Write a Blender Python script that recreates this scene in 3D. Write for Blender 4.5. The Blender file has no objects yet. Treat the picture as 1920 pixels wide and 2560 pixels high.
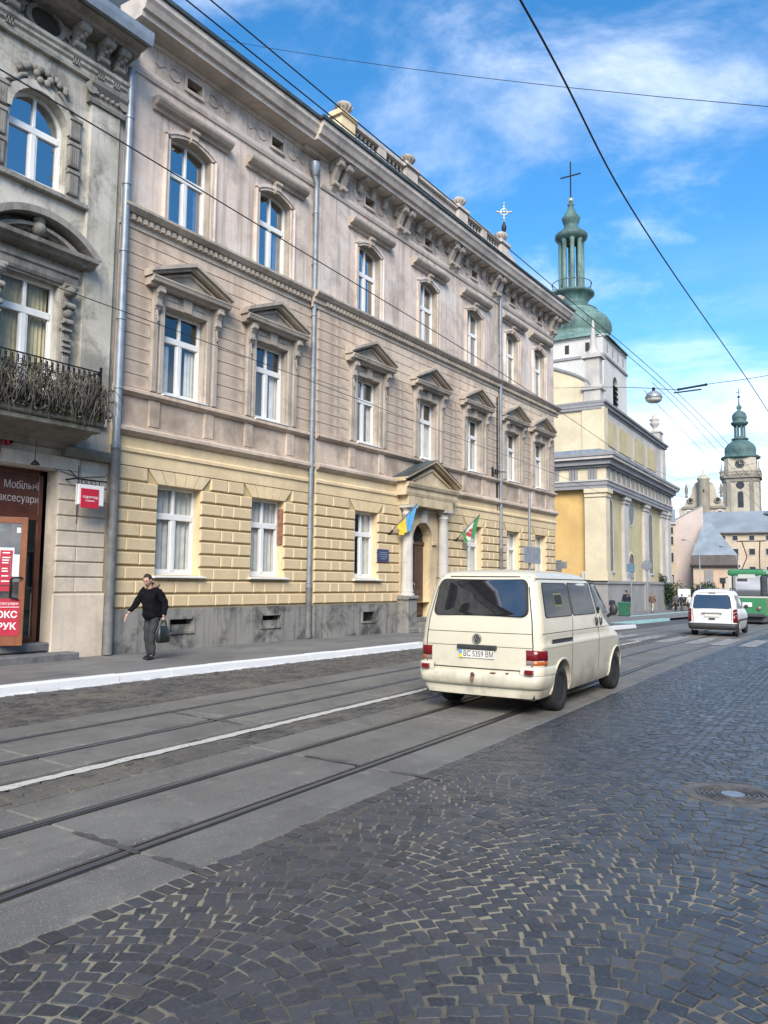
import bpy, bmesh, math, random
from mathutils import Vector, Matrix, noise as mnoise
R_ = math.radians
S = bpy.context.scene
COL = S.collection
RND = random.Random(7)

CLOUD_A = (1.3, 0.4, 0.0); CLOUD_B = (4.2, 2.6, 0.0); CLOUD_C = (0.7, 9.1, 0.0); CLOUD_D = (2.2, 5.5, 0.0)   # where the cloud pattern sits
# ---------------------------------------------------------------- camera
cam_d = bpy.data.cameras.new('camera')
cam_d.sensor_fit = 'VERTICAL'; cam_d.sensor_height = 36.0; cam_d.lens = 27.4416
cam_d.clip_start = 0.1; cam_d.clip_end = 3000
cam = bpy.data.objects.new('camera', cam_d); COL.objects.link(cam)
_r = Vector((0.8196484, 0.57275814, 0.01116266)); _u = Vector((0.04223601, -0.07985168, 0.99591156)); _b = Vector((0.57130781, -0.81582585, -0.08964132))
_m = Matrix((( _r.x, _u.x, _b.x, 0.0), (_r.y, _u.y, _b.y, 0.0), (_r.z, _u.z, _b.z, 1.75), (0, 0, 0, 1)))
cam.matrix_world = _m
S.camera = cam

# ---------------------------------------------------------------- light
SUN_DIR = Vector((0.44, -0.67, 0.60)).normalized()      # towards the veiled sun, behind the camera
sun_d = bpy.data.lights.new('sun', 'SUN'); sun_d.energy = 2.0; sun_d.angle = R_(32); sun_d.color = (1.0, 0.92, 0.80)
sun = bpy.data.objects.new('sun', sun_d); COL.objects.link(sun)
sun.rotation_euler = SUN_DIR.to_track_quat('Z', 'Y').to_euler()
W = bpy.data.worlds.new('World'); S.world = W; W.use_nodes = True
nt = W.node_tree; nt.nodes.clear()
def WN(t, **k):
    n = nt.nodes.new(t)
    for a, v in k.items(): setattr(n, a, v)
    return n
def wmath(op, a, b=None, clamp=False):
    n = WN('ShaderNodeMath', operation=op, use_clamp=clamp)
    for i, v in enumerate((a, b)):
        if v is None: continue
        if isinstance(v, (int, float)): n.inputs[i].default_value = v
        else: nt.links.new(v, n.inputs[i])
    return n.outputs[0]
sky = WN('ShaderNodeTexSky'); sky.sky_type = 'NISHITA'; sky.sun_disc = False
sky.sun_elevation = math.asin(SUN_DIR.z); sky.sun_rotation = math.atan2(SUN_DIR.x, SUN_DIR.y)
sky.air_density = 1.0; sky.dust_density = 0.4; sky.ozone_density = 2.2
hs = WN('ShaderNodeHueSaturation'); hs.inputs['Hue'].default_value = 0.497; hs.inputs['Saturation'].default_value = 1.34; hs.inputs['Value'].default_value = 1.15
nt.links.new(sky.outputs[0], hs.inputs['Color'])
tc = WN('ShaderNodeTexCoord'); sx = WN('ShaderNodeSeparateXYZ'); nt.links.new(tc.outputs['Generated'], sx.inputs[0])
zc = wmath('ADD', wmath('MAXIMUM', sx.outputs[2], 0.0), 0.10)
cx_ = WN('ShaderNodeCombineXYZ'); nt.links.new(wmath('DIVIDE', sx.outputs[0], zc), cx_.inputs[0]); nt.links.new(wmath('DIVIDE', sx.outputs[1], zc), cx_.inputs[1])
def wnoise(scale, detail, rough, off, dist=0.0):
    mp = WN('ShaderNodeMapping'); mp.inputs['Location'].default_value = off; nt.links.new(cx_.outputs[0], mp.inputs[0])
    n = WN('ShaderNodeTexNoise'); n.inputs['Scale'].default_value = scale; n.inputs['Detail'].default_value = detail; n.inputs['Roughness'].default_value = rough; n.inputs['Distortion'].default_value = dist
    nt.links.new(mp.outputs[0], n.inputs['Vector']); return n.outputs[0]
def wramp(v, lo, hi):
    n = WN('ShaderNodeMapRange', interpolation_type='SMOOTHSTEP'); n.inputs[1].default_value = lo; n.inputs[2].default_value = hi
    nt.links.new(v, n.inputs[0]); return n.outputs[0]
big = wnoise(0.62, 3, 0.5, CLOUD_A)
fine = wnoise(2.1, 9, 0.62, CLOUD_B, 0.35)
dens = wmath('ADD', wmath('MULTIPLY', big, 0.62), wmath('MULTIPLY', fine, 0.42))
cl_hi = wramp(dens, 0.515, 0.70)
# low bank of cloud near the horizon, all the way round
low = wramp(sx.outputs[2], 0.42, 0.05)
low_c = wmath('MULTIPLY', wramp(wmath('ADD', wnoise(0.75, 8, 0.58, CLOUD_C, 0.3), wmath('MULTIPLY', low, 0.22)), 0.505, 0.66), low)
cl = wmath('MAXIMUM', wmath('MULTIPLY', cl_hi, 0.90), wmath('MULTIPLY', low_c, 0.96))
shade = wramp(wnoise(1.4, 7, 0.58, CLOUD_D), 0.36, 0.64)
cm = WN('ShaderNodeMixRGB'); cm.inputs[1].default_value = (3.6, 4.3, 5.7, 1); cm.inputs[2].default_value = (7.9, 8.2, 8.8, 1); nt.links.new(shade, cm.inputs[0])
mx = WN('ShaderNodeMixRGB'); nt.links.new(cl, mx.inputs[0]); nt.links.new(hs.outputs[0], mx.inputs[1]); nt.links.new(cm.outputs[0], mx.inputs[2])
bg = WN('ShaderNodeBackground'); bg.inputs['Strength'].default_value = 0.085; nt.links.new(mx.outputs[0], bg.inputs[0])
wo = WN('ShaderNodeOutputWorld'); nt.links.new(bg.outputs[0], wo.inputs[0])
vs = S.view_settings; vs.view_transform = 'Standard'; vs.look = 'None'; vs.gamma = 1.0; vs.use_curve_mapping = False; vs.exposure = 1.45
S.render.engine = 'CYCLES'
S.cycles.use_denoising = True; S.cycles.max_bounces = 7; S.cycles.diffuse_bounces = 3; S.cycles.glossy_bounces = 3; S.cycles.transmission_bounces = 4; S.cycles.transparent_max_bounces = 10
S.cycles.caustics_reflective = False; S.cycles.caustics_refractive = False

# ---------------------------------------------------------------- helpers
def zg(y):
    """height of the street along its length: level, then falling gently away"""
    t = y - 18.0
    return -0.016 * (t * t / (t + 6.0)) if t > 0 else 0.0

class MB:
    def __init__(s): s.v = []; s.f = []; s.m = []; s.sm = []
    def add(s, vs, fs, mi=0, smooth=False):
        o = len(s.v); s.v.extend([tuple(p) for p in vs])
        for f in fs: s.f.append(tuple(i + o for i in f)); s.m.append(mi); s.sm.append(smooth)
        return s
    def box(s, x0, x1, y0, y1, z0, z1, mi=0):
        return s.add([(x0,y0,z0),(x1,y0,z0),(x1,y1,z0),(x0,y1,z0),(x0,y0,z1),(x1,y0,z1),(x1,y1,z1),(x0,y1,z1)],
              [(0,3,2,1),(4,5,6,7),(0,1,5,4),(1,2,6,5),(2,3,7,6),(3,0,4,7)], mi)
    def cbox(s, x0, x1, y0, y1, z0, z1, c, mi=0):
        """box with a chamfer round its +x face"""
        xc = x1 - c
        vs = [(x0,y0,z0),(x0,y1,z0),(x0,y1,z1),(x0,y0,z1),(xc,y0,z0),(xc,y1,z0),(xc,y1,z1),(xc,y0,z1),(x1,y0+c,z0+c),(x1,y1-c,z0+c),(x1,y1-c,z1-c),(x1,y0+c,z1-c)]
        return s.add(vs, [(0,1,5,4),(1,2,6,5),(2,3,7,6),(3,0,4,7),(4,5,9,8),(5,6,10,9),(6,7,11,10),(7,4,8,11),(8,9,10,11)], mi)
    def quad(s, a, b, c, d, mi=0): return s.add([a,b,c,d], [(0,1,2,3)], mi)
    def poly(s, pts, mi=0): return s.add(pts, [tuple(range(len(pts)))], mi)
    def prism(s, pts, fn, a, b, mi=0, caps=True, smooth=False):
        """polygon pts [(i,j)], fn(i,j,t)->xyz swept from t=a to t=b"""
        n = len(pts)
        vs = [fn(i,j,a) for i,j in pts] + [fn(i,j,b) for i,j in pts]
        s.add(vs, [(k,(k+1)%n,n+(k+1)%n,n+k) for k in range(n)], mi, smooth)
        if caps: s.add(vs, [tuple(range(n-1,-1,-1)), tuple(range(n,2*n))], mi)
        return s
    def sweep_y(s, prof, y0, y1, mi=0):            # profile in (x,z), swept along y
        return s.prism(prof, lambda i,j,t: (i,t,j), y0, y1, mi)
    def ext_x(s, prof, x0, x1, mi=0):              # outline in (y,z), thick along x
        return s.prism(prof, lambda i,j,t: (t,i,j), x0, x1, mi)
    def lathe(s, prof, cx=0, cy=0, cz=0, seg=16, mi=0, smooth=True, sq=None):
        """prof [(r,z)], axis z; seg sides"""
        vs = []; n = len(prof)
        for r, z in prof:
            for k in range(seg):
                a = 2*math.pi*(k+0.5)/seg
                rr = r
                if sq: rr = r / max(abs(math.cos(a)), abs(math.sin(a)))**sq
                vs.append((cx+rr*math.cos(a), cy+rr*math.sin(a), cz+z))
        fs = [(i*seg+k, i*seg+(k+1)%seg, (i+1)*seg+(k+1)%seg, (i+1)*seg+k) for i in range(n-1) for k in range(seg)]
        s.add(vs, fs, mi, smooth)
        s.add(vs[:seg], [tuple(range(seg-1,-1,-1))], mi); s.add(vs[-seg:], [tuple(range(seg))], mi)
        return s
    def tube(s, pts, r, seg=8, mi=0, caps=True, smooth=True):
        pts = [Vector(p) for p in pts]; n = len(pts); vs = []
        rr = r if isinstance(r, (list, tuple)) else [r]*n
        up = None
        for i, p in enumerate(pts):
            d = (pts[min(i+1,n-1)] - pts[max(i-1,0)]).normalized()
            if up is None:
                up = Vector((0,0,1)) if abs(d.z) < 0.9 else Vector((1,0,0))
            a = d.cross(up); 
            if a.length < 1e-5: a = d.orthogonal()
            a.normalize(); b = a.cross(d).normalized(); up = b
            for k in range(seg):
                t = 2*math.pi*k/seg; vs.append(p + a*math.cos(t)*rr[i] + b*math.sin(t)*rr[i])
        s.add(vs, [(i*seg+k, i*seg+(k+1)%seg, (i+1)*seg+(k+1)%seg, (i+1)*seg+k) for i in range(n-1) for k in range(seg)], mi, smooth)
        if caps: s.add(vs[:seg], [tuple(range(seg-1,-1,-1))], mi); s.add(vs[-seg:], [tuple(range(seg))], mi)
        return s
    def sphere(s, c, r, seg=12, rings=8, mi=0, sc=(1,1,1)):
        prof = [(max(1e-4, r*math.sin(math.pi*i/rings)), -r*math.cos(math.pi*i/rings)) for i in range(rings+1)]
        vs = []
        for q, z in prof:
            for k in range(seg):
                a = 2*math.pi*k/seg; vs.append((c[0]+q*math.cos(a)*sc[0], c[1]+q*math.sin(a)*sc[1], c[2]+z*sc[2]))
        return s.add(vs, [(i*seg+k, i*seg+(k+1)%seg, (i+1)*seg+(k+1)%seg, (i+1)*seg+k) for i in range(rings) for k in range(seg)], mi, True)
    def rot_z(s, ang, c=(0,0)):
        ca, sa = math.cos(ang), math.sin(ang)
        s.v = [(c[0]+(x-c[0])*ca-(y-c[1])*sa, c[1]+(x-c[0])*sa+(y-c[1])*ca, z) for x,y,z in s.v]; return s
    def move(s, dx, dy, dz): s.v = [(x+dx,y+dy,z+dz) for x,y,z in s.v]; return s
    def fall(s): s.v = [(x,y,z+zg(y)) for x,y,z in s.v]; return s
    def mesh(s, name, mats, fix=True):
        me = bpy.data.meshes.new(name); me.from_pydata(s.v, [], s.f)
        for m in (mats if isinstance(mats, (list, tuple)) else [mats]): me.materials.append(m)
        if len(me.polygons):
            me.polygons.foreach_set('material_index', s.m); me.polygons.foreach_set('use_smooth', s.sm)
        if fix:
            bm = bmesh.new(); bm.from_mesh(me)
            bmesh.ops.recalc_face_normals(bm, faces=bm.faces); bm.to_mesh(me); bm.free()
        me.update(); return me
    def build(s, name, mats, parent=None, kind=None, loc=None, fix=True, bevel=0.0):
        me = s.mesh(name, mats, fix)
        return link(name, me, parent, kind, loc, bevel)

def link(name, me, parent=None, kind=None, loc=None, bevel=0.0):
    o = bpy.data.objects.new(name, me); COL.objects.link(o)
    if parent is not None: o.parent = parent
    if loc is not None: o.location = loc
    if kind: o['kind'] = kind
    if bevel > 0:
        b = o.modifiers.new('bevel', 'BEVEL'); b.width = bevel; b.segments = 2; b.limit_method = 'ANGLE'; b.angle_limit = R_(40)
    return o
def thing(name, label, cat, loc=(0,0,0), rz=0.0, group=None):
    o = bpy.data.objects.new(name, None); COL.objects.link(o); o.empty_display_size = 0.2
    o.location = loc; o.rotation_euler = (0,0,rz); o['label'] = label; o['category'] = cat
    if group: o['group'] = group
    return o
def tag(o, label, cat, group=None):
    o['label'] = label; o['category'] = cat
    if group: o['group'] = group
    return o
def evaluated(me_obj):
    dg = bpy.context.evaluated_depsgraph_get(); dg.update()
    me = bpy.data.meshes.new_from_object(me_obj.evaluated_get(dg)); return me
def arc_pts(ya, yb, zs, rise, n=10):
    """points of a segmental arch from (ya,zs) over to (yb,zs)"""
    w = (yb-ya)/2
    if rise >= w - 1e-6:
        return [((ya+yb)/2 - w*math.cos(math.pi*i/n), zs + rise*math.sin(math.pi*i/n)) for i in range(n+1)]
    r = (w*w + rise*rise)/(2*rise); a0 = math.asin(w/r)
    return [((ya+yb)/2 + r*math.sin(-a0 + 2*a0*i/n), zs + rise - r + r*math.cos(-a0 + 2*a0*i/n)) for i in range(n+1)]
def wall(mb, y0, y1, z0, z1, p, ops, depth, mi=0, mir=None):
    """wall plane at x=p with openings (ya,yb,za,zb,rise) and reveals going in by depth"""
    mir = mi if mir is None else mir
    ys = sorted({y0, y1, *[o[0] for o in ops], *[o[1] for o in ops]}); zs = sorted({z0, z1, *[o[2] for o in ops], *[o[3]+o[4] for o in ops]})
    ys = [y for y in ys if y0 <= y <= y1]; zs = [z for z in zs if z0 <= z <= z1]
    for a, b in zip(ys, ys[1:]):
        for c, d in zip(zs, zs[1:]):
            my, mz = (a+b)/2, (c+d)/2
            if any(o[0] < my < o[1] and o[2] < mz < o[3]+o[4] for o in ops): continue
            mb.quad((p,a,c),(p,b,c),(p,b,d),(p,a,d), mi)
    for ya, yb, za, zb, rise in ops:
        q = p - depth
        mb.quad((p,ya,za),(q,ya,za),(q,ya,zb),(p,ya,zb), mir); mb.quad((p,yb,za),(q,yb,za),(q,yb,zb),(p,yb,zb), mir)
        mb.quad((p,ya,za),(q,ya,za),(q,yb,za),(p,yb,za), mir)
        if rise <= 0: mb.quad((p,ya,zb),(q,ya,zb),(q,yb,zb),(p,yb,zb), mir)
        else:
            ar = arc_pts(ya, yb, zb, rise); zt = zb + rise
            for (a, za_), (b, zb_) in zip(ar, ar[1:]):
                mb.quad((p,a,za_),(q,a,za_),(q,b,zb_),(p,b,zb_), mir)
                mb.quad((p,a,za_),(p,b,zb_),(p,b,zt),(p,a,zt), mi)

# ---------------------------------------------------------------- materials
def new_mat(name):
    m = bpy.data.materials.new(name); m.use_nodes = True
    t = m.node_tree; b = t.nodes['Principled BSDF']; return m, t, b
def _noise(t, vec, scale, detail=5, rough=0.55, dist=0.0):
    n = t.nodes.new('ShaderNodeTexNoise'); n.inputs['Scale'].default_value = scale; n.inputs['Detail'].default_value = detail
    n.inputs['Roughness'].default_value = rough; n.inputs['Distortion'].default_value = dist
    t.links.new(vec, n.inputs['Vector']); return n.outputs[0]
def _map(t, vec, sc=(1,1,1), loc=(0,0,0)):
    n = t.nodes.new('ShaderNodeMapping'); n.inputs['Scale'].default_value = sc; n.inputs['Location'].default_value = loc
    t.links.new(vec, n.inputs[0]); return n.outputs[0]
def _range(t, v, lo, hi, a=0.0, b=1.0):
    n = t.nodes.new('ShaderNodeMapRange'); n.inputs[1].default_value = lo; n.inputs[2].default_value = hi; n.inputs[3].default_value = a; n.inputs[4].default_value = b
    n.interpolation_type = 'SMOOTHSTEP'; t.links.new(v, n.inputs[0]); return n.outputs[0]
def _mix(t, f, a, b, mode='MIX'):
    n = t.nodes.new('ShaderNodeMixRGB'); n.blend_type = mode
    for i, v in enumerate((f, a, b)):
        if isinstance(v, (int, float)): n.inputs[i].default_value = v
        elif isinstance(v, tuple): n.inputs[i].default_value = (*v[:3], 1)
        else: t.links.new(v, n.inputs[i])
    return n.outputs[0]
def _coord(t, obj=True):
    c = t.nodes.new('ShaderNodeTexCoord'); return c.outputs['Object']
def _bump(t, b, h, strength, dist=0.02):
    n = t.nodes.new('ShaderNodeBump'); n.inputs['Strength'].default_value = strength; n.inputs['Distance'].default_value = dist
    t.links.new(h, n.inputs['Height']); t.links.new(n.outputs[0], b.inputs['Normal'])
def plain(name, col, rough=0.6, metal=0.0, var=0.12, scale=6.0, bump=0.0, spec=None, coat=0.0):
    m, t, b = new_mat(name); v = _coord(t)
    n = _noise(t, v, scale, 6, 0.6)
    lo = tuple(c*(1-var) for c in col); hi = tuple(min(1, c*(1+var)) for c in col)
    t.links.new(_mix(t, _range(t, n, 0.3, 0.7), lo, hi), b.inputs['Base Color'])
    b.inputs['Roughness'].default_value = rough; b.inputs['Metallic'].default_value = metal
    if spec is not None: b.inputs['Specular IOR Level'].default_value = spec
    if coat: b.inputs['Coat Weight'].default_value = coat; b.inputs['Coat Roughness'].default_value = 0.08
    if bump: _bump(t, b, _noise(t, v, scale*6, 5, 0.6), bump, 0.01)
    return m
def plaster(name, col, dirt=(0.16,0.145,0.13), dirt_amt=0.5, pale=None, pale_amt=0.4, streak=0.35, bump=0.25, rough=0.92, scale=1.0, thr=0.5, bands=()):
    """weathered lime plaster: mottling, pale repairs, dirt blotches, rain streaks, blackened bands at given heights (stains of their own)"""
    m, t, b = new_mat(name); v = _coord(t)
    base = _mix(t, _range(t, _noise(t, v, 0.7*scale, 6, 0.6), 0.3, 0.7), tuple(c*0.86 for c in col), tuple(min(1,c*1.12) for c in col))
    base = _mix(t, _range(t, _noise(t, v, 9*scale, 5, 0.65), 0.35, 0.75, 0, 0.35), base, tuple(c*0.72 for c in col))
    if pale: base = _mix(t, _range(t, _noise(t, _map(t, v, (1,1,1), (3.1,7.7,1.3)), 0.55*scale, 7, 0.62, 0.4), thr, thr+0.16, 0, pale_amt), base, pale)
    d1 = _range(t, _noise(t, _map(t, v, (1,1,1), (11,2,5)), 0.8*scale, 8, 0.68, 0.5), 0.46, 0.66, 0, dirt_amt)
    base = _mix(t, d1, base, dirt)
    st = _range(t, _noise(t, _map(t, v, (3.2,3.2,0.16), (1,9,2)), 1.6*scale, 6, 0.6), 0.48, 0.70, 0, streak)
    base = _mix(t, st, base, dirt)
    if bands:
        sp = t.nodes.new('ShaderNodeSeparateXYZ'); t.links.new(v, sp.inputs[0])
        for zlo, zhi, amt in bands:                # damp soot line: soft between zlo and zhi, broken by noise
            a1 = _range(t, sp.outputs[2], zlo, (zlo+zhi)/2); a2 = _range(t, sp.outputs[2], zhi, (zlo+zhi)/2)
            mu = t.nodes.new('ShaderNodeMath'); mu.operation = 'MULTIPLY'; t.links.new(a1, mu.inputs[0]); t.links.new(a2, mu.inputs[1])
            nn = _range(t, _noise(t, _map(t, v, (1,1,0.6), (4,4,zlo)), 1.1, 7, 0.65), 0.38, 0.66, 0, amt)
            mu2 = t.nodes.new('ShaderNodeMath'); mu2.operation = 'MULTIPLY'; t.links.new(mu.outputs[0], mu2.inputs[0]); t.links.new(nn, mu2.inputs[1])
            base = _mix(t, mu2.outputs[0], base, dirt)
    t.links.new(base, b.inputs['Base Color']); b.inputs['Roughness'].default_value = rough; b.inputs['Specular IOR Level'].default_value = 0.25
    _bump(t, b, _noise(t, v, 14*scale, 8, 0.7), bump, 0.02)
    return m
def grazing(t, refl, k=1.0):
    """mirror share of a pane: refl head on, rising towards grazing view, the same from both sides"""
    lw = t.nodes.new('ShaderNodeLayerWeight'); lw.inputs['Blend'].default_value = 0.5
    pw = t.nodes.new('ShaderNodeMath'); pw.operation = 'POWER'; pw.inputs[1].default_value = 3.5; t.links.new(lw.outputs['Facing'], pw.inputs[0])
    ad = t.nodes.new('ShaderNodeMath'); ad.operation = 'ADD'; ad.use_clamp = True; ad.inputs[1].default_value = refl; mk = t.nodes.new('ShaderNodeMath'); mk.operation = 'MULTIPLY'; mk.inputs[1].default_value = k; t.links.new(pw.outputs[0], mk.inputs[0]); t.links.new(mk.outputs[0], ad.inputs[0]); return ad
def glass_mat(name, tint=(0.02,0.025,0.03), refl=0.35, rough=0.02):
    """window pane: mirror on top of a clear view into the room"""
    m, t, b = new_mat(name); t.nodes.remove(b)
    out = t.nodes['Material Output']
    g = t.nodes.new('ShaderNodeBsdfGlossy'); g.inputs['Roughness'].default_value = rough; g.inputs['Color'].default_value = (0.95,0.97,1,1)
    tr = t.nodes.new('ShaderNodeBsdfTransparent'); tr.inputs['Color'].default_value = (*tint,1)
    ad = grazing(t, refl)
    v = _coord(t); bp = t.nodes.new('ShaderNodeBump'); bp.inputs['Strength'].default_value = 0.05; bp.inputs['Distance'].default_value = 0.05
    t.links.new(_noise(t, v, 1.3, 2, 0.5), bp.inputs['Height']); t.links.new(bp.outputs[0], g.inputs['Normal'])
    mx = t.nodes.new('ShaderNodeMixShader'); t.links.new(ad.outputs[0], mx.inputs[0]); t.links.new(tr.outputs[0], mx.inputs[1]); t.links.new(g.outputs[0], mx.inputs[2])
    t.links.new(mx.outputs[0], out.inputs[0]); return m
def flat_tint(name, col, rough=0.5, metal=0.0): return plain(name, col, rough, metal, 0.04, 3.0)

M = {}
M['white_frame'] = plain('white_window_paint', (0.78,0.78,0.76), 0.4, 0, 0.05, 3, 0.05)
M['glass'] = glass_mat('window_glass', (0.86,0.88,0.88), 0.12)
M['glass_sky'] = glass_mat('upper_window_glass', (0.5,0.52,0.55), 0.42)
M['room'] = plain('dark_room', (0.035,0.033,0.03), 0.9)
M['curtain'] = plain('net_curtain', (0.80,0.79,0.75), 0.9, 0, 0.1, 4)
M['zinc'] = plain('zinc_pipe', (0.25,0.285,0.32), 0.45, 0.3, 0.18, 3, 0.05)
M['pipe_dark'] = plain('grey_painted_pipe', (0.15,0.15,0.15), 0.6, 0, 0.25, 4, 0.1)
M['tin_dark'] = plain('dark_tin_sheet', (0.07,0.09,0.095), 0.5, 0.3, 0.3, 2, 0.05)
M['iron'] = plain('black_iron', (0.025,0.025,0.027), 0.5, 0.6, 0.3, 12)
M['black'] = plain('black_rubber', (0.018,0.018,0.018), 0.75, 0, 0.2, 10, 0.1)
# ================================================================ the ground
def railx(y): return -5.13 - 0.0612*y            # inner edge of the nearer track's left rail
def frx(y): return -7.97 - 0.0640*y              # far track's left rail
def edgeN(y): return -3.52 - 0.0620*y            # right edge of the concrete bed
def edgeNL(y): return -5.62 - 0.0680*y
def edgeFR(y): return -6.40 - 0.0640*y
def edgeF(y): return -8.64 - 0.0612*y
KERB = -11.42
YS = [-40, -20, -8, -2, 2, 5, 8, 12, 16, 18, 20, 22, 24, 26, 28, 31, 35, 40, 46, 54, 64, 76, 90, 110, 140, 180, 240, 330, 450]

def strip(xa, xb, dz, ys, mb=None, mi=0):
    mb = mb or MB()
    fa = xa if callable(xa) else (lambda y: xa); fb = xb if callable(xb) else (lambda y: xb)
    for a, b in zip(ys, ys[1:]):
        mb.quad((fa(a),a,zg(a)+dz),(fb(a),a,zg(a)+dz),(fb(b),b,zg(b)+dz),(fa(b),b,zg(b)+dz), mi)
    return mb

# terrain under everything
m, t, b = new_mat('earth'); v = _coord(t)
t.links.new(_mix(t, _noise(t, v, 0.2, 6), (0.07,0.07,0.065), (0.11,0.105,0.095)), b.inputs['Base Color']); b.inputs['Roughness'].default_value = 0.9
M['earth'] = m
strip(-900, 900, -0.22, [-400] + YS + [900], None).build('ground', M['earth'], kind='structure')

# asphalt carriageway below all paving
m, t, b = new_mat('asphalt'); v = _coord(t)
c = _mix(t, _range(t, _noise(t, v, 0.5, 7, 0.62), 0.35, 0.68), (0.055,0.055,0.056), (0.095,0.093,0.09))
c = _mix(t, _range(t, _noise(t, v, 60, 2), 0.55, 0.75, 0, 0.5), c, (0.17,0.165,0.155))
t.links.new(c, b.inputs['Base Color']); b.inputs['Roughness'].default_value = 0.62; _bump(t, b, _noise(t, v, 90, 3), 0.4, 0.006); M['asphalt'] = m
road = strip(KERB-14, 40, -0.035, YS).build('road', M['asphalt'], kind='structure')

# sandy bed between the setts
m, t, b = new_mat('sand_joint'); v = _coord(t)
j = _range(t, _noise(t, v, 0.55, 5, 0.6), 0.40, 0.60)
sp = t.nodes.new('ShaderNodeSeparateXYZ'); t.links.new(v, sp.inputs[0])
fade = _range(t, sp.outputs[1], 9.0, 4.0)
mu = t.nodes.new('ShaderNodeMath'); mu.operation = 'MULTIPLY'; t.links.new(j, mu.inputs[0]); t.links.new(fade, mu.inputs[1])
c = _mix(t, mu.outputs[0], _mix(t, _noise(t, v, 3, 5), (0.055,0.052,0.045), (0.12,0.11,0.085)), _mix(t, _noise(t, v, 12, 6, 0.7), (0.19,0.168,0.12), (0.37,0.33,0.24)))
t.links.new(c, b.inputs['Base Color']); b.inputs['Roughness'].default_value = 0.95; _bump(t, b, _noise(t, v, 40, 6, 0.7), 0.7, 0.01); M['sand'] = m
bed = strip(edgeN, 9.0, -0.0045, YS[:21]).build('cobbled_road', M['sand'], kind='structure')

def sett_mat(name, dark, light, rough, dust=None):
    m, t, b = new_mat(name); v = _coord(t)
    g = t.nodes.new('ShaderNodeNewGeometry'); oi = t.nodes.new('ShaderNodeObjectInfo')
    ad = t.nodes.new('ShaderNodeMath'); ad.operation = 'ADD'; t.links.new(g.outputs['Random Per Island'], ad.inputs[0]); t.links.new(oi.outputs['Random'], ad.inputs[1])
    fr = t.nodes.new('ShaderNodeMath'); fr.operation = 'FRACT'; t.links.new(ad.outputs[0], fr.inputs[0])
    c = _mix(t, fr.outputs[0], dark, light)
    warm = t.nodes.new('ShaderNodeMath'); warm.operation = 'GREATER_THAN'; warm.inputs[1].default_value = 0.955; t.links.new(fr.outputs[0], warm.inputs[0])
    wm = t.nodes.new('ShaderNodeMath'); wm.operation = 'MULTIPLY'; wm.inputs[1].default_value = 0.45; t.links.new(warm.outputs[0], wm.inputs[0])
    c = _mix(t, wm.outputs[0], c, (0.085,0.068,0.055))
    gp = g.outputs['Position']
    c = _mix(t, _range(t, _noise(t, gp, 45, 6, 0.7), 0.45, 0.75, 0, 0.55), c, tuple(x*1.9 for x in light))
    if dust: c = _mix(t, _range(t, _noise(t, gp, 1.4, 6, 0.6), 0.42, 0.68, 0, 0.75), c, dust)
    t.links.new(c, b.inputs['Base Color'])
    t.links.new(_range(t, _noise(t, gp, 5, 5), 0.3, 0.7, rough-0.08, rough+0.12), b.inputs['Roughness'])
    b.inputs['Specular IOR Level'].default_value = 0.42; _bump(t, b, _noise(t, gp, 70, 6, 0.7), 0.45, 0.005); return m
M['sett'] = sett_mat('basalt_sett', (0.029,0.032,0.037), (0.056,0.060,0.068), 0.36)
M['sett_old'] = sett_mat('dusty_old_sett', (0.045,0.043,0.042), (0.10,0.095,0.088), 0.62, (0.15,0.135,0.11))

def sett_verts(cx, cy, ang, w, l, rnd, h=0.0):
    """one split stone: rough four sided top with worn edges, sides going down into the bed"""
    ca, sa = math.cos(ang), math.sin(ang); tilt = (rnd.uniform(-.03,.03), rnd.uniform(-.03,.03)); dz = rnd.uniform(-.004,.003) + h
    base = [(-w/2,-l/2),(w/2,-l/2),(w/2,l/2),(-w/2,l/2)]
    base = [(x+rnd.uniform(-.07,.07)*w, y+rnd.uniform(-.07,.07)*l) for x, y in base]
    # eight sided outline: corners knocked off unevenly
    out = []
    for i in range(4):
        p, q, r = base[i-1], base[i], base[(i+1)%4]
        k1, k2 = rnd.uniform(.04,.15), rnd.uniform(.04,.15)
        out.append((q[0]+(p[0]-q[0])*k1, q[1]+(p[1]-q[1])*k1)); out.append((q[0]+(r[0]-q[0])*k2, q[1]+(r[1]-q[1])*k2))
    vs = []
    for sc, z in ((1.0,-.035),(1.0,-.0016),(0.92,0.0012)):
        for x, y in out:
            x2, y2 = x*sc, y*sc; zz = z + dz + (x2*tilt[0] + y2*tilt[1] if z > -.03 else 0)
            vs.append((cx+x2*ca-y2*sa, cy+x2*sa+y2*ca, zz+zg(cy)))
    return vs
SETT_F = [(i,(i+1)%8,8+(i+1)%8,8+i) for i in range(8)] + [(8+i,8+(i+1)%8,16+(i+1)%8,16+i) for i in range(8)] + [tuple(range(16,24))]

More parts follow.
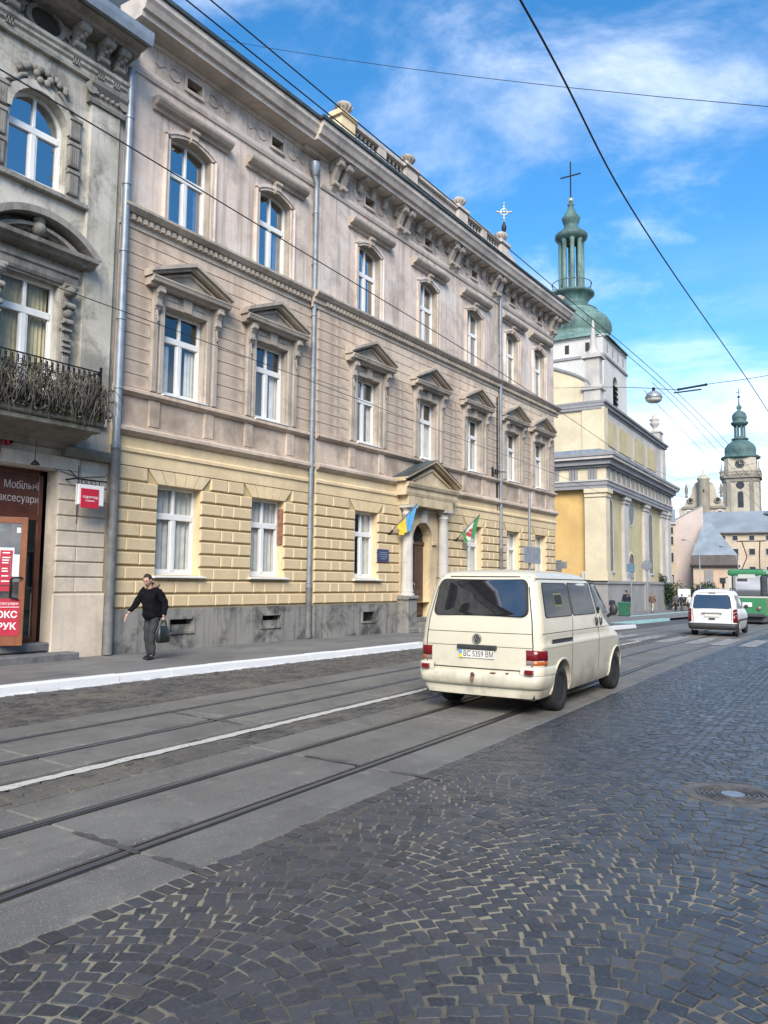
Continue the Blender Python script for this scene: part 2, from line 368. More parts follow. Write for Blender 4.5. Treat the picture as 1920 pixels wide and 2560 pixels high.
rs = random.Random(11)
stones = []
ROT = -0.0620                                     # bed runs along the rails
def bedframe(a, bb):                               # a: metres right of the concrete edge, bb: metres along
    return edgeN(bb) + a, bb
WC = 1.74                                          # width of one arc of setts
b_ = 1.2
for c in range(0, 4):
    x0 = 0.15 + c*WC; n = 14; row = 0; yy = 0.9 + (0.05 if c % 2 else 0)
    yend = 34 if c < 2 else (26 if c < 3 else 12)
    while yy < yend:
        n = rs.choice((15,16,16,17)); off = rs.uniform(-.3,.3)
        edges = [0] + sorted((k + 0.5*off + rs.uniform(-.16,.16))/n for k in range(1, n)) + [1]
        for e0, e1 in zip(edges, edges[1:]):
            if e1 - e0 < 0.3/n: continue
            tt = (e0+e1)/2; u = tt*2-1; sag = 0.46*math.cos(u*math.pi/2)      # arcs bow away along the road
            aa = x0 + tt*WC; yb = yy + sag
            ang = math.atan(-0.46*math.pi/2*math.sin(u*math.pi/2)*2/WC)
            wx = (e1-e0)*WC*1.06/math.cos(ang)**0.5 - 0.017
            px, py = bedframe(aa, yb)
            if px > 0.25 - 0.085*py + 0.5 or py < 1.0: continue
            ln = 0.096/ (1.0/math.cos(ang))**0.5 + rs.uniform(-.012,.008)
            stones.append((px, py, ang + ROT + rs.uniform(-.09,.09), wx, ln))
        yy += 0.1045
for k in range(330):                               # header course along the concrete edge
    yb = 0.9 + k*0.104
    px, py = bedframe(0.075 + rs.uniform(-.008,.008), yb); stones.append((px, py, ROT + rs.uniform(-.06,.06), 0.125 + rs.uniform(-.02,.02), 0.094))
MH = (-1.45, 7.25, 0.39)                           # manhole cuts the setts
stones = [s for s in stones if math.hypot(s[0]-MH[0], s[1]-MH[1]) > MH[2] + 0.03]
def seen_size(s):
    v = Vector((s[0], s[1], 0)) - Vector((0,0,1.75)); q = Vector((v.dot(_r), v.dot(_u), -v.dot(_b)))
    if q.z <= 0.3 or abs(q.x/q.z) > 0.492 or abs(q.y/q.z) > 0.656: return 0
    return 1/q.z
stones.sort(key=seen_size, reverse=True)
rest = MB()
for i, s in enumerate(stones):
    if i < 300 and seen_size(s) > 0:
        mb = MB(); mb.add(sett_verts(0, 0, s[2], s[3], s[4], rs), SETT_F)
        mb.build('cobblestone', M['sett'], bed, loc=(s[0], s[1], zg(s[1])), fix=False)
    else: rest.add(sett_verts(*s, rs), SETT_F)
rest.build('cobblestones', M['sett'], bed, kind='stuff', fix=False)

# old setts between the kerb and the far track, and between the two tracks
old = strip(KERB, edgeF, -0.012, [y for y in YS if -20 <= y <= 46]).build('gutter_paving', M['sand'], kind='structure')
mid = strip(edgeFR, edgeNL, -0.012, [y for y in YS if -20 <= y <= 46]).build('track_paving', M['sand'], kind='structure')
def rows(xa, xb, y0, y1, pitch, wmin, wmax, rnd):
    out = []; y = y0
    while y < y1:
        x = xa(y) + 0.06
        while x < xb(y) - 0.05:
            w = min(rnd.uniform(wmin, wmax), xb(y) - x); 
            if w < 0.05: break
            out.append((x+w/2, y + rnd.uniform(-.012,.012), rnd.uniform(-.10,.10)-0.06, w-0.016, pitch-0.014)); x += w
        y += pitch
    return out
for par, lst in ((old, rows(lambda y: KERB, edgeF, 3.5, 34, 0.125, 0.10, 0.19, rs)), (mid, rows(edgeFR, edgeNL, 1.5, 32, 0.16, 0.12, 0.26, rs))):
    lst.sort(key=seen_size, reverse=True); rest = MB()
    for i, s in enumerate(lst):
        if par is mid and i < 150 and seen_size(s) > 0:
            mb = MB(); mb.add(sett_verts(0,0,s[2],s[3],s[4],rs), SETT_F); mb.build('cobblestone', M['sett_old'], par, loc=(s[0],s[1],zg(s[1])), fix=False)
        else: rest.add(sett_verts(*s, rs, rs.uniform(-.006,.006)), SETT_F)
    rest.build('cobblestones', M['sett_old'], par, kind='stuff', fix=False)

# concrete slabs round the rails
m, t, b = new_mat('track_concrete'); v = _coord(t)
gp = t.nodes.new('ShaderNodeNewGeometry').outputs['Position']
oi = t.nodes.new('ShaderNodeObjectInfo')
c = _mix(t, _range(t, _noise(t, gp, 0.9, 7, 0.65, 0.3), 0.3, 0.7), (0.115,0.110,0.098), (0.185,0.178,0.158))
c = _mix(t, _range(t, oi.outputs['Random'], 0, 1, 0, 0.25), c, (0.11,0.108,0.10))
c = _mix(t, _range(t, _noise(t, _map(t, gp, (2.5,0.12,1)), 3.0, 5, 0.6), 0.45, 0.75, 0, 0.5), c, (0.09,0.087,0.08))
c = _mix(t, _range(t, _noise(t, gp, 4.0, 6, 0.7), 0.56, 0.70, 0, 0.6), c, (0.27,0.255,0.225))
c = _mix(t, _range(t, _noise(t, _map(t, gp, (1,1,1), (5,3,0)), 1.7, 7, 0.7, 0.6), 0.56, 0.70, 0, 0.65), c, (0.062,0.060,0.055))
c = _mix(t, _range(t, _noise(t, gp, 75, 2), 0.58, 0.72, 0, 0.8), c, (0.36,0.34,0.30))
t.links.new(c, b.inputs['Base Color']); b.inputs['Roughness'].default_value = 0.62; _bump(t, b, _noise(t, gp, 50, 6, 0.7), 0.35, 0.008); M['concrete'] = m
M['tar_old'] = plain('old_tar_smear', (0.075,0.072,0.067), 0.7, 0, 0.3, 9, 0.3)
M['tar'] = plain('bitumen_joint', (0.036,0.035,0.034), 0.6, 0, 0.3, 8, 0.2)
tb = strip(edgeF, edgeFR, -0.02, [y for y in YS if -20 <= y <= 60]); strip(edgeNL, edgeN, -0.02, [y for y in YS if -20 <= y <= 60], tb)
trackbed = tb.build('track_bed', M['tar'], kind='structure')
def slab(xa0, xa1, y0, y1, rnd):
    """slab between two lines xa0(y), xa1(y)"""
    mb = MB(); e = 0.012; g = 0.010; n = 4; top = []; rim = []; bot = []
    pts = []
    for i in range(n+1): y = y0+g+(y1-y0-2*g)*i/n; pts.append((xa0(y), y))
    for i in range(n+1): y = y1-g-(y1-y0-2*g)*i/n; pts.append((xa1(y), y))
    N = len(pts); cxx = sum(p[0] for p in pts)/N; cyy = sum(p[1] for p in pts)/N
    pts = [(x + rnd.uniform(-.006,.006), y + rnd.uniform(-.006,.006)) for x, y in pts]
    dz = rnd.uniform(-.002,.002)
    vs = [(x,y,zg(y)-0.03) for x,y in pts] + [(x,y,zg(y)-e+dz) for x,y in pts]
    def ins(x, y): 
        dx, dy = cxx-x, cyy-y; return x+math.copysign(min(abs(dx),e),dx), y+math.copysign(min(abs(dy),e),dy)
    vs += [(*ins(x,y), zg(y)+dz) for x,y in pts]
    fs = [(i,(i+1)%N,N+(i+1)%N,N+i) for i in range(N)] + [(N+i,N+(i+1)%N,2*N+(i+1)%N,2*N+i) for i in range(N)]
    for i in range(n): fs.append((2*N+i, 2*N+i+1, 3*N-2-i, 3*N-1-i))
    mb.add(vs, fs); return mb
rs = random.Random(5)
GAP = 0.088
def lines(f, e0, e1, gauge=1.0):
    return [(e0, lambda y: f(y)-GAP), (lambda y: f(y)+GAP, lambda y: f(y)+gauge-GAP), (lambda y: f(y)+gauge+GAP, e1)]
y = -7.75
while y < 56:
    L = 2.78
    for cols, sh in ((lines(railx, edgeNL, edgeN, 0.99), 0.0), (lines(frx, edgeF, edgeFR, 0.93), 1.1)):
        for a, bb in cols:
            ya, yb = y+sh, y+sh+L
            slab(a, bb, ya, yb, rs).build('concrete_slab', M['concrete'], trackbed, fix=True)
    y += L
# tar smears on two slab joints
mb = MB(); rs = random.Random(3)
for (xa, xb, yb) in ((-4.85,-4.45,3.36),(-4.02,-3.75,3.37),(-5.15,-4.75,6.15),(-4.1,-3.85,6.14),(-7.6,-7.2,7.0),(-8.3,-8.0,7.02)):
    pts = []; n = 14
    for i in range(n+1): pts.append((xa-0.1+(xb-xa+0.3)*i/n, yb+0.012+abs(math.sin(i*1.7)*math.sin(i*.6))*0.05*math.sin(math.pi*i/n)+rs.uniform(0,.03)*math.sin(math.pi*i/n)))
    pts2 = [(x, yb-0.012-rs.uniform(0,.02)) for x, _ in pts][::-1]
    mb.poly([(x, y, zg(y)+0.0045) for x, y in pts+pts2])
mb.build('tar_patch', M['tar_old'], trackbed)

# rails
m, t, b = new_mat('worn_rail_steel'); v = _coord(t)
t.links.new(_mix(t, _noise(t, _map(t, v, (4,0.4,1)), 6, 5), (0.10,0.095,0.09), (0.26,0.25,0.24)), b.inputs['Base Color']); b.inputs['Metallic'].default_value = 0.75; b.inputs['Roughness'].default_value = 0.38; M['rail'] = m
M['groove'] = plain('rail_groove', (0.02,0.019,0.018), 0.8, 0, 0.3, 6)
RY = [-12, -4, 0, 2, 4, 6, 9, 12, 15, 18, 21, 24, 27, 31, 36, 42, 50, 60]
def rail(parent, f, off, mir):
    prof = [(-.040,-.03),(-.040,-.004),(-.034,0.0025),(.004,0.0025),(.010,-.004),(.012,-.028),(.034,-.028),(.036,-.002),(.040,0.0),(.050,-.002),(.050,-.03)]
    mb = MB(); n = len(prof); vs = []
    for y in RY:
        for px, pz in prof: vs.append((f(y)+off+px*mir, y, zg(y)+pz))
    for i in range(len(RY)-1):
        for k in range(n-1):
            mb.add([vs[i*n+k],vs[i*n+k+1],vs[(i+1)*n+k+1],vs[(i+1)*n+k]], [(0,1,2,3)], 1 if k in (4,5,6) else 0)
    return mb.build('rail', [M['rail'], M['groove']], parent)
tr = thing('tram_track', 'pair of grooved steel tram rails nearer the camera, running under the cream van', 'tram track')
rail(tr, railx, 0.0, 1); rail(tr, railx, 0.99, -1)
tr = thing('tram_track', 'pair of grooved steel tram rails beside the pavement, left of the white centre line', 'tram track')
rail(tr, frx, 0.0, 1); rail(tr, frx, 0.93, -1)

# painted centre line on the rough setts
m, t, b = new_mat('worn_road_paint'); v = _coord(t)
t.links.new(_mix(t, _range(t, _noise(t, v, 18, 6, 0.7), 0.52, 0.66), (0.52,0.50,0.45), (0.28,0.265,0.24)), b.inputs['Base Color']); b.inputs['Roughness'].default_value = 0.7
_bump(t, b, _noise(t, v, 9, 4), 0.5, 0.02); M['paint'] = m
mb = MB(); rs = random.Random(9); y = 1.0; prev = None
while y < 26:
    xc = -6.16 - 0.0655*y; w1 = 0.068 + rs.uniform(-.014,.012); w2 = 0.066 + rs.uniform(-.014,.012); z = zg(y) + 0.008
    xs = (xc-w1-0.006*math.sin(y*9), xc+w2+0.008*math.sin(y*7.3))
    if prev: mb.quad((prev[0],prev[2],prev[3]),(prev[1],prev[2],prev[3]),(xs[1],y,z),(xs[0],y,z))
    prev = (*xs, y, z); y += 0.10
mb.build('centre_line', M['paint'], mid, kind='structure')
# zebra crossing
m, t, b = new_mat('faded_zebra_paint'); v = _coord(t)
t.links.new(_mix(t, _range(t, _noise(t, v, 6, 7, 0.7), 0.40, 0.62), (0.36,0.355,0.34), (0.15,0.15,0.148)), b.inputs['Base Color']); b.inputs['Roughness'].default_value = 0.7; M['zebra'] = m
cw = thing('zebra_crossing', 'faded white zebra crossing stripes across the tramway behind the white car', 'crossing')
cw['kind'] = 'structure'
for x in (-4.65,-5.50,-6.30,-7.20,-8.10,-9.0,-9.9,-10.8):
    mb = MB()
    for a, bb in ((25.75,27.2),(27.2,28.7),(28.7,30.1)):
        f = lambda y: x - 0.0615*(y-25.75) - 0.0
        mb.quad((f(a)-.24,a,zg(a)+.009),(f(a)+.24,a,zg(a)+.009),(f(bb)+.24,bb,zg(bb)+.009),(f(bb)-.24,bb,zg(bb)+.009))
    mb.build('stripe', M['zebra'], cw)

# pavement and whitewashed kerb
m, t, b = new_mat('pavement_asphalt'); v = _coord(t)
c = _mix(t, _range(t, _noise(t, v, 0.5, 7, 0.62), 0.3, 0.7), (0.125,0.122,0.118), (0.19,0.187,0.178))
c = _mix(t, _range(t, _noise(t, _map(t, v, (2.2,0.7,1)), 1.2, 5, 0.6), 0.50, 0.64, 0, 0.6), c, (0.085,0.083,0.08))
c = _mix(t, _range(t, _noise(t, v, 70, 2), 0.58, 0.75, 0, 0.5), c, (0.27,0.26,0.25))
t.links.new(c, b.inputs['Base Color']); b.inputs['Roughness'].default_value = 0.75; _bump(t, b, _noise(t, v, 60, 5), 0.4, 0.006); M['pave'] = m
strip(-40, KERB-0.125, 0.14, YS[:9] + [18, 20, 22, 26, 30, 34, 38]).build('pavement', M['pave'], kind='structure')
m, t, b = new_mat('whitewashed_stone'); v = _coord(t)
t.links.new(_mix(t, _range(t, _noise(t, v, 7, 7, 0.7), 0.60, 0.74, 0, 0.6), (0.70,0.71,0.72), (0.38,0.37,0.36)), b.inputs['Base Color']); b.inputs['Roughness'].default_value = 0.75
_bump(t, b, _noise(t, v, 16, 6, 0.7), 0.5, 0.015); M['white_kerb'] = m
kb = thing('kerb', 'whitewashed stone kerb along the pavement on the left', 'kerb'); kb['kind'] = 'structure'
rs = random.Random(21); y = -14.0
while y < 36:
    L = rs.uniform(0.85,1.15); dz = rs.uniform(-.006,.006); g = 0.004; dx = rs.uniform(-.008,.008)
    x0, x1 = KERB-0.13, KERB+0.03+dx; n = 5; vs = []
    for i in range(n+1):
        yy = y+g+(L-2*g)*i/n; lo = -0.045 + (rs.uniform(-.012,.016))
        vs += [(x0,yy,zg(yy)-.05),(x0,yy,zg(yy)+.142+dz),(x1-.018,yy,zg(yy)+.142+dz),(x1,yy,zg(yy)+.124+dz),(x1+.012,yy,zg(yy)+.03),(x1+.012+rs.uniform(0,.03),yy,zg(yy)+lo)]
    fs = [(i*6+k,i*6+k+1,(i+1)*6+k+1,(i+1)*6+k) for i in range(n) for k in range(5)] + [(0,1,2,3,4,5), tuple(n*6+k for k in (5,4,3,2,1,0))]
    MB().add(vs, fs).build('kerb_stone', M['white_kerb'], kb); y += L
# square and pale blue kerbs round the church
M['square'] = plain('square_paving', (0.17,0.165,0.155), 0.75, 0, 0.15, 0.6, 0.2)
M['teal'] = plain('pale_turquoise_kerb_paint', (0.36,0.60,0.60), 0.6, 0, 0.12, 3)
sq = MB()
ys = [38,41,46,54,62,72,82,94,110,130]
strip(-80, lambda y: -13.2-0.062*(y-40), 0.10, ys, sq); sq.build('square', M['square'], kind='structure')
kt = thing('kerb', 'pale turquoise painted kerb beside the church square', 'kerb'); kt['kind'] = 'structure'
for a, bb, f in ((36.5,51.5,lambda y: -13.05-0.062*(y-40)), (54,90,lambda y: -17.0-0.105*(y-55))):
    yy = a
    while yy < bb - .1:
        e = min(yy+1.45, bb)
        MB().add([(f(q)+dx, q, zg(q)+dz) for q in (yy+.01,e-.01) for dx,dz in ((-.22,-.05),(-.22,.13),(.0,.13),(.02,-.05))], [(0,1,2,3),(7,6,5,4),(0,4,5,1),(1,5,6,2),(2,6,7,3)]).build('kerb_stone', M['teal'], kt)
        yy = e
# manhole
mh = thing('manhole_cover', 'round cast iron manhole cover with raised rings set in the cobbles', 'manhole cover', (MH[0], MH[1], 0.0))
M['cast'] = plain('worn_cast_iron', (0.13,0.115,0.10), 0.5, 0.45, 0.35, 14, 0.3)
M['mh_concrete'] = plain('old_concrete_collar', (0.115,0.112,0.105), 0.8, 0, 0.25, 5, 0.3)
M['shiny'] = plain('polished_iron', (0.30,0.30,0.30), 0.35, 0.7, 0.15, 9)
def ring(mb, r0, r1, z0, z1, seg=40):
    for k in range(seg):
        a, c2 = 2*math.pi*k/seg, 2*math.pi*(k+1)/seg
        P = lambda r,z,t: (r*math.cos(t), r*math.sin(t), z)
        mb.quad(P(r0,z1,a),P(r1,z1,a),P(r1,z1,c2),P(r0,z1,c2)); mb.quad(P(r1,z0,a),P(r1,z1,a),P(r1,z1,c2),P(r1,z0,c2)); mb.quad(P(r0,z0,a),P(r0,z1,a),P(r0,z1,c2),P(r0,z0,c2))
    return mb
ring(MB(), 0.30, 0.395, -.03, .004).build('frame', M['mh_concrete'], mh)
ring(MB(), 0.0, 0.297, -.03, -.004).build('lid', M['cast'], mh)
mb = MB()
for r0 in (0.115,0.155,0.195,0.235,0.272): ring(mb, r0, r0+0.016, -.005, .005)
mb.build('raised_rings', M['cast'], mh); ring(MB(), 0.0, 0.095, -.005, .006, 24).build('boss', M['shiny'], mh)
# ================================================================ the long three storey building
FX = -14.56
M['pl2'] = plaster('pink_beige_plaster', (0.655,0.545,0.47), (0.25,0.215,0.185), 0.5, (0.68,0.63,0.575), 0.75, 0.58, 0.35, bands=((12.9,15.2,0.85),))
M['pl1'] = plaster('banded_beige_plaster', (0.625,0.505,0.40), (0.26,0.205,0.16), 0.5, (0.66,0.57,0.47), 0.6, 0.42, 0.35, bands=((9.0,10.4,0.55),(4.9,6.1,0.85)))
M['trim'] = plaster('grey_stucco_trim', (0.475,0.41,0.34), (0.20,0.175,0.15), 0.5, (0.40,0.36,0.31), 0.35, 0.35, 0.35, scale=1.6)
M['trim_dk'] = plaster('sooty_stucco_cornice', (0.43,0.38,0.33), (0.15,0.135,0.125), 0.65, (0.38,0.35,0.31), 0.3, 0.4, 0.35, scale=1.3)
M['cornice'] = plaster('upper_cornice_stucco', (0.58,0.51,0.445), (0.22,0.20,0.175), 0.45, (0.48,0.44,0.40), 0.4, 0.25, 0.25, scale=1.2)
M['yel'] = plaster('yellow_ochre_stucco', (0.745,0.585,0.355), (0.42,0.335,0.22), 0.36, (0.78,0.645,0.44), 0.5, 0.16, 0.22)
M['yel_joint'] = plaster('ochre_joint', (0.56,0.44,0.25), (0.3,0.24,0.15), 0.4, None, 0, 0.2, 0.2)
M['plinth'] = plaster('cement_plinth', (0.25,0.245,0.23), (0.055,0.055,0.058), 0.9, (0.31,0.295,0.255), 0.7, 0.5, 0.5, scale=1.5, thr=0.45)
M['wood_dk'] = plain('dark_brown_door', (0.085,0.045,0.036), 0.42, 0, 0.25, 5, 0.1)
M['stone_w'] = plaster('whitewashed_column', (0.56,0.54,0.50), (0.30,0.28,0.25), 0.35, None, 0, 0.3, 0.2)
M['brick_raw'] = plain('bare_brick', (0.26,0.12,0.075), 0.9, 0, 0.35, 9, 0.4)
M['roof_tin'] = plain('dark_green_roof_sheet', (0.060,0.075,0.075), 0.5, 0.2, 0.3, 1.2, 0.05)
B = thing('apartment_building', 'long three storey building with yellow rusticated ground floor and beige plaster above', 'building', (FX,0,0))
OPEN = [(11.65,12.95),(14.70,15.95),(19.0,20.2),(22.62,23.8),(26.06,27.25),(29.45,30.65),(32.30,33.48)]
S2 = 0.14                                          # the right hand part stands forward a little
Y0, YB, Y1 = 10.36, 17.08, 34.6
def off(y): return 0.0 if y < YB else S2
rw = random.Random(42)

# --- wall sheets with openings
def wall_floor(name, mat, z0, z1, ops, depth, jm=None, push=0.0):
    mb = MB()
    a = [o for o in ops if o[1] < YB]; c = [o for o in ops if o[0] > YB]
    wall(mb, Y0, YB, z0, z1, push, a, depth, 0, 1); wall(mb, YB, Y1, z0, z1, push+S2, c, depth, 0, 1)
    mb.quad((push,YB,z0),(push+S2,YB,z0),(push+S2,YB,z1),(push,YB,z1))
    mb.quad((push+S2,Y1,z0),(-13,Y1,z0),(-13,Y1,z1),(push+S2,Y1,z1))
    mb.quad((push,Y0,z0),(-13,Y0,z0),(-13,Y0,z1),(push,Y0,z1))
    return mb.build(name, [mat, jm or mat], B)
gf = [(a,b,1.86,3.94,0.0) for i,(a,b) in enumerate(OPEN) if i != 3] + [(22.16,23.44,0.14,3.18,0.64)]
f1 = [(a,b,6.06,8.16,0.0) for a,b in OPEN]
f2 = [(a,b,10.24,12.32,0.18) for a,b in OPEN]
vents = [(y-.24,y+.24,13.82,14.10,0.0) for y in (12.33,15.35,19.55,23.15,26.65,30.1,32.95)]
wall_floor('ground_floor_wall', M['yel_joint'], 1.08, 4.30, [o for o in gf if o[0] != 22.16] + [(22.16,23.44,1.08,3.18,0.64)], 0.30, M['yel'])
wall_floor('first_floor_wall', M['pl1'], 4.30, 10.0, f1, 0.28, M['trim'])
wall_floor('second_floor_wall', M['pl2'], 10.0, 14.5, f2 + vents, 0.28, M['trim'])
pm = MB(); 
bw = [(12.05,12.75,0.55,0.84,0),(15.1,15.8,0.55,0.84,0),(19.35,19.95,0.55,0.84,0)]
wall(pm, Y0, YB, 0.05, 1.08, 0.10, bw[:2], 0.25); wall(pm, YB, 21.45, 0.05, 1.08, 0.10+S2, bw[2:], 0.25); wall(pm, 24.1, Y1, 0.05, 1.08, 0.10+S2, [], 0.25)
for a, c, o in ((Y0,YB,0),(YB,21.45,S2),(24.1,Y1,S2)): pm.quad((0.10+o,a,1.08),(o-.02,a,1.08),(o-.02,c,1.08),(0.10+o,c,1.08))
pm.quad((0.10,YB,.05),(0.10+S2,YB,.05),(0.10+S2,YB,1.08),(0.10,YB,1.08))
for a in (21.45,24.1): pm.quad((0.10+S2,a,.05),(-.4,a,.05),(-.4,a,1.08),(0.10+S2,a,1.08))
pm.quad((0.10+S2,Y1,.05),(-13,Y1,.05),(-13,Y1,1.08),(0.10+S2,Y1,1.08))
plinth = pm.build('plinth', M['plinth'], B)
for k,(a,c,z0,z1,_) in enumerate(bw):
    o = S2 if k == 2 else 0
    mb = MB()
    for yy in (a-.05,c): mb.box(0.10+o-.01,0.135+o,yy,yy+.05,z0-.05,z1+.05)
    for zz in (z0-.05,z1): mb.box(0.10+o-.01,0.137+o,a,c,zz,zz+.05)
    fr = mb.build('cellar_frame', M['plinth'], B)
    MB().box(-.2+o,-.14+o,a-.1,c+.1,z0-.1,z1+.1).build('cellar_opening', M['room'], fr)
    if k == 2:
        g = MB()
        for i in range(1,6): g.tube([(0.06+o,a+(c-a)*i/6,z0),(0.06+o,a+(c-a)*i/6,z1)],0.010,6)
        for i in range(1,3): g.tube([(0.065+o,a,z0+(z1-z0)*i/3),(0.065+o,c,z0+(z1-z0)*i/3)],0.010,6)
        g.build('grille', M['iron'], fr)
    else: MB().box(0.0+o,0.03+o,a,c,z0,z0+.16).build('board', M['plinth'], fr)

# interior and roof
MB().box(-1.6,-1.5,Y0+.1,Y1-.1,0.2,14.4).build('rooms', M['room'], B)
mb = MB(); 
for a, c, o in ((Y0,17.2,0.0),(17.2,Y1+.62,S2)):
    mb.poly([(0.74+o,a,14.98),(0.74+o,c,14.98),(-6.5,c,19.0),(-6.5,a,19.0)]); mb.poly([(-6.5,a,19.0),(-6.5,c,19.0),(-13,c,14.9),(-13,a,14.9)]); mb.poly([(0.74+o,c,14.98),(-13,c,14.9),(-6.5,c,19.0)]); mb.poly([(0.74+o,a,14.98),(-13,a,14.9),(-6.5,a,19.0)])
mb.quad((-13,Y0,0),(-13,Y1,0),(-13,Y1,14.9),(-13,Y0,14.9))
mb.build('roof', M['roof_tin'], B)

# --- rusticated blocks of the ground floor
blk_cache = {}
def block(y0, y1, z0, z1, o, par=None):
    k = (round(y1-y0,2), round(z1-z0,2))
    if k not in blk_cache:
        mb = MB().cbox(-.01, 0.055, 0, k[0], 0, k[1], 0.022); blk_cache[k] = mb.mesh('rusticated_block', M['yel'])
    ob = link('rusticated_block', blk_cache[k], B, None, (o, y0, z0)); return ob
RZ = [1.11 + 0.3155*i for i in range(10)]          # course lines 1.11 .. 3.95
restb = MB(); nb = 0
solid = []
for r in range(9):
    z0, z1 = RZ[r]+.022, RZ[r+1]-.022
    cuts = []
    for (a,b,za,zb,_) in gf:
        if a == 22.16: cuts.append((21.45,24.15))
        elif z1 > za-.12 and z0 < zb: cuts.append((a,b) if z0 > za-.1 else (a-.04,b+.04))
    cuts.sort()
    for lo, hi in ((Y0+.02,YB-.01),(YB+.01,Y1-.01)):
        cur = lo; segs = []
        for a,b in cuts:
            if b < lo or a > hi: continue
            if a-cur > .06: segs.append((cur,a))
            cur = b
        if hi-cur > .06: segs.append((cur,hi))
        for sa, sb in segs:
            L = sb-sa; n = max(1, round(L/0.62)); pat = [0.75,0.42,0.75] if r % 2 else [0.42,0.80,0.42]
            if L < 0.9: pat = [1.0,0.55] if r % 2 else [0.55,1.0]; n = 2
            ws = [pat[i % len(pat)] for i in range(max(n,2))]; tot = sum(ws); c = sa
            for w in ws:
                e = c + w/tot*L; block(c+.006, e-.006, z0, z1, off((sa+sb)/2)); c = e; nb += 1
# voussoirs over the openings and the blocks of the top course between them
vz0, vz1 = 3.965, 4.262
spans = []
for (a,b,za,zb,rise) in gf:
    if a == 22.16: spans.append((21.45,24.15)); continue
    c = (a+b)/2; w = (b-a)/2; o = off(a); spans.append((a-.30,b+.30))
    nv = 5; T = lambda f: c + (w+.02)*f; Tt = lambda f: c + (w+.30)*f
    for i in range(nv):
        f0, f1_ = -1+2*i/nv, -1+2*(i+1)/nv; pz = 4.262
        g = .012; bot = [(T(f0)+g,vz0-.02),(T(f1_)-g,vz0-.02)]; top = [(Tt(f1_)-g,pz),(Tt(f0)+g,pz)]
        MB().prism(bot+top, lambda i2,j2,t: (t,i2,j2), o-.01, o+.05).build('voussoir', M['yel'], B, bevel=0.012)
spans.sort()
for lo, hi in ((Y0+.02,YB-.01),(YB+.01,Y1-.01)):
    cur = lo; segs = []
    for a,b in spans:
        if b < lo or a > hi: continue
        if a-cur > .06: segs.append((cur,a))
        cur = b
    if hi-cur > .06: segs.append((cur,hi))
    for sa,sb in segs:
        n = max(1, round((sb-sa)/0.7))
        for i in range(n): block(sa+(sb-sa)*i/n+.006, sa+(sb-sa)*(i+1)/n-.006, vz0, vz1, off(sa))

# --- horizontal plaster bands of the first floor
CZ = [6.05 + 0.307*i for i in range(13)]
for r in range(12):
    z0, z1 = CZ[r]+.008, CZ[r+1]-.007
    cuts = [(a-.36,b+.36) for a,b in OPEN] if z0 < 8.5 else []
    for lo, hi in ((Y0+.02,YB-.01),(YB+.01,Y1-.01)):
        cur = lo
        for a,b in cuts + [(hi,hi)]:
            if a > hi + 1e-6 or b < lo: continue
            if a-cur > .05: MB().cbox(-.01,0.020,0,a-cur,0,z1-z0,0.009).build('plaster_band', M['pl1'], B, loc=(off(lo+.1),cur,z0))
            cur = b

# --- string courses and cornices
def cornice_run(name, prof, mat, grow=0.0):
    mb = MB()
    mb.sweep_y(prof, Y0-.02, YB+.02); mb.sweep_y([(x+S2,z) for x,z in prof], YB-(max(p[0] for p in prof) if grow else 0), Y1 + (max(p[0] for p in prof)+S2 if grow else .02))
    return mb.build(name, mat, B)
cornice_run('architrave_band', [(-.02,4.28),(.06,4.28),(.06,4.56),(.10,4.585),(.10,4.66),(.05,4.70),(.05,4.94),(-.02,4.94)], M['yel'])
cornice_run('string_course', [(-.02,4.94),(.10,4.945),(.20,5.03),(.20,5.10),(.06,5.17),(.06,5.22),(-.02,5.22)], M['pl1'])
cornice_run('sill_course', [(-.02,5.86),(.05,5.86),(.14,5.93),(.14,6.0),(.02,6.05),(-.02,6.05)], M['pl1'])
den = cornice_run('dentil_cornice', [(-.02,9.70),(.05,9.70),(.05,9.82),(.10,9.84),(.10,9.98),(.17,10.0),(.26,10.10),(.26,10.16),(.03,10.23),(-.02,10.23)], M['trim'], 1)
mb = MB(); y = Y0+.05
while y < Y1-.1:
    if abs(y-YB) > .12: mb.box(off(y)+.099, off(y)+.155, y, y+.085, 9.85, 9.965)
    y += .165
mb.build('dentils', M['trim'], den, kind='stuff')
cornice_run('frieze_moulding', [(-.02,13.42),(.04,13.42),(.07,13.50),(.07,13.58),(.02,13.64),(-.02,13.64)], M['cornice'])
top = cornice_run('roof_cornice', [(-.02,14.30),(.05,14.32),(.07,14.42),(.50,14.44),(.52,14.56),(.60,14.58),(.66,14.72),(.72,14.80),(.72,14.94),(-.3,15.02),(-.3,14.3)], M['cornice'], 1)
cornice_run('gutter', [(.60,14.95),(.78,14.955),(.80,15.03),(.74,15.05),(.55,15.02)], M['tin_dark'], 1)
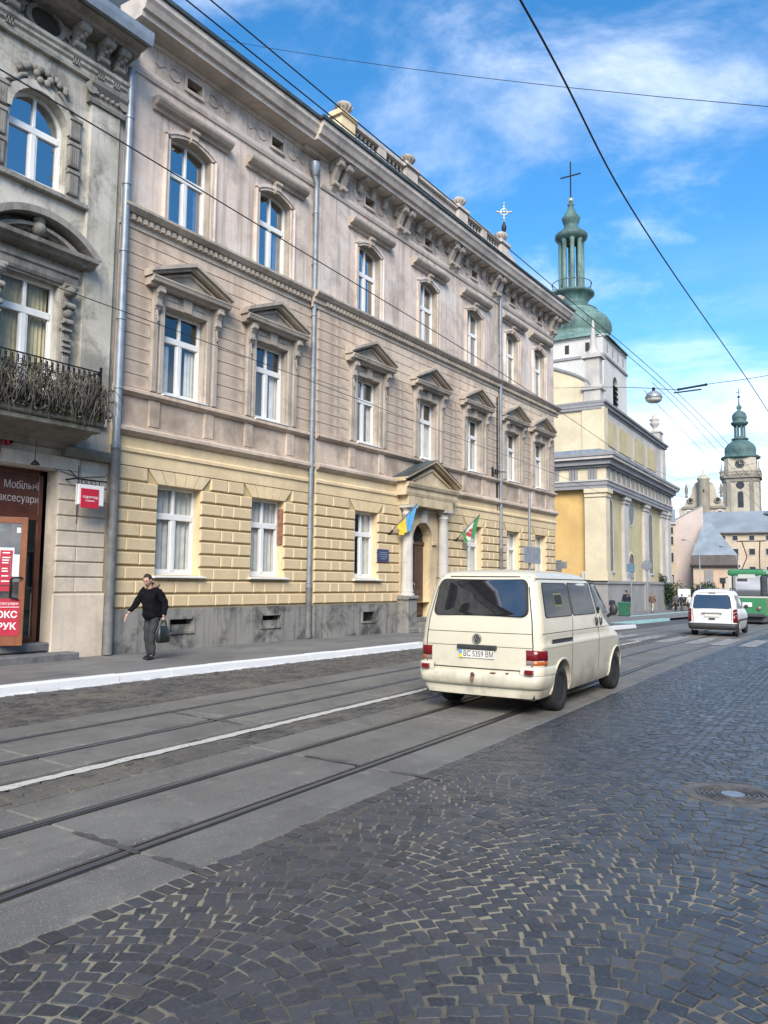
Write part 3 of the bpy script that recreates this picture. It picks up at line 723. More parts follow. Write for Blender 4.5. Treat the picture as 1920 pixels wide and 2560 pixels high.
# brackets under the cornice of the forward part
y = 17.55; 
prof = [(.0,14.10),(.10,14.06),(.16,14.14),(.20,14.28),(.40,14.33),(.46,14.40),(.46,14.436),(.0,14.436)]
modm = MB().prism(prof, lambda i,j,t: (i,t,j), -.085, .085).mesh('modillion', M['trim_dk'])
while y < Y1-.05: link('modillion', modm, top, None, (S2,y,0)); y += .692
brm = MB().prism([(.0,13.52),(.06,13.48),(.14,13.62),(.17,13.85),(.30,14.12),(.42,14.25),(.45,14.41),(.0,14.41)], lambda i,j,t: (i,t,j), -.10, .10)
brm.tube([(.16,-.13,13.72),(.16,.13,13.72)], .075, 10); brm.tube([(.36,-.13,14.28),(.36,.13,14.28)], .095, 10)
brm = brm.mesh('scroll_bracket', M['trim_dk'])
for y in (17.62,18.02,21.15,21.55,24.65,25.05,28.15,28.55,34.1,34.5): link('scroll_bracket', brm, top, None, (S2,y,0))
# attic vents
for k,(a,c,z0,z1,_) in enumerate(vents):
    o = off(a); mb = MB()
    for yy,y2 in ((a-.07,a),(c,c+.07)): mb.box(o-.01,o+.04,yy,y2,z0-.07,z1+.07)
    mb.box(o-.01,o+.045,a,c,z1,z1+.07); mb.box(o-.01,o+.06,a,c,z0-.08,z0)
    f = mb.build('attic_vent', M['pl2'], B)
    MB().box(o-.26,o-.2,a-.05,c+.05,z0-.05,z1+.05).build('vent_grille', M['room'], f)
    for s in (-1,1):                               # faint stucco wreaths beside each vent
        cc = (a+c)/2 + s*0.62; ob = MB()
        ob.tube([(o+.012,cc+.17*math.cos(q*.5),13.96+.15*math.sin(q*.5)) for q in range(13)], .016, 6)
        ob.tube([(o+.012,cc+s*(.2+.09*q),13.96+.07*math.sin(q*1.6)) for q in range(5)], .013, 6)
        ob.build('stucco_ornament', M['pl2'], f)

# --- windows
def pane_curtains(par, ya, yb, za, zb, p, amt, rnd, top=True):
    zb = zb if amt > .36 else za + (zb-za)*rnd.uniform(.60,.66)
    mb = MB()
    for side in (0,1):
        w = (yb-ya)*amt*rnd.uniform(.8,1.1); n = 14; pts = []
        for i in range(n+1):
            y = ya + w*i/n if side == 0 else yb - w*i/n
            pts.append((p+.025*math.sin(i*1.75+side), y))
        for (x0,yy0),(x1,yy1) in zip(pts,pts[1:]): mb.quad((x0,yy0,za),(x1,yy1,za),(x1,yy1,zb),(x0,yy0,zb))
    mb.sm = [True]*len(mb.f); return mb.build('curtain', M['curtain'], par, fix=False)
def window(par, ya, yb, za, zb, rise, p, split=0.66, glass='glass', curtain=0.3, rnd=rw, fw=0.075, name='window'):
    """casement: outer frame, mullion, transom; panes and curtain are sub parts"""
    q = p-.19; ft = .07; mb = MB(); c = (ya+yb)/2; zt = za + (zb-za+rise*0.5)*split
    mb.cbox(q-ft, q, ya, ya+fw, za, zb, .008); mb.cbox(q-ft, q, yb-fw, yb, za, zb, .008)
    mb.cbox(q-ft, q, ya+fw, yb-fw, za, za+fw*1.25, .008); mb.cbox(q-ft, q+.015, ya+fw, yb-fw, zt-.075, zt+.075, .012)
    if rise > 0:
        o1 = arc_pts(ya,yb,zb,rise); i1 = arc_pts(ya+fw,yb-fw,zb,rise-fw*.9)
        for k in range(len(o1)-1):
            a,b2,c2,d2 = o1[k],o1[k+1],i1[k+1],i1[k]
            mb.quad((q,*a),(q,*b2),(q,*c2),(q,*d2)); mb.quad((q,*d2),(q,*c2),(q-ft,*c2),(q-ft,*d2))
        mb.cbox(q-ft, q+.008, c-.035, c+.035, zt+.075, zb+rise-fw*.95, .008)
    else:
        mb.cbox(q-ft, q, ya+fw, yb-fw, zb-fw, zb, .008); mb.cbox(q-ft, q+.008, c-.035, c+.035, zt+.075, zb-fw, .008)
    mb.cbox(q-ft, q+.010, c-.055, c+.055, za+fw*1.25, zt-.075, .008)
    for s in (-1,1):                                # sash stiles
        y0_, y1_ = (ya+fw,c-.055) if s < 0 else (c+.055,yb-fw)
        for (u0,u1,w0,w1) in ((y0_,y0_+.04,za+fw,zt-.07),(y1_-.04,y1_,za+fw,zt-.07)): mb.box(q-ft+.02,q-.012,u0,u1,w0,w1)
        mb.box(q-ft+.02,q-.013,y0_+.04,y1_-.04,za+fw*1.2,za+fw*1.25+.05)
    w = mb.build(name, M['white_frame'], par)
    g = q-.04
    for s in (-1,1):
        y0_, y1_ = (ya+fw,c-.03) if s < 0 else (c+.03,yb-fw)
        tl = rnd.uniform(-.006,.006); tz = rnd.uniform(-.008,.008)
        P = lambda y,z: (g + tl*(y-c) + tz*(z-zt), y, z)
        MB().poly([P(y0_,za+.05),P(y1_,za+.05),P(y1_,zt),P(y0_,zt)]).build('pane', M[glass], w, fix=False)
        if rise > 0:
            ar = [a for a in arc_pts(ya+fw*.6,yb-fw*.6,zb,rise-fw*.5,14) if (a[0] <= c+.001 if s < 0 else a[0] >= c-.001)]
            MB().poly([P(y0_,zt),P(y1_,zt)] + [P(*a) for a in (ar[::-1])]).build('pane', M[glass], w, fix=False)
        else: MB().poly([P(y0_,zt),P(y1_,zt),P(y1_,zb-.03),P(y0_,zb-.03)]).build('pane', M[glass], w, fix=False)
    if curtain > 0: pane_curtains(w, ya+.02, yb-.02, za, zb+rise*.7 if split else zb, q-.12, curtain, rnd)
    return w
def sill(par, ya, yb, z, p, mat, proud=.12, h=.07):
    return MB().sweep_y([(p-.2,z-h),(p+proud-.01,z-h),(p+proud,z-h+.012),(p+proud,z-.02),(p-.2,z+.012)], ya, yb).build('window_sill', mat, par)
for i,(a,b) in enumerate(OPEN):
    o = off(a)
    if i != 3:
        w = window(B, a,b,1.86,3.94,0, o, .66, 'glass', (.50,.50,.48,.4,.48,.46,.46)[i]); sill(w, a-.10, b+.14, 1.85, o, M['white_frame'], .16, .06)
        MB().cbox(o-.01,o+.03,a-.02,b+.02,1.45,1.72,.012).build('apron_panel', M['yel'], w)
    w = window(B, a,b,6.06,8.16,0, o, .67, 'glass', (.36,.30,.22,.36,.16,.36,.30)[i]); sill(w, a-.02, b+.02, 6.07, o, M['white_frame'], .15, .05)
    w = window(B, a,b,10.24,12.32,.18, o, .62, 'glass_sky', (.25,.3,.0,.36,.3,.0,.2)[i]); sill(w, a-.02, b+.02, 10.255, o, M['tin_dark'], .10, .03)
    c = (a+b)/2; hw = (b-a)/2
    # first floor surround with pediment
    s = MB()
    for sg in (-1,1):
        y0_, y1_ = sorted((c+sg*hw, c+sg*(hw+.13))); s.cbox(o-.01,o+.075,y0_,y1_,6.05,8.20,.015)
        y0_, y1_ = sorted((c+sg*(hw+.13), c+sg*(hw+.20))); s.cbox(o-.01,o+.05,y0_,y1_,6.05,8.5,.01)
        y0_, y1_ = sorted((c+sg*(hw+.20), c+sg*(hw+.36))); s.cbox(o-.01,o+.10,y0_,y1_,6.05,8.5,.02)
    s.cbox(o-.01,o+.065,c-hw-.13,c+hw+.13,8.16,8.30,.015); s.cbox(o-.01,o+.035,c-hw-.13,c+hw+.13,8.30,8.5,.01)
    sur = s.build('window_surround', M['trim'], B)
    MB().prism([(c-.10,8.17),(c+.10,8.17),(c+.15,8.52),(c-.15,8.52)], lambda y,z,t: (t,y,z), o, o+.11).build('keystone', M['trim'], sur, bevel=.012)
    for sg in (-1,1):
        for g in (.07,): MB().cbox(o+.02,o+.055,c+sg*.42-.16,c+sg*.42+.16,8.33,8.46,.012).build('panel', M['trim'], sur)
        yc = c+sg*(hw+.27); bb = MB()
        bb.prism([(o+.08,8.02),(o+.13,7.98),(o+.20,8.10),(o+.19,8.24),(o+.27,8.38),(o+.29,8.50),(o+.08,8.50)], lambda x,z,t: (x,t,z), yc-.075, yc+.075)
        bb.tube([(o+.15,yc-.09,8.10),(o+.15,yc+.09,8.10)], .055, 10); bb.tube([(o+.24,yc-.09,8.40),(o+.24,yc+.09,8.40)], .06, 10)
        for k in range(4): bb.tube([(o+.11+.012*k,yc-.03+.02*k,7.98-.06*k),(o+.12,yc,7.92-.07*k)], .035-.006*k, 6)
        bb.build('scroll_bracket', M['trim_dk'], sur)
    pd = MB(); W2 = hw+.60; zb = 8.50; za_ = 8.70; apex = 9.20
    pd.sweep_y([(o-.02,zb),(o+.20,zb),(o+.22,zb+.06),(o+.32,zb+.08),(o+.34,zb+.14),(o+.36,zb+.17),(o+.36,zb+.20),(o-.02,zb+.205)], c-W2+.04, c+W2-.04)
    pd.prism([(c-W2+.1,za_),(c+W2-.1,za_),(c,apex-.05)], lambda y,z,t: (t,y,z), o-.02, o+.10)
    for sg in (-1,1):
        sl = (apex-za_)/W2
        for (t0,t1,pr) in ((.0,.07,.30),(.07,.16,.38)):
            pts = [(c+sg*W2, za_+t0),(c+sg*W2, za_+t1),(c, apex+t1),(c, apex+t0)]
            pd.prism(pts, lambda y,z,t: (t,y,z), o-.02, o+pr)
        pd.prism([(c+sg*(W2-.32),za_+.02),(c+sg*(W2-.32),za_+.07),(c,apex-.05),(c,apex-.12)], lambda y,z,t: (t,y,z), o+.09, o+.16)
    pd.build('pediment', M['trim'], sur)
    # second floor surround with straight hood
    s = MB()
    for sg in (-1,1):
        y0_, y1_ = sorted((c+sg*hw, c+sg*(hw+.10))); s.cbox(o-.01,o+.06,y0_,y1_,10.22,12.28,.015)
        y0_, y1_ = sorted((c+sg*(hw+.10), c+sg*(hw+.17))); s.cbox(o-.01,o+.09,y0_,y1_,10.22,12.34,.02)
    for (dr,dp,e) in ((.10,.06,0),(.17,.09,.10)):
        ai = arc_pts(c-hw-e,c+hw+e,12.32+e*.35,.18+e*.35); ao = arc_pts(c-hw-dr,c+hw+dr,12.32+dr*.4,.18+dr*.55)
        for k in range(len(ai)-1):
            (y0_,z0_),(y1_,z1_),(y2_,z2_),(y3_,z3_) = ai[k],ai[k+1],ao[k+1],ao[k]
            s.add([(x,y,z) for x in (o-.01,o+dp) for y,z in ((y0_,z0_),(y1_,z1_),(y2_,z2_),(y3_,z3_))], [(4,5,6,7),(0,1,5,4),(1,2,6,5),(2,3,7,6),(3,0,4,7)])
    sur2 = s.build('window_surround', M['pl2'], B)
    ks = MB().prism([(c-.10,12.46),(c+.10,12.46),(c+.13,12.80),(c-.13,12.80)], lambda y,z,t: (t,y,z), o, o+.13)
    ks.tube([(o+.13,c-.12,12.74),(o+.13,c+.12,12.74)], .06, 8); ks.tube([(o+.12,c-.10,12.55),(o+.12,c+.10,12.55)], .045, 8)
    ks.build('keystone', M['trim'], sur2)
    h = MB(); hw2 = hw+.55
    h.sweep_y([(o-.02,12.78),(o+.08,12.78),(o+.10,12.86),(o+.20,12.88),(o+.26,12.95),(o+.28,13.0),(o+.28,13.05),(o-.02,13.09)], c-hw2, c+hw2)
    h.build('hood', M['trim'], sur2)
# bare brick patch in the right hand reveal of the second ground floor window
MB().cbox(-.16,0.004,15.90,15.948,2.75,3.72,.004).build('brick_patch', M['brick_raw'], B)
# recessed panels of the band below the first floor sills
for i,(a,b) in enumerate(OPEN):
    if i == 3: continue
    o = off(a)
    for (ya,yb) in ((a-.34,a-.02),(b+.02,b+.34)): MB().cbox(o-.01,o+.045,ya,yb,5.23,5.86,.02).build('pedestal_panel', M['pl1'], B)

# --- balustrade with urns
bal = MB(); o = S2 + .30
bal.box(o-.02,o+.24,17.35,28.55,14.98,15.14); bal.cbox(o-.04,o+.27,17.35,28.55,15.60,15.74,.02)
bal.box(o+.04,o+.16,21.45,24.4,15.14,15.60)
bal = bal.build('balustrade', M['cornice'], B)
balm = MB().lathe([(.06,0),(.06,.04),(.035,.07),(.075,.17),(.06,.24),(.03,.33),(.05,.40),(.06,.43),(.06,.46)], seg=8).mesh('baluster', M['cornice'])
for a,c in ((18.0,19.25),(19.75,20.85),(25.1,26.3),(26.75,27.85)):
    n = max(2,int((c-a)/.205))
    for k in range(n): link('baluster', balm, bal, None, (o+.11, a+(c-a)*(k+.5)/n, 15.14))
for y in (17.62,21.15,24.68,28.2):
    MB().box(o-.08,o+.32,y-.34,y+.34,14.98,15.62).cbox(o-.12,o+.38,y-.42,y+.42,15.62,15.78,.03).build('pedestal', M['yel'] if y < 18 else M['cornice'], bal)
    u = MB().lathe([(.16,15.78),(.16,15.82),(.08,15.86),(.10,15.90),(.22,15.98),(.27,16.06),(.24,16.14),(.14,16.20),(.06,16.23)], o+.12, y, 0, 14)
    for k in range(10):
        a = k*math.pi/5; u.tube([(o+.12+.11*math.cos(a),y+.11*math.sin(a),15.9),(o+.12+.27*math.cos(a),y+.27*math.sin(a),16.04),(o+.12+.12*math.cos(a),y+.12*math.sin(a),16.19)], .035, 6)
    u.build('stone_urn', M['trim_dk'], bal)
for y in (19.5,26.5): MB().box(o-.02,o+.26,y-.2,y+.2,15.14,15.602).build('pedestal', M['cornice'], bal)
MB().lathe([(.2,14.98),(.25,15.1),(.12,15.2),(.3,15.35),(.1,15.48)], S2+.4, 34.4, 0, 12).build('stone_urn', M['trim_dk'], B)

# --- downpipes
def pipe(y, p, ztop, hop=True, zsw=2.2, r=.07, par=B):
    mb = MB()
    if hop:
        mb.lathe([(.07,ztop-.1),(.15,ztop+.12),(.15,ztop+.3)], p+.03, y-.12, 0, 10)
        mb.tube([(p+.02,y-.12,ztop-.05),(p+.02,y-.02,ztop-.3),(p,y,ztop-.5),(p,y,zsw)], r, 12)
    else: mb.tube([(p,y,ztop),(p,y,zsw)], r, 12)
    z = ztop-1.2
    o = mb.build('drainpipe', M['zinc'], par)
    MB().tube([(p,y,zsw+.02),(p,y,1.1),(p+.01,y,.16)], r*1.22, 12).build('lower_pipe', M['pipe_dark'], o)
    while z > zsw: MB().tube([(p,y,z),(p,y,z+.05)], r*1.2, 12).box(p-.2,p,y-.012,y+.012,z+.01,z+.04).build('pipe_bracket', M['zinc'], o); z -= 1.55
    MB().tube([(p,y,zsw-.02),(p,y,zsw+.06)], r*1.35, 12).build('pipe_collar', M['zinc'], o); return o
pipe(10.38, .16, 13.3, False, 4.6, .085); pipe(16.93, .14, 13.75, True, 1.1+.5); pipe(28.75, S2+.12, 13.95, True, 3.2, .065)
MB().box(S2-.01,S2+.05,28.55,28.62,4.5,9.4).build('cable_duct', M['iron'], B)
mb = MB().tube([(S2,28.2,6.25),(S2+.5,28.2,6.22),(S2+.62,28.2,6.2)], .02, 6); mb.lathe([(.05,0),(.09,.06),(.05,.12),(.09,.18),(.05,.24)], S2+.2, 28.2, 6.12, 8); mb.box(S2,S2+.03,28.1,28.3,6.0,6.45)
mb.build('wire_bracket', M['iron'], B)

# --- portal
P = MB(); o = S2
P.box(o-.01,o+.06,21.45,22.16,1.08,4.30); P.box(o-.01,o+.06,23.44,24.15,1.08,4.30)
ar = arc_pts(22.16,23.44,3.18,.64,16)
for (a,za_),(b,zb_) in zip(ar,ar[1:]): P.add([(x,y,z) for x in (o-.01,o+.06) for y,z in ((a,za_),(b,zb_),(b,4.30),(a,4.30))], [(4,5,6,7),(0,1,5,4)])
M['portal'] = plaster('weathered_portal_stucco', (0.62,0.50,0.33), (0.26,0.22,0.16), 0.5, (0.66,0.57,0.43), 0.5, 0.4, 0.25)
portal = P.build('portal', M['portal'], B)
ao, ai = arc_pts(22.0,23.6,3.18,.80,16), arc_pts(22.16,23.44,3.18,.64,16); am = MB()
for k in range(16):
    am.add([(x,y,z) for x in (o+.05,o+.11) for y,z in (ai[k],ai[k+1],ao[k+1],ao[k])], [(4,5,6,7),(0,1,5,4),(2,3,7,6)])
am.cbox(o+.05,o+.14,21.9,22.17,3.06,3.18,.02); am.cbox(o+.05,o+.14,23.43,23.7,3.06,3.18,.02); am.build('arch_moulding', M['portal'], portal)
km = MB().prism([(22.68,3.80),(22.92,3.80),(22.97,4.30),(22.63,4.30)], lambda y,z,t: (t,y,z), o+.05, o+.20); km.tube([(o+.19,22.65,4.2),(o+.19,22.95,4.2)], .06, 8); km.build('keystone', M['stone_w'], portal)
for y in (21.63,23.95):
    ped = MB().cbox(-.1+o,o+.46,y-.28,y+.28,.10,1.20,.03); ped.cbox(o-.1,o+.52,y-.33,y+.33,1.20,1.32,.03); ped.cbox(o-.1,o+.50,y-.32,y+.32,.10,.28,.03); ped.build('column_pedestal', M['plinth'], portal)
    prof = [(.25,1.32),(.25,1.38),(.20,1.42),(.23,1.47),(.19,1.52)] + [(.19-.025*(k/8)**1.6,1.52+2.46*k/8) for k in range(9)] + [(.185,4.0),(.185,4.04),(.165,4.06),(.165,4.14),(.23,4.22)]
    cm = MB().lathe(prof, o+.24, y, 0, 24); cm.box(o+.0,o+.49,y-.25,y+.25,4.22,4.31); cm.lathe([(.192,2.42),(.192,2.45)], o+.24, y, 0, 24)
    cm.build('column', M['stone_w'], portal)
en = MB(); en.box(o-.02,o+.46,21.36,24.24,4.31,4.62); en.sweep_y([(o-.02,4.62),(o+.47,4.62),(o+.50,4.72),(o+.50,4.86),(o+.56,4.90),(o+.60,5.0),(o+.60,5.05),(o-.02,5.06)], 21.15, 24.5)
en.prism([(21.35,5.05),(24.25,5.05),(22.8,5.70)], lambda y,z,t: (t,y,z), o-.02, o+.42)
en.build('entablature', M['portal'], portal)
ra = MB()
for sg in (-1,1):
    e = 22.8+sg*1.78
    for t0,t1,pr in ((.0,.08,.54),(.08,.14,.64)): ra.prism([(e,5.06+t0),(e,5.06+t1),(22.8,5.80+t1),(22.8,5.80+t0)], lambda y,z,t: (t,y,z), o-.02, o+pr)
    ra.prism([(22.8+sg*1.3,5.08),(22.8+sg*1.3,5.13),(22.8,5.66),(22.8,5.58)], lambda y,z,t: (t,y,z), o+.41, o+.48)
ra.build('raking_cornice', M['portal'], portal)
MB().poly([(o+.66,21.0,5.205),(o+.66,22.8,5.955),(o-.02,22.8,5.955),(o-.02,21.0,5.205)]).poly([(o+.66,24.6,5.205),(o+.66,22.8,5.955),(o-.02,22.8,5.955),(o-.02,24.6,5.205)]).build('pediment_flashing', M['tin_dark'], portal)
# door in its deep recess
q = o-.30
for y in (22.16,23.44):
    rc = MB(); rc.quad((o+.1,y,.10),(q,y,.10),(q,y,1.078),(o+.1,y,1.078)); rc.quad((o+.1,y,.1),(o+.1,y+(-.75 if y < 23 else .75),.1),(o+.1,y+(-.75 if y < 23 else .75),1.08),(o+.1,y,1.08))
    rc.build('door_recess', M['yel'], portal)
d = MB(); D = q+.02
for (a,b) in ((22.16,22.78),(22.82,23.44)):
    d.cbox(D-.05,D,a,b,.60,3.06,.01); 
    for (z0,z1) in ((.78,1.45),(1.58,2.78)): d.cbox(D-.01,D+.035,a+.10,b-.10,z0,z1,.03)
d.cbox(D-.05,D+.06,22.16,23.44,3.06,3.18,.02); d.tube([(D+.05,22.80,.62),(D+.05,22.80,3.05)], .035, 8)
door = d.build('entrance_door', M['wood_dk'], B)
MB().box(D+.036,D+.045,22.30,22.40,1.75,2.25).build('notice', M['white_frame'], door)
MB().tube([(D+.05,22.72,1.45),(D+.10,22.72,1.5),(D+.10,22.72,1.7),(D+.05,22.72,1.75)], .012, 6).build('handle', M['shiny'], door)
fl = MB().poly([(D,22.2,3.2),(D,23.4,3.2)] + [(D,y,z) for y,z in arc_pts(22.2,23.4,3.2,.60,16)[::-1]]).build('fanlight', M['room'], door, fix=False)
gr = MB()
for k in range(1,8): a = math.pi*k/8; gr.tube([(D+.02,22.8,3.2),(D+.02,22.8+.6*math.cos(a),3.2+.6*math.sin(a))], .012, 6)
gr.tube([(D+.02,22.8+.33*math.cos(math.pi*k/10),3.2+.33*math.sin(math.pi*k/10)) for k in range(11)], .012, 6); gr.build('fanlight_grille', M['iron'], door)
for k in range(3): MB().cbox(q-.1,o+.46-.20*k,22.10,23.50,.10+.155*k,.10+.155*(k+1),.015).build('doorstep', M['plinth'], portal)
# ================================================================ the grey house with the shop
AX = -14.56
M['plA'] = plaster('grey_old_plaster', (0.50,0.47,0.40), (0.17,0.16,0.135), 0.75, (0.58,0.55,0.49), 0.8, 0.45, 0.45, scale=1.5, thr=0.48)
M['trimA'] = plaster('soot_grey_stucco', (0.30,0.28,0.25), (0.11,0.105,0.095), 0.7, (0.36,0.34,0.30), 0.5, 0.45, 0.45, scale=1.8)
M['plA_low'] = plaster('cream_shop_front', (0.68,0.585,0.47), (0.28,0.25,0.21), 0.35, (0.60,0.53,0.44), 0.4, 0.22, 0.2, scale=1.2)
M['slab'] = plaster('mossy_balcony_slab', (0.25,0.23,0.195), (0.10,0.105,0.06), 0.8, (0.33,0.31,0.26), 0.4, 0.4, 0.4, scale=1.5)
M['brown'] = plain('brown_shop_frame', (0.105,0.035,0.022), 0.38, 0, 0.2, 5, 0.05)
M['brown_or'] = plain('orange_brown_door', (0.22,0.075,0.030), 0.38, 0, 0.22, 5, 0.05)
M['red_film'] = plain('red_shop_film', (0.42,0.020,0.045), 0.35, 0, 0.06, 3)
M['red_sign'] = plain('red_sign_panel', (0.55,0.022,0.055), 0.35, 0, 0.05, 3)
M['white_film'] = plain('white_lettering', (0.80,0.78,0.76), 0.5, 0, 0.04, 3)
M['pale_film'] = plain('faded_lettering', (0.52,0.45,0.43), 0.5, 0, 0.15, 5)
M['paper'] = plain('paper_notice', (0.72,0.72,0.70), 0.8, 0, 0.05, 3)
M['glass_shop'] = glass_mat('shop_glass', (0.62,0.66,0.64), 0.16)
M['shop_in'] = plain('shop_interior', (0.10,0.105,0.098), 0.9, 0, 0.45, 1.8)
M['step_stone'] = plain('grey_step_stone', (0.14,0.14,0.145), 0.7, 0, 0.25, 5, 0.3)
A = thing('apartment_building', 'grey weathered house with red lettered shop door and overgrown balcony, left edge', 'building', (AX,0,0))
ra = random.Random(77)
TXT = {}
def text(name, s, size, mat, par, origin, udir=(0,1,0), vdir=(0,0,1), depth=0.004, align='LEFT', fit=None, sx=1.0, bold=0.0):
    """flat lettering lying in the plane of udir, vdir (parent space), as mesh"""
    cu = bpy.data.curves.new(name, 'FONT'); cu.body = s; cu.size = size; cu.extrude = depth; cu.align_x = align; cu.offset = bold; cu.resolution_u = 3
    ob = bpy.data.objects.new(name, cu); COL.objects.link(ob)
    me = evaluated(ob); bpy.data.objects.remove(ob); bpy.data.curves.remove(cu)
    if fit and len(me.vertices):
        xs = [v.co.x for v in me.vertices]; sx = fit/(max(xs)-min(xs))
    U, V = Vector(udir).normalized(), Vector(vdir).normalized(); N = U.cross(V)
    for v in me.vertices: v.co = Vector(origin) + U*v.co.x*sx + V*v.co.y + N*v.co.z
    me.materials.clear(); me.materials.append(mat); me.name = name
    return link(name, me, par)
WA = [(7.72,8.97,5.35,7.80,0.0),(7.72,8.97,9.76,11.05,0.62),(8.05-.02,8.65,12.98,13.45,0.0)]
mb = MB(); ZT = 13.95
ext = []
for y in (-1.5,1.6,4.7,-4.6,-7.7,-10.8): ext += [(y,y+1.25,5.35,7.8,0),(y,y+1.25,9.76,11.05,.62)]
wall(mb, -30, 10.34, 4.25, ZT, 0, WA[:2]+ext, 0.30, 0, 0); mb.quad((0,10.34,.1),(-12,10.34,.1),(-12,10.34,ZT),(0,10.34,ZT)); mb.quad((0,-30,.1),(-12,-30,.1),(-12,-30,ZT),(0,-30,ZT)); mb.quad((-12,-30,.1),(-12,10.34,.1),(-12,10.34,ZT),(-12,-30,ZT)); mb.quad((-12,-30,ZT),(0,-30,ZT),(0,10.34,ZT),(-12,10.34,ZT))
mb.build('upper_wall', M['plA'], A)
mb = MB(); wall(mb, -30, 10.34, .1, 4.25, 0, [(6.2,9.14,.1,3.95,0),(1.5,4.6,.5,3.6,0),(-4,-.5,.5,3.6,0)], 0.36, 0, 0); mb.build('shop_front_wall', M['plA_low'], A)
MB().box(-1.8,-1.7,-29,10.2,.1,13.5).build('rooms', M['room'], A)
for (a,b,za,zb,rise) in ext: MB().box(-.32,-.28,a,b,za,zb+rise).build('window', M['room'], A)
# corner strip, bands
MB().cbox(-.01,.09,9.46,10.20,5.0,12.02,.02).build('corner_pilaster', M['plA'], A)
cp = MB(); cp.sweep_y([(0,12.02),(.13,12.02),(.15,12.10),(.12,12.14),(.12,12.3),(.22,12.42),(.24,12.52),(0,12.52)], 9.38, 10.28)
cp.tube([(.13,9.40,12.32),(.17,9.40,12.32)], .13, 12); cp.tube([(.13,10.22,12.32),(.17,10.22,12.32)], .13, 12)
for k in range(5): cp.sphere((.14,9.55+k*.13,12.26),.05,8,6)
cp.build('pilaster_capital', M['trimA'], A)
fr = MB().sweep_y([(-.01,12.52),(.10,12.52),(.12,12.58),(.12,12.66),(.17,12.70),(.17,12.76),(.22,12.80),(.22,12.88),(-.01,12.92)], -30, 10.33); fr.build('frieze_moulding', M['plA'], A)
co = MB().sweep_y([(-.01,13.42),(.45,13.46),(.50,13.52),(.72,13.55),(.75,13.66),(.82,13.70),(-.01,13.95)], -30, 10.36).build('roof_cornice', M['trimA'], A)
MB().sweep_y([(.68,13.60),(.86,13.56),(.90,13.72),(.90,13.86),(.84,13.88),(.2,14.12),(-.2,14.12),(-.2,13.9)], -30, 10.40).build('eaves_gutter', M['zinc'], A)
for y in (10.02,9.62,9.02,7.55,7.15):                # ornate console brackets under the eaves
    b_m = MB().prism([(.10,12.92),(.17,12.86),(.22,12.98),(.20,13.1),(.30,13.2),(.42,13.30),(.46,13.44),(.10,13.44)], lambda i,j,t: (i,t,j), y-.10, y+.10)
    b_m.tube([(.22,y-.12,13.02),(.22,y+.12,13.02)], .075, 10); b_m.tube([(.40,y-.12,13.34),(.40,y+.12,13.34)], .085, 10)
    for k in range(3): b_m.sphere((.24+.06*k,y-.05+.05*k,13.12+.06*k), .055, 8, 6)
    for k in range(3): b_m.box(.09,.17,y-.08+.06*k,y-.05+.06*k,12.62,12.9)
    b_m.build('console_bracket', M['trimA'], co)
ovm = MB(); N = 20
for k in range(N):
    a, b2 = 2*math.pi*k/N, 2*math.pi*(k+1)/N
    P = lambda r,t,x: (x, 8.34+.34*r*math.cos(t), 13.18+.25*r*math.sin(t))
    ovm.add([P(1,a,.03),P(1.35,a,.03),P(1.35,b2,.03),P(1,b2,.03),P(1,a,.10),P(1.3,a,.10),P(1.3,b2,.10),P(1,b2,.10)], [(4,5,6,7),(1,2,6,5),(0,3,7,4)])
ovf = ovm.build('oval_window', M['trimA'], A)
MB().poly([(.025, 8.34+.345*math.cos(2*math.pi*k/N), 13.18+.255*math.sin(2*math.pi*k/N)) for k in range(N)]).build('dark_opening', M['room'], ovf)
for s in (-1,1):
    sc = MB()
    for k in range(7): sc.sphere((.05, 8.34+s*(.55+.06*math.sin(k*1.3)), 12.98+.06*k), .055, 8, 6, 0, (.6,1,1))
    sc.build('stucco_scroll', M['trimA'], ovf)
# second floor window with arch, quoin strips and cartouche
w = window(A, 7.72,8.97,9.76,11.05,.62, 0, .72, 'glass_sky', 0, ra, .07)
sill(A, 7.1, 9.46, 9.72, 0, M['trimA'], .13, .12)
for s, y0_ in ((-1,7.38),(1,9.0)):
    for k,(z0,z1) in enumerate(((9.80,10.34),(10.40,10.95),(11.02,11.50))):
        q = MB().cbox(-.01,.075,y0_,y0_+.26,z0,z1,.02); q.cbox(-.01,.10,y0_-.02,y0_+.28,z1-.09,z1,.015)
        for j in range(4): q.box(.07,.085,y0_+.04+.05*j,y0_+.065+.05*j,z0+.05,z1-.12)
        q.build('fluted_block', M['trimA'], w)
ao, ai = arc_pts(7.55,9.14,11.05,.80,14), arc_pts(7.72,8.97,11.05,.62,14); am = MB()
for k in range(14): am.add([(x,y,z) for x in (-.01,.07) for y,z in (ai[k],ai[k+1],ao[k+1],ao[k])], [(4,5,6,7),(0,1,5,4),(2,3,7,6)])
am.build('arch_moulding', M['plA'], w)
cr = MB()
for k in range(15): a = math.pi*(.08+.84*k/14); cr.sphere((.06, 8.345-.52*math.cos(a)*(1+.12*math.sin(k*2)), 11.86+.26*math.sin(a)), .075, 8, 6, 0, (.6,1,1))
for k in range(6): cr.sphere((.09, 8.345+.15*math.cos(k*1.05), 11.98+.13*math.sin(k*1.05)), .08, 8, 6, 0, (.7,1,1))
for s in (-1,1): cr.tube([(.05,8.345+s*(.35+.1*k),11.84-.075*k+.03*math.sin(k*2)) for k in range(6)], [.06,.055,.05,.045,.04,.02], 8)
cr.build('cartouche', M['trimA'], w)
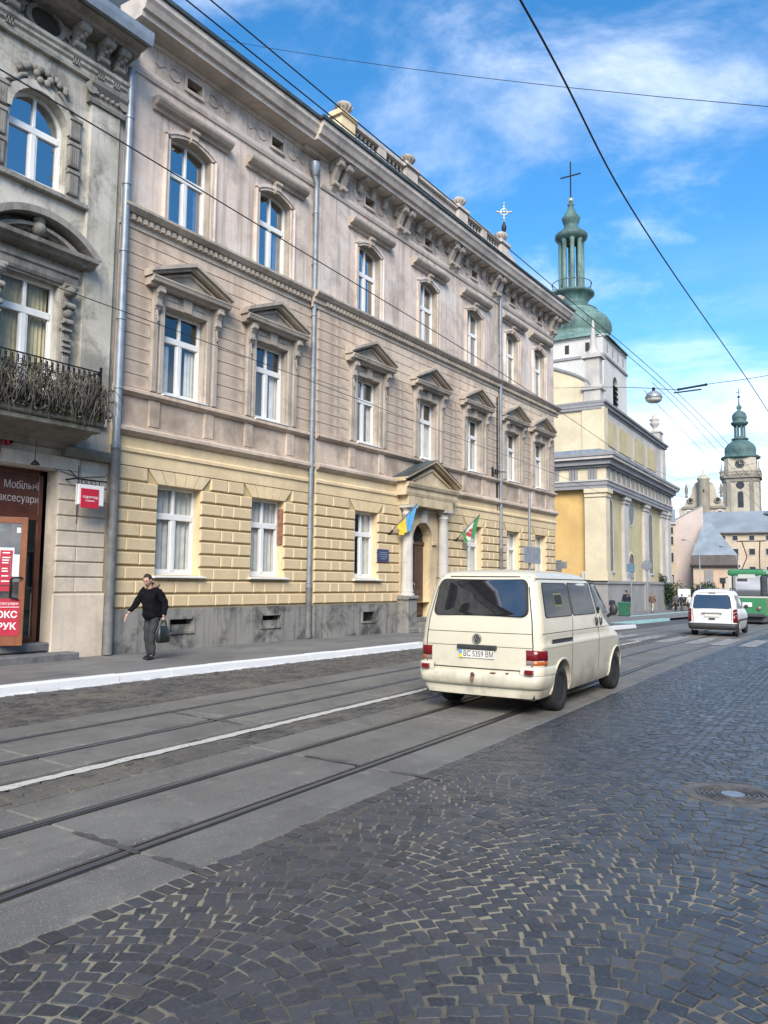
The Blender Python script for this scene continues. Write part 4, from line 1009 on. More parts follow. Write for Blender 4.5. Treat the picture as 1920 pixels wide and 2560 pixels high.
# first floor window under a segmental pediment
M['glass_low'] = glass_mat('parlour_glass', (0.85,0.86,0.84), 0.03)
w = window(A, 7.72,8.97,5.35,7.80,0, 0, .73, 'glass_low', 0, ra, .07)
cmb = MB(); n = 40
for k in range(n): 
    y0_, y1_ = 7.78+1.13*k/n, 7.78+1.13*(k+1)/n; cmb.quad((-.36+.02*math.sin(k*1.9),y0_,5.35),(-.36+.02*math.sin(k*1.9+1.9),y1_,5.35),(-.36+.02*math.sin(k*1.9+1.9),y1_,7.8),(-.36+.02*math.sin(k*1.9),y0_,7.8))
M['ochre_curtain'] = plain('ochre_curtain', (0.66,0.57,0.36), 0.9, 0, 0.25, 2.2)
cmb.build('curtain', M['ochre_curtain'], w, fix=False)
lt = MB().sweep_y([(-.01,7.84),(.05,7.84),(.08,7.9),(.08,8.02),(.12,8.05),(.12,8.12),(-.01,8.14)], 7.35, 9.34); lt.sweep_y([(-.01,8.26),(.26,8.30),(.30,8.36),(.40,8.38),(.42,8.46),(-.01,8.50)], 7.05, 9.62)
ao, ai = arc_pts(7.02,9.66,8.46,.62,20), arc_pts(7.20,9.48,8.46,.48,20)
for (ra_, rb_, p1) in ((ao, ai, .42), ([(y,z-.15) for y,z in ai], [(y+(8.34-y)*.12,z-.21) for y,z in ai], .26)):
    for k in range(20): lt.add([(x,y,z) for x in (-.01,p1) for y,z in (rb_[k],rb_[k+1],ra_[k+1],ra_[k])], [(4,5,6,7),(0,1,5,4),(2,3,7,6)])
lt.poly([(.04,y,z) for y,z in arc_pts(7.15,9.53,8.46,.5,20)])
lt.build('segmental_pediment', M['trimA'], w)
fc = MB().sphere((.2,8.34,8.72),.15,12,10); fc.sphere((.2,8.34,8.9),.13,10,8)
for s in (-1,1): fc.tube([(.12,8.34+s*(.12+.11*k),8.68+.05*math.sin(k*1.9)) for k in range(5)], [.07,.07,.06,.05,.03], 8)
fc.build('stucco_mask', M['trimA'], w)
for y in (7.50,9.02):
    pl = MB().cbox(-.01,.06,y,y+.22,5.0,7.84,.015); pl.cbox(-.01,.10,y+.03,y+.19,5.9,6.32,.02)
    for j in range(3): pl.box(.055,.075,y+.04+.055*j,y+.065+.055*j,5.0,6.9)
    pl.cbox(-.01,.16,y-.01,y+.23,7.0,7.10,.02); pl.cbox(-.01,.13,y,y+.22,6.84,6.90,.015); pl.sphere((.1,y+.11,7.22),.10,10,8); pl.tube([(.12,y-.01,7.38),(.12,y+.23,7.38)],.075,10)
    for k in range(3): pl.box(.06,.12,y+.02,y+.20,6.40+.12*k,6.45+.12*k)
    pl.sphere((.15,y+.11,7.68),.13,10,8,0,(1,1.1,.9)); pl.tube([(.17,y-.03,7.78),(.17,y+.25,7.78)],.06,8)
    pl.build('herm_pilaster', M['trimA'], w)
# balcony
bc = MB().cbox(-.01,1.06,6.2,9.46,4.78,4.98,.03); bc.cbox(-.01,1.0,6.25,9.42,4.66,4.78,.02)
bc.sweep_y([(-.01,4.38),(.12,4.40),(.18,4.5),(.6,4.60),(.75,4.665),(-.01,4.665)], 5.9, 9.40); bc.sweep_y([(-.01,4.24),(.14,4.26),(.20,4.36),(.22,4.44),(-.01,4.5)], 9.2, 10.33)
balc = bc.build('balcony', M['slab'], A)
rl = MB(); RAILP = [(.05,9.36),(1.0,9.36),(1.0,6.2)]
for z in (5.88,5.66,5.04): 
    rl.box(.98,1.01,6.2,9.38,z,z+.022); rl.box(.05,1.0,9.35,9.38,z,z+.022)
y = 6.2
while y < 9.38: rl.box(.99,1.002,y,y+.014,4.98,5.90); rl.box(.98,1.0,y+.03,y+.05,5.70,5.86) ; y += .115
for k in range(8): rl.box(.08+.115*k,.094+.115*k,9.36,9.372,4.98,5.90)
for s in (.98,):
    rl.box(.975,1.015,9.335,9.375,4.98,6.0)
rl.build('railing', M['iron'], balc)
for k in range(3):                                     # flower boxes
    MB().box(.70,.95,6.3+1.02*k,7.2+1.02*k,5.0,5.22).build('flower_box', M['brown'], balc)
# dry creeper hanging over the rail: thousands of stems, one tangle
M['dry'] = plain('dry_stems', (0.15,0.135,0.11), 0.9, 0, 0.45, 9); M['dry_dk'] = plain('dead_leaves', (0.032,0.032,0.028), 0.95, 0, 0.5, 9); M['dry_gr'] = plain('ivy_green', (0.075,0.10,0.035), 0.8, 0, 0.5, 9)
vn = MB(); rv = random.Random(4)
for k in range(900):
    y = rv.uniform(6.2,9.6); z = rv.uniform(5.15,5.72) - (.10 if y > 9.2 else 0); p = rv.uniform(.94,1.10) if y < 9.4 else rv.uniform(.2,1.08); L = rv.uniform(.15,.5); a = rv.uniform(-1.0,1.0); pts = []
    for i in range(5):
        t_ = i/4; pts.append((p+.18*math.sin(t_*2.5)*rv.uniform(.4,1), y+a*L*t_+rv.uniform(-.02,.02), z+.10*math.sin(t_*3.1)-L*t_*t_))
    vn.tube(pts, [.008,.008,.007,.006,.003], 3, rv.choice((0,0,0,1)), False, False)
for k in range(3600):
    y = rv.uniform(6.2,9.62); z = 4.86+ abs(rv.gauss(0,.20)) + .02; p = 1.03 + rv.uniform(-.12,.13)
    if z > 5.55: continue
    if y > 9.40: p = rv.uniform(.1,1.1)
    s_ = rv.uniform(.02,.055); d1 = Vector((rv.uniform(-1,1),rv.uniform(-1,1),rv.uniform(-1,.3))).normalized(); d2 = d1.cross(Vector((rv.random(),rv.random(),rv.random()))).normalized(); c0 = Vector((p,y,z))
    vn.add([c0-d1*s_, c0+d2*s_*.5, c0+d1*s_, c0-d2*s_*.5], [(0,1,2,3)], 2 if (rv.random() < .14 and y > 7.6) else (1 if rv.random() < .72 else 0))
vn.v = [(x, y, z) for x, y, z in vn.v]
vine = vn.build('balcony_creeper', [M['dry'],M['dry_dk'],M['dry_gr']], None, loc=(AX,0,0), fix=False)
tag(vine, 'tangle of dry creeper hanging over the iron balcony rail of the grey house', 'plant')
# cream blocks of the shop pier
yj = [(9.16,9.62),(9.62,10.30)]; yj2 = [(9.16,9.86),(9.86,10.30)]
for r in range(9):
    z0 = 1.47+.315*r; z1 = z0+.295
    if z1 > 4.26: break
    for (a,b) in (yj if r%2 == 0 else [(9.16,10.30)]) if z0 < 3.9 else [(9.62,10.30)]:
        MB().cbox(-.01,.035,a+.006,b-.006,z0+.01,z1,.012).build('rusticated_block', M['plA_low'], A)
MB().cbox(-.01,.07,9.12,10.33,.10,1.44,.02).build('pier_base', M['plA_low'], A)
MB().sweep_y([(-.01,3.98),(.04,3.98),(.05,4.24),(-.01,4.26)], 6.0, 9.60).build('shop_fascia', M['plA_low'], A)
MB().tube([(.28,8.48,4.44),(.26,8.48,4.1),(.27,8.48,4.02)], .008, 6).lathe([(.01,4.06),(.09,3.98),(.09,3.965)], .27, 8.48, 0, 12).build('lamp_shade', M['iron'], A)
# shop joinery
q = -.30; sf = MB()
sf.cbox(q-.08,q,8.93,9.03,.45,3.93,.01); sf.cbox(q-.08,q,6.2,9.03,3.84,3.95,.01); sf.cbox(q-.08,q+.01,6.2,8.93,2.92,3.04,.01); sf.cbox(q-.08,q,8.44,8.53,.45,2.92,.01); sf.cbox(q-.08,q,7.50,7.58,.45,2.92,.01)
sf.cbox(q-.08,q,8.53,8.93,.45,.58,.01); sf.box(q-.06,q-.02,6.2,8.93,3.04,3.84)
shop = sf.build('shop_window', M['brown'], A)
MB().quad((q-.04,8.53,.58),(q-.04,8.93,.58),(q-.04,8.93,2.92),(q-.04,8.53,2.92)).build('pane', M['glass_shop'], shop, fix=False)
MB().quad((q-.04,6.2,.5),(q-.04,7.5,.5),(q-.04,7.5,2.92),(q-.04,6.2,2.92)).build('pane', M['glass_shop'], shop, fix=False)
ins = MB().box(-1.7,-1.6,6.2,9.6,.45,3.8); ins.box(-1.6,-1.2,8.5,8.9,.45,2.2); ins.box(-1.6,-.9,7.2,7.9,.45,1.4); ins.build('shop_interior', M['shop_in'], shop)
MB().box(-1.6,-.3,6.2,9.14,.40,.452).build('shop_floor', M['step_stone'], shop)
for k,(y,z,h) in enumerate(((8.6,2.0,.3),(8.72,1.3,.4),(8.62,.9,.25))): MB().box(-1.0,-.98,y,y+.22,z,z+h).build('shelf_goods', (M['paper'],M['brown_or'],M['paper'])[k], shop)
text('lettering', 'Мобільні', .215, M['pale_film'], shop, (q-.012,8.19,3.535), fit=.72); text('lettering', 'аксесуари', .215, M['pale_film'], shop, (q-.012,8.09,3.27), fit=.84)
# open door leaf
hx, hy = -.26, 7.58; ang = math.atan2(.56,.80); L = .98
D = Vector((math.sin(ang),math.cos(ang),0)); N = Vector((math.cos(ang),-math.sin(ang),0))
def dp(u, n, z): p = Vector((hx,hy,0)) + D*u + N*n; return (p.x,p.y,z)
def dbox(mb, u0,u1,n0,n1,z0,z1):
    return mb.add([dp(u0,n0,z0),dp(u1,n0,z0),dp(u1,n1,z0),dp(u0,n1,z0),dp(u0,n0,z1),dp(u1,n0,z1),dp(u1,n1,z1),dp(u0,n1,z1)], [(0,3,2,1),(4,5,6,7),(0,1,5,4),(1,2,6,5),(2,3,7,6),(3,0,4,7)])
dm = MB(); dbox(dm,0,.10,-.05,0,.47,2.92); dbox(dm,L-.11,L,-.05,0,.47,2.92); dbox(dm,.10,L-.11,-.05,0,2.80,2.92); dbox(dm,.10,L-.11,-.05,0,.47,1.32)
door = dm.build('shop_door', M['brown_or'], A, bevel=.006)
MB().quad(dp(.1,-.025,1.32),dp(L-.11,-.025,1.32),dp(L-.11,-.025,2.80),dp(.1,-.025,2.80)).build('pane', M['glass_shop'], door, fix=False)
dbox(MB(),.02,L-.07,.001,.006,.66,1.36).build('red_film', M['red_film'], door)
text('lettering','КСЕРОКС',.17,M['white_film'],door,dp(.06,.008,1.00),tuple(D),fit=.80,bold=.004); text('lettering','ДРУК',.17,M['white_film'],door,dp(.38,.008,.78),tuple(D),fit=.48,bold=.004); text('lettering','мобільні аксесуари',.075,M['white_film'],door,dp(.10,.008,1.245),tuple(D),fit=.77)
dbox(MB(),.08,L-.08,.006,.009,1.195,1.205).build('rule_line', M['white_film'], door)
po = dbox(MB(),.52,.74,-.02,-.012,1.62,2.28).build('red_poster', M['red_film'], door); dbox(MB(),.50,.76,-.024,-.021,2.12,2.33).build('poster_border', M['paper'], door)
for k,(z,w_) in enumerate(((2.22,.13),(2.13,.14),(2.08,.12),(2.03,.11),(1.92,.10),(1.87,.11),(1.78,.12),(1.68,.14))): dbox(MB(),.56,.56+w_,-.011,-.009,z,z+.022).build('print_line', M['white_film'], door)
dbox(MB(),.44,.72,-.02,-.012,1.50,1.60).build('red_poster', M['red_film'], door)
dbox(MB(),.70,.86,-.02,-.012,1.78,2.20).build('paper_notice', M['paper'], door); dbox(MB(),.79,.86,-.02,-.012,2.62,2.72).build('paper_notice', M['paper'], door)
hd = MB(); hd.tube([dp(L-.05,0,1.75),dp(L-.07,.06,1.76),dp(L-.22,.07,1.76),dp(L-.25,.07,1.72),dp(L-.25,.07,1.38),dp(L-.10,.02,1.34)], .016, 8); hd.build('handle', M['iron'], door)
# red sign letters over the shop
lg = thing('sign_letters', 'dark red block letters over the shop door under the balcony', 'sign', (AX+.06,0,0))
for s, y, z in (('Е',7.62,4.32),('Р',7.96,4.32),('О',7.60,4.06)): 
    text('letter', s, .34, M['red_film'], lg, (.0,y,z), depth=.05, fit=.26, bold=.012)
# two entrance steps
MB().cbox(-.4,.02,6.2,9.22,.30,.47,.02).build('doorstep', M['step_stone'], A); MB().cbox(-.4,.50,6.0,9.50,.10,.285,.02).build('doorstep', M['step_stone'], A)
# hanging sign
hs_ = thing('hanging_sign', 'white and red hanging sign on an iron bracket beside the downpipe', 'sign', (AX+.42,0,0))
MB().cbox(-.10,.0,9.36,9.96,3.26,3.68,.012).build('sign_box', M['white_film'], hs_); MB().cbox(.001,.012,9.41,9.83,3.20,3.60,.004).build('red_panel', M['red_sign'], hs_)
text('lettering','партнер',.085,M['white_film'],hs_,(.014,9.45,3.40),fit=.35); text('lettering','сервіс',.05,M['white_film'],hs_,(.014,9.51,3.335),fit=.22)
br = MB(); br.box(-.06,-.035,9.28,10.05,3.77,3.80); br.box(-.42,-.03,9.30,9.33,3.77,3.80); br.tube([(-.05,9.37,3.0),(-.05,9.37,4.05)],.012,6); br.tube([(-.42,9.37,4.02),(-.05,9.37,3.79)],.010,6)
for k in range(3): br.tube([(-.05,9.5+.12*k+.05*math.cos(j*.7),3.73+.045*math.sin(j*.7)) for j in range(10)], .008, 5)
br.build('iron_bracket', M['iron'], hs_)
for y in (9.45,9.87): MB().tube([(-.05,y,3.66),(-.05,y,3.78)],.008,6).build('hanger', M['iron'], hs_)
MB().tube([(.06,9.0,3.98),(.05,9.6,3.86),(.06,10.2,3.95),(.12,10.4,4.1)], .008, 5).tube([(.05,9.62,4.24),(.05,9.60,3.1),(.05,9.57,2.9)], .006, 5).build('cable', M['pipe_dark'], A)

# ---- flags and plaque on the long building
M['flag_blue'] = plain('blue_flag_cloth', (0.10,0.34,0.62), 0.85, 0, 0.08, 3); M['flag_yel'] = plain('yellow_flag_cloth', (0.70,0.52,0.05), 0.85, 0, 0.08, 3)
M['flag_green'] = plain('green_flag_cloth', (0.06,0.26,0.085), 0.85, 0, 0.08, 3); M['flag_white'] = plain('white_flag_cloth', (0.62,0.63,0.60), 0.85, 0, 0.06, 3); M['flag_red'] = plain('red_flag_emblem', (0.45,0.06,0.07), 0.85, 0, 0.1, 3)
def flag(label, y, z, cols, bands, emblem):
    f = thing('flag', label, 'flag', (FX+S2,y,z))
    a = Vector((.02,0,0)); e = Vector((.80,.50,1.0)); 
    MB().tube([a, a.lerp(e,.5), e], .018, 8).build('flagpole', M['pipe_dark'], f)
    MB().box(-.01,.05,-.08,.08,-.15,.15).tube([(0,0,-.02),(.13,.08,.12)], .035, 8).build('pole_socket', M['iron'], f)
    nU, nV = 30, 16
    def pt(i, j):
        s = i/nU; t = j/nV                              # s along the pole (1 = tip), t hanging down
        b0 = a.lerp(e, .26+.74*s)
        drop = (0.30+0.62*s)*t*1.0
        fold = .10*math.sin(s*13+t*1.5)*(.25+t); sh = -(s-.2)*.62*t
        return Vector((b0.x + sh*.75 + fold*.8, b0.y + sh*.3 + fold*.5 + .10*t, b0.z - drop*.95 - .02*math.sin(s*9)*t))
    for bi, (lo, hi, mname) in enumerate(bands):
        mb = MB()
        i0, i1 = round(lo*nU), round(hi*nU)
        for i in range(i0, i1):
            for j in range(nV): mb.add([pt(i,j),pt(i+1,j),pt(i+1,j+1),pt(i,j+1)], [(0,1,2,3)], 0, True)
        mb.build('cloth', M[mname], f, fix=False)
    if emblem:
        mb = MB(); 
        for i in range(10, 20):
            for j in range(5, 13):
                if ((i-14.5)/5)**2 + ((j-8.5)/4)**2 < 1.0 and (i*7+j*5) % 6:
                    P4 = [pt(i,j),pt(i+1,j),pt(i+1,j+1),pt(i,j+1)]; n = (P4[1]-P4[0]).cross(P4[3]-P4[0]).normalized()*.006
                    for sg in (1,-1): mb.add([p+n*sg for p in P4], [(0,1,2,3)], 0, True)
        mb.build('emblem', M['flag_red'], f, fix=False)
    return f
flag('blue and yellow flag on a slanting pole left of the portal', 20.85, 3.32, None, [(0,.45,'flag_yel'),(.45,1,'flag_blue')], False)
flag('green and white flag with red emblem right of the portal', 25.15, 3.30, None, [(0,.33,'flag_green'),(.33,.66,'flag_white'),(.66,1,'flag_green')], True)
M['plaque'] = plain('dark_blue_plaque', (0.03,0.045,0.14), 0.35, 0, 0.08, 3)
pq = thing('wall_plaque', 'small dark blue plaque on the yellow wall left of the portal', 'sign', (FX+S2+.06,20.15,2.40))
MB().cbox(0,.03,0,.62,0,.40,.008).build('plate', M['plaque'], pq)
for k,(w_,h_) in enumerate(((.40,.03),(.48,.025),(.44,.025),(.34,.02))): MB().box(.03,.033,.31-w_/2,.31+w_/2,.28-.065*k,.28-.065*k+h_).build('text_line', M['zinc'], pq)
# ================================================================ the yellow church with its green topped tower
M['ch_yel'] = plaster('church_yellow', (0.50,0.425,0.25), (0.32,0.28,0.19), 0.2, None, 0, 0.12, 0.12, scale=0.5)
M['ch_or'] = plaster('church_ochre_wall', (0.62,0.40,0.15), (0.45,0.32,0.15), 0.25, (0.60,0.43,0.20), 0.3, 0.10, 0.12, scale=0.5)
M['ch_cream'] = plaster('church_cream', (0.64,0.55,0.38), (0.42,0.37,0.27), 0.2, None, 0, 0.12, 0.12, scale=0.5)
M['ch_trim'] = plaster('church_grey_white_trim', (0.50,0.47,0.43), (0.28,0.27,0.26), 0.3, None, 0, 0.2, 0.12, scale=0.6)
M['ch_grey'] = plaster('church_grey_cornice', (0.27,0.265,0.27), (0.16,0.16,0.17), 0.3, None, 0, 0.2, 0.12, scale=0.6)
M['ch_base'] = plaster('church_plinth', (0.30,0.29,0.275), (0.17,0.165,0.155), 0.3, None, 0, 0.2, 0.12, scale=0.5)
M['tw_white'] = plaster('white_tower_plaster', (0.60,0.585,0.545), (0.42,0.41,0.39), 0.25, None, 0, 0.2, 0.12, scale=0.4)
M['patina'] = plaster('copper_patina', (0.155,0.245,0.215), (0.05,0.085,0.085), 0.75, (0.24,0.38,0.31), 0.5, 0.7, 0.1, rough=0.55, scale=0.55)
M['patina_dk'] = plaster('dark_copper_patina', (0.085,0.145,0.137), (0.035,0.07,0.07), 0.7, (0.14,0.28,0.24), 0.5, 0.5, 0.1, rough=0.55, scale=0.8)
M['ch_glass'] = plain('dark_church_window', (0.025,0.028,0.036), 0.35, 0, 0.3, 1.5)
M['gilt'] = plain('pale_gilt_metal', (0.55,0.50,0.38), 0.35, 0.6, 0.15, 4)
CC = Vector((-22.58,65.35,-.98)); CANG = math.atan2(0.06486,0.99789)
CH = thing('church', 'yellow church with grey cornices and a white tower under a green copper dome', 'church', CC, CANG)
# local frame: +y along the street side, +x towards the street, heights from the church floor line (z local = world + .98)
ZO = 0.98
def cb(x0,x1,y0,y1,z0,z1,name,mat,par=CH,c=0.0):
    mb = MB().box(x0,x1,y0,y1,z0+ZO,z1+ZO); return mb.build(name, mat, par)
LEN = 27.0; DEP = 20.0
mb = MB(); wops = [(2.0,3.8,3.0+ZO,8.4+ZO,.90),(17.9,19.6,3.0+ZO,8.4+ZO,.85),(9.4,11.4,2.3+ZO,3.75+ZO,1.0)]
wall(mb, 0.6, LEN, 2.0+ZO, 10.0+ZO, -.45, wops, .04); mb.quad((-.45,LEN,0),(-DEP,LEN,0),(-DEP,LEN,13),(-.45,LEN,13))
mb.build('side_wall', M['ch_yel'], CH)
mb = MB().box(-DEP,-1.9,.5,.9,0,11); mb.build('front_wall', M['ch_or'], CH)
mb = MB().box(-DEP,.0,.25,LEN,-2,2.0+ZO-.15); mb.box(-DEP,.12,.10,LEN+.1,2.0+ZO-.15,2.0+ZO+.1); mb.build('plinth', M['ch_base'], CH)
MB().box(.0,.16,13.4,15.4,-2,2.0+ZO-.16).build('plinth_pier', M['ch_base'], CH)
MB().box(-2.2,.06,.05,.3,2.75+ZO-.6,2.9+ZO).build('front_base_band', M['ch_trim'], CH)
for (a,b,z0,z1,r) in wops[:2]:
    w = MB().poly([(-.48,y,z) for y,z in [(a,z0),(b,z0)] + arc_pts(a,b,z1,r,10)[::-1]]).build('tall_window', M['ch_glass'], CH, fix=False)
    g = MB(); 
    for k in range(1,3): g.box(-.48,-.462,a+(b-a)*k/3-.03,a+(b-a)*k/3+.03,z0,z1+r*.8)
    k = z0+.7
    while k < z1+.3: g.box(-.48,-.465,a,b,k,k+.05); k += .75
    g.build('glazing_bars', M['ch_grey'], w)
    fr = MB(); ao, ai = arc_pts(a-.22,b+.22,z1,r+.22,10), arc_pts(a,b,z1,r,10)
    for k in range(10): fr.add([(x,y,z) for x in (-.46,-.43) for y,z in (ai[k],ai[k+1],ao[k+1],ao[k])], [(4,5,6,7),(0,1,5,4),(2,3,7,6)])
    fr.box(-.46,-.43,a-.22,a,z0,z1); fr.box(-.46,-.43,b,b+.22,z0,z1); fr.box(-.46,-.34,a-.35,b+.35,z0-.2,z0); fr.build('window_frame', M['ch_trim'], w)
ov = MB(); N = 24
P = lambda r,t,x: (x, 10.45+1.0*r*math.cos(t), 8.55+ZO+1.0*r*math.sin(t)*1.05)
for k in range(N): a, b2 = 2*math.pi*k/N, 2*math.pi*(k+1)/N; ov.add([P(1,a,-.46),P(1.2,a,-.46),P(1.2,b2,-.46),P(1,b2,-.46),P(1,a,-.41),P(1.2,a,-.41),P(1.2,b2,-.41),P(1,b2,-.41)], [(4,5,6,7),(1,2,6,5),(0,3,7,4)])
ov = ov.build('oval_window', M['ch_trim'], CH); MB().poly([P(1.02,2*math.pi*k/N,-.44) for k in range(N)]).build('pane', M['ch_glass'], ov, fix=False)
dr = MB().poly([(-.48,9.4,0),(-.48,11.4,0),*[(-.48,y,z) for y,z in arc_pts(9.4,11.4,3.75+ZO,1.0,12)[::-1]]]).build('side_door', M['wood_dk'], CH, fix=False)
fr = MB(); ao, ai = arc_pts(9.15,11.65,3.75+ZO,1.25,10), arc_pts(9.4,11.4,3.75+ZO,1.0,10)
for k in range(10): fr.add([(x,y,z) for x in (-.46,-.42) for y,z in (ai[k],ai[k+1],ao[k+1],ao[k])], [(4,5,6,7),(0,1,5,4),(2,3,7,6)])
fr.box(-.46,-.42,9.15,9.4,0,3.75+ZO); fr.box(-.46,-.42,11.4,11.65,0,3.75+ZO); fr.build('door_frame', M['ch_cream'], dr)
# corner pier and pilasters
def pilaster(y0,y1,x1,mat,name='pilaster',x0=-1.0):
    mb = MB().box(x0,x1,y0,y1,2.0+ZO+.1,9.35+ZO); mb.box(x0,x1+.12,y0-.12,y1+.12,2.0+ZO+.1,2.8+ZO); mb.box(x0,x1+.10,y0-.10,y1+.10,9.30+ZO,9.45+ZO); mb.box(x0,x1+.22,y0-.22,y1+.22,9.65+ZO,10.0+ZO); mb.box(x0,x1+.08,y0-.08,y1+.08,9.45+ZO,9.65+ZO)
    return mb.build(name, mat, CH)
pilaster(.0,1.25,.0,M['ch_cream'],'corner_pier',-1.85)
for a in (6.8,14.9,23.1): pilaster(a,a+1.6,-.16,M['ch_trim'])
pilaster(LEN-1.6,LEN,.0,M['ch_trim'],'corner_pier')
# entablature with triglyphs
def ring_course(z0, z1, pr, mat, name, par=CH):
    mb = MB().box(-DEP,pr,-pr,LEN+pr,z0+ZO,z1+ZO); return mb.build(name, mat, par)
ring_course(10.0,10.3,.14,M['ch_grey'],'architrave'); ring_course(10.3,10.65,.20,M['ch_grey'],'architrave'); ring_course(10.65,10.78,.28,M['ch_trim'],'taenia')
fz = ring_course(10.78,11.85,.06,M['ch_cream'],'frieze')
tm = MB()
for j in range(3): tm.box(.05,.17,-.36+.26*j,-.16+.26*j,10.80+ZO,11.84+ZO)
tm.box(.04,.10,-.38,.38,10.79+ZO,11.845+ZO)
tmy = tm.mesh('triglyph', M['ch_grey'])
for k in range(16): link('triglyph', tmy, fz, None, (.0,.5+1.73*k,0))
tm2 = MB()
for j in range(3): tm2.box(-.36+.26*j,-.16+.26*j,-.17,-.05,10.80+ZO,11.84+ZO)
tm2.box(-.38,.38,-.10,-.04,10.79+ZO,11.845+ZO); tmx = tm2.mesh('triglyph', M['ch_grey'])
for k in range(6): link('triglyph', tmx, fz, None, (-1.1-1.68*k,0,0))
ring_course(11.85,12.05,.30,M['ch_grey'],'cornice'); c1 = ring_course(12.05,12.5,.55,M['ch_grey'],'cornice'); ring_course(12.5,12.75,.85,M['ch_trim'],'cornice'); ring_course(12.75,13.0,.95,M['ch_grey'],'cornice')
MB().prism([(-DEP,13.0+ZO),(.95,13.0+ZO),(-.3,13.35+ZO),(-DEP,13.35+ZO)], lambda x,z,t: (x,t,z), -.8, LEN+.9).build('cornice_flashing', M['zinc'], CH)
# attic storey
mb = MB().box(-DEP,-.30,.3,LEN-1.5,13.3+ZO,17.0+ZO); mb.build('attic_wall', M['ch_trim'], CH)
for (a,b) in ((1.4,4.6),(5.6,10.1),(11.3,15.6),(16.8,21.0)): MB().cbox(-.32,-.24,a,b,14.0+ZO,16.3+ZO,.02).build('attic_panel', M['ch_yel'], CH)
MB().cbox(-.32,-.12,LEN-3.2,LEN-1.4,13.3+ZO,17.0+ZO,.02).build('attic_pier', M['ch_trim'], CH)
MB().box(-2.0,-.05,.02,1.2,13.3+ZO,17.2+ZO).build('attic_pier', M['ch_cream'], CH)
for (z0,z1,pr,m_) in ((17.0,17.25,.05,'ch_grey'),(17.25,17.55,.25,'ch_grey'),(17.55,17.75,.42,'ch_grey')): MB().box(-DEP,-.3+pr,-.02-pr*.2,LEN-1.2+pr,z0+ZO,z1+ZO).build('attic_cornice', M[m_], CH)
MB().prism([(-.1,17.75+ZO),(-10,20.5+ZO),(-10,17.75+ZO)], lambda x,z,t: (x,t,z), 6, LEN-1.3).build('nave_roof', M['zinc'], CH)
MB().box(-1.75,-.4,LEN-3.1,LEN-1.4,17.75+ZO,19.0+ZO).box(-1.85,-.3,LEN-3.2,LEN-1.3,19.0+ZO,19.2+ZO).build('urn_pedestal', M['ch_trim'], CH)
MB().lathe([(.3,19.2),(.35,19.4),(.15,19.55),(.3,19.8),(.52,20.1),(.55,20.3),(.35,20.45),(.6,20.6),(.45,20.8),(.2,20.95),(.25,21.1),(.05,21.25)], -1.1, LEN-2.25, ZO, 12).build('stone_urn', M['ch_trim'], CH)
# front gable: sweeping volute, pier and pinnacle
vol = []
for k in range(13): t_ = k/12; vol.append((-.9-6.5*t_, 18.6 + 3.3*(t_**0.55)))
pts = [(-.6,13.3),(-.6,18.6)] + vol[0:] + [(-DEP*.6,22.2),(-DEP*.6,13.3)]
MB().prism([(x,z+ZO) for x,z in pts], lambda x,z,t: (x,t,z), .15, .75).build('gable_wall', M['ch_cream'], CH)
cp = MB()
for (x0,z0),(x1,z1) in zip(vol,vol[1:]): cp.prism([(x0,z0+ZO),(x1,z1+ZO),(x1,z1+.22+ZO),(x0,z0+.22+ZO)], lambda x,z,t: (x,t,z), .0, .9)
cp.build('gable_coping', M['ch_grey'], CH)
pr = MB().box(-1.80,-.35,.0,1.1,17.7+ZO,18.75+ZO); pr.box(-1.98,-.15,-.15,1.25,18.75+ZO,19.1+ZO); pr.box(-1.70,-.42,.05,1.05,19.1+ZO,21.6+ZO); pr.box(-1.95,-.2,-.15,1.25,21.6+ZO,21.85+ZO); pr.box(-1.85,-.3,-.05,1.15,21.85+ZO,22.0+ZO)
pr.lathe([(.62,22.0),(.55,22.25),(.36,22.45),(.30,22.9),(.10,24.9),(.05,25.2)], -1.07, .55, ZO, 8)
pr.build('pinnacle_pier', M['ch_trim'], CH)
# tower
TX1, TY0, TWD = -3.05, 10.9, 9.3
TX0, TY1 = TX1-TWD, TY0+TWD; txc, tyc = (TX0+TX1)/2, (TY0+TY1)/2
mb = MB(); wall(mb, TY0, TY1, 12+ZO, 27.2+ZO, TX1, [(TY0+3.5,TY0+5.5,17.2+ZO,22.8+ZO,.9)], .5)
mb.quad((TX1,TY0,12),(TX0,TY0,12),(TX0,TY0,27.2+ZO),(TX1,TY0,27.2+ZO)); mb.quad((TX1,TY1,12),(TX0,TY1,12),(TX0,TY1,27.2+ZO),(TX1,TY1,27.2+ZO)); mb.quad((TX0,TY0,12),(TX0,TY1,12),(TX0,TY1,27.2+ZO),(TX0,TY0,27.2+ZO))
mb.build('tower_wall', M['tw_white'], CH)
lv = MB().quad((TX1-.45,TY0+3.4,17+ZO),(TX1-.45,TY0+5.6,17+ZO),(TX1-.45,TY0+5.6,24+ZO),(TX1-.45,TY0+3.4,24+ZO)).build('belfry_window', M['room'], CH, fix=False)
for k in range(11): MB().add([(TX1-.4,TY0+3.5,17.4+.55*k+ZO),(TX1-.4,TY0+5.5,17.4+.55*k+ZO),(TX1+.12,TY0+5.5,17.1+.55*k+ZO),(TX1+.12,TY0+3.5,17.1+.55*k+ZO)], [(0,1,2,3)]).build('louvre', M['tin_dark'], lv, fix=False)
for (z0,z1,p_,m_) in ((24.9,25.15,.14,'ch_grey'),(26.95,27.2,.10,'tw_white')): MB().box(TX0-p_,TX1+p_,TY0-p_,TY1+p_,z0+ZO,z1+ZO).build('tower_band', M[m_], CH)
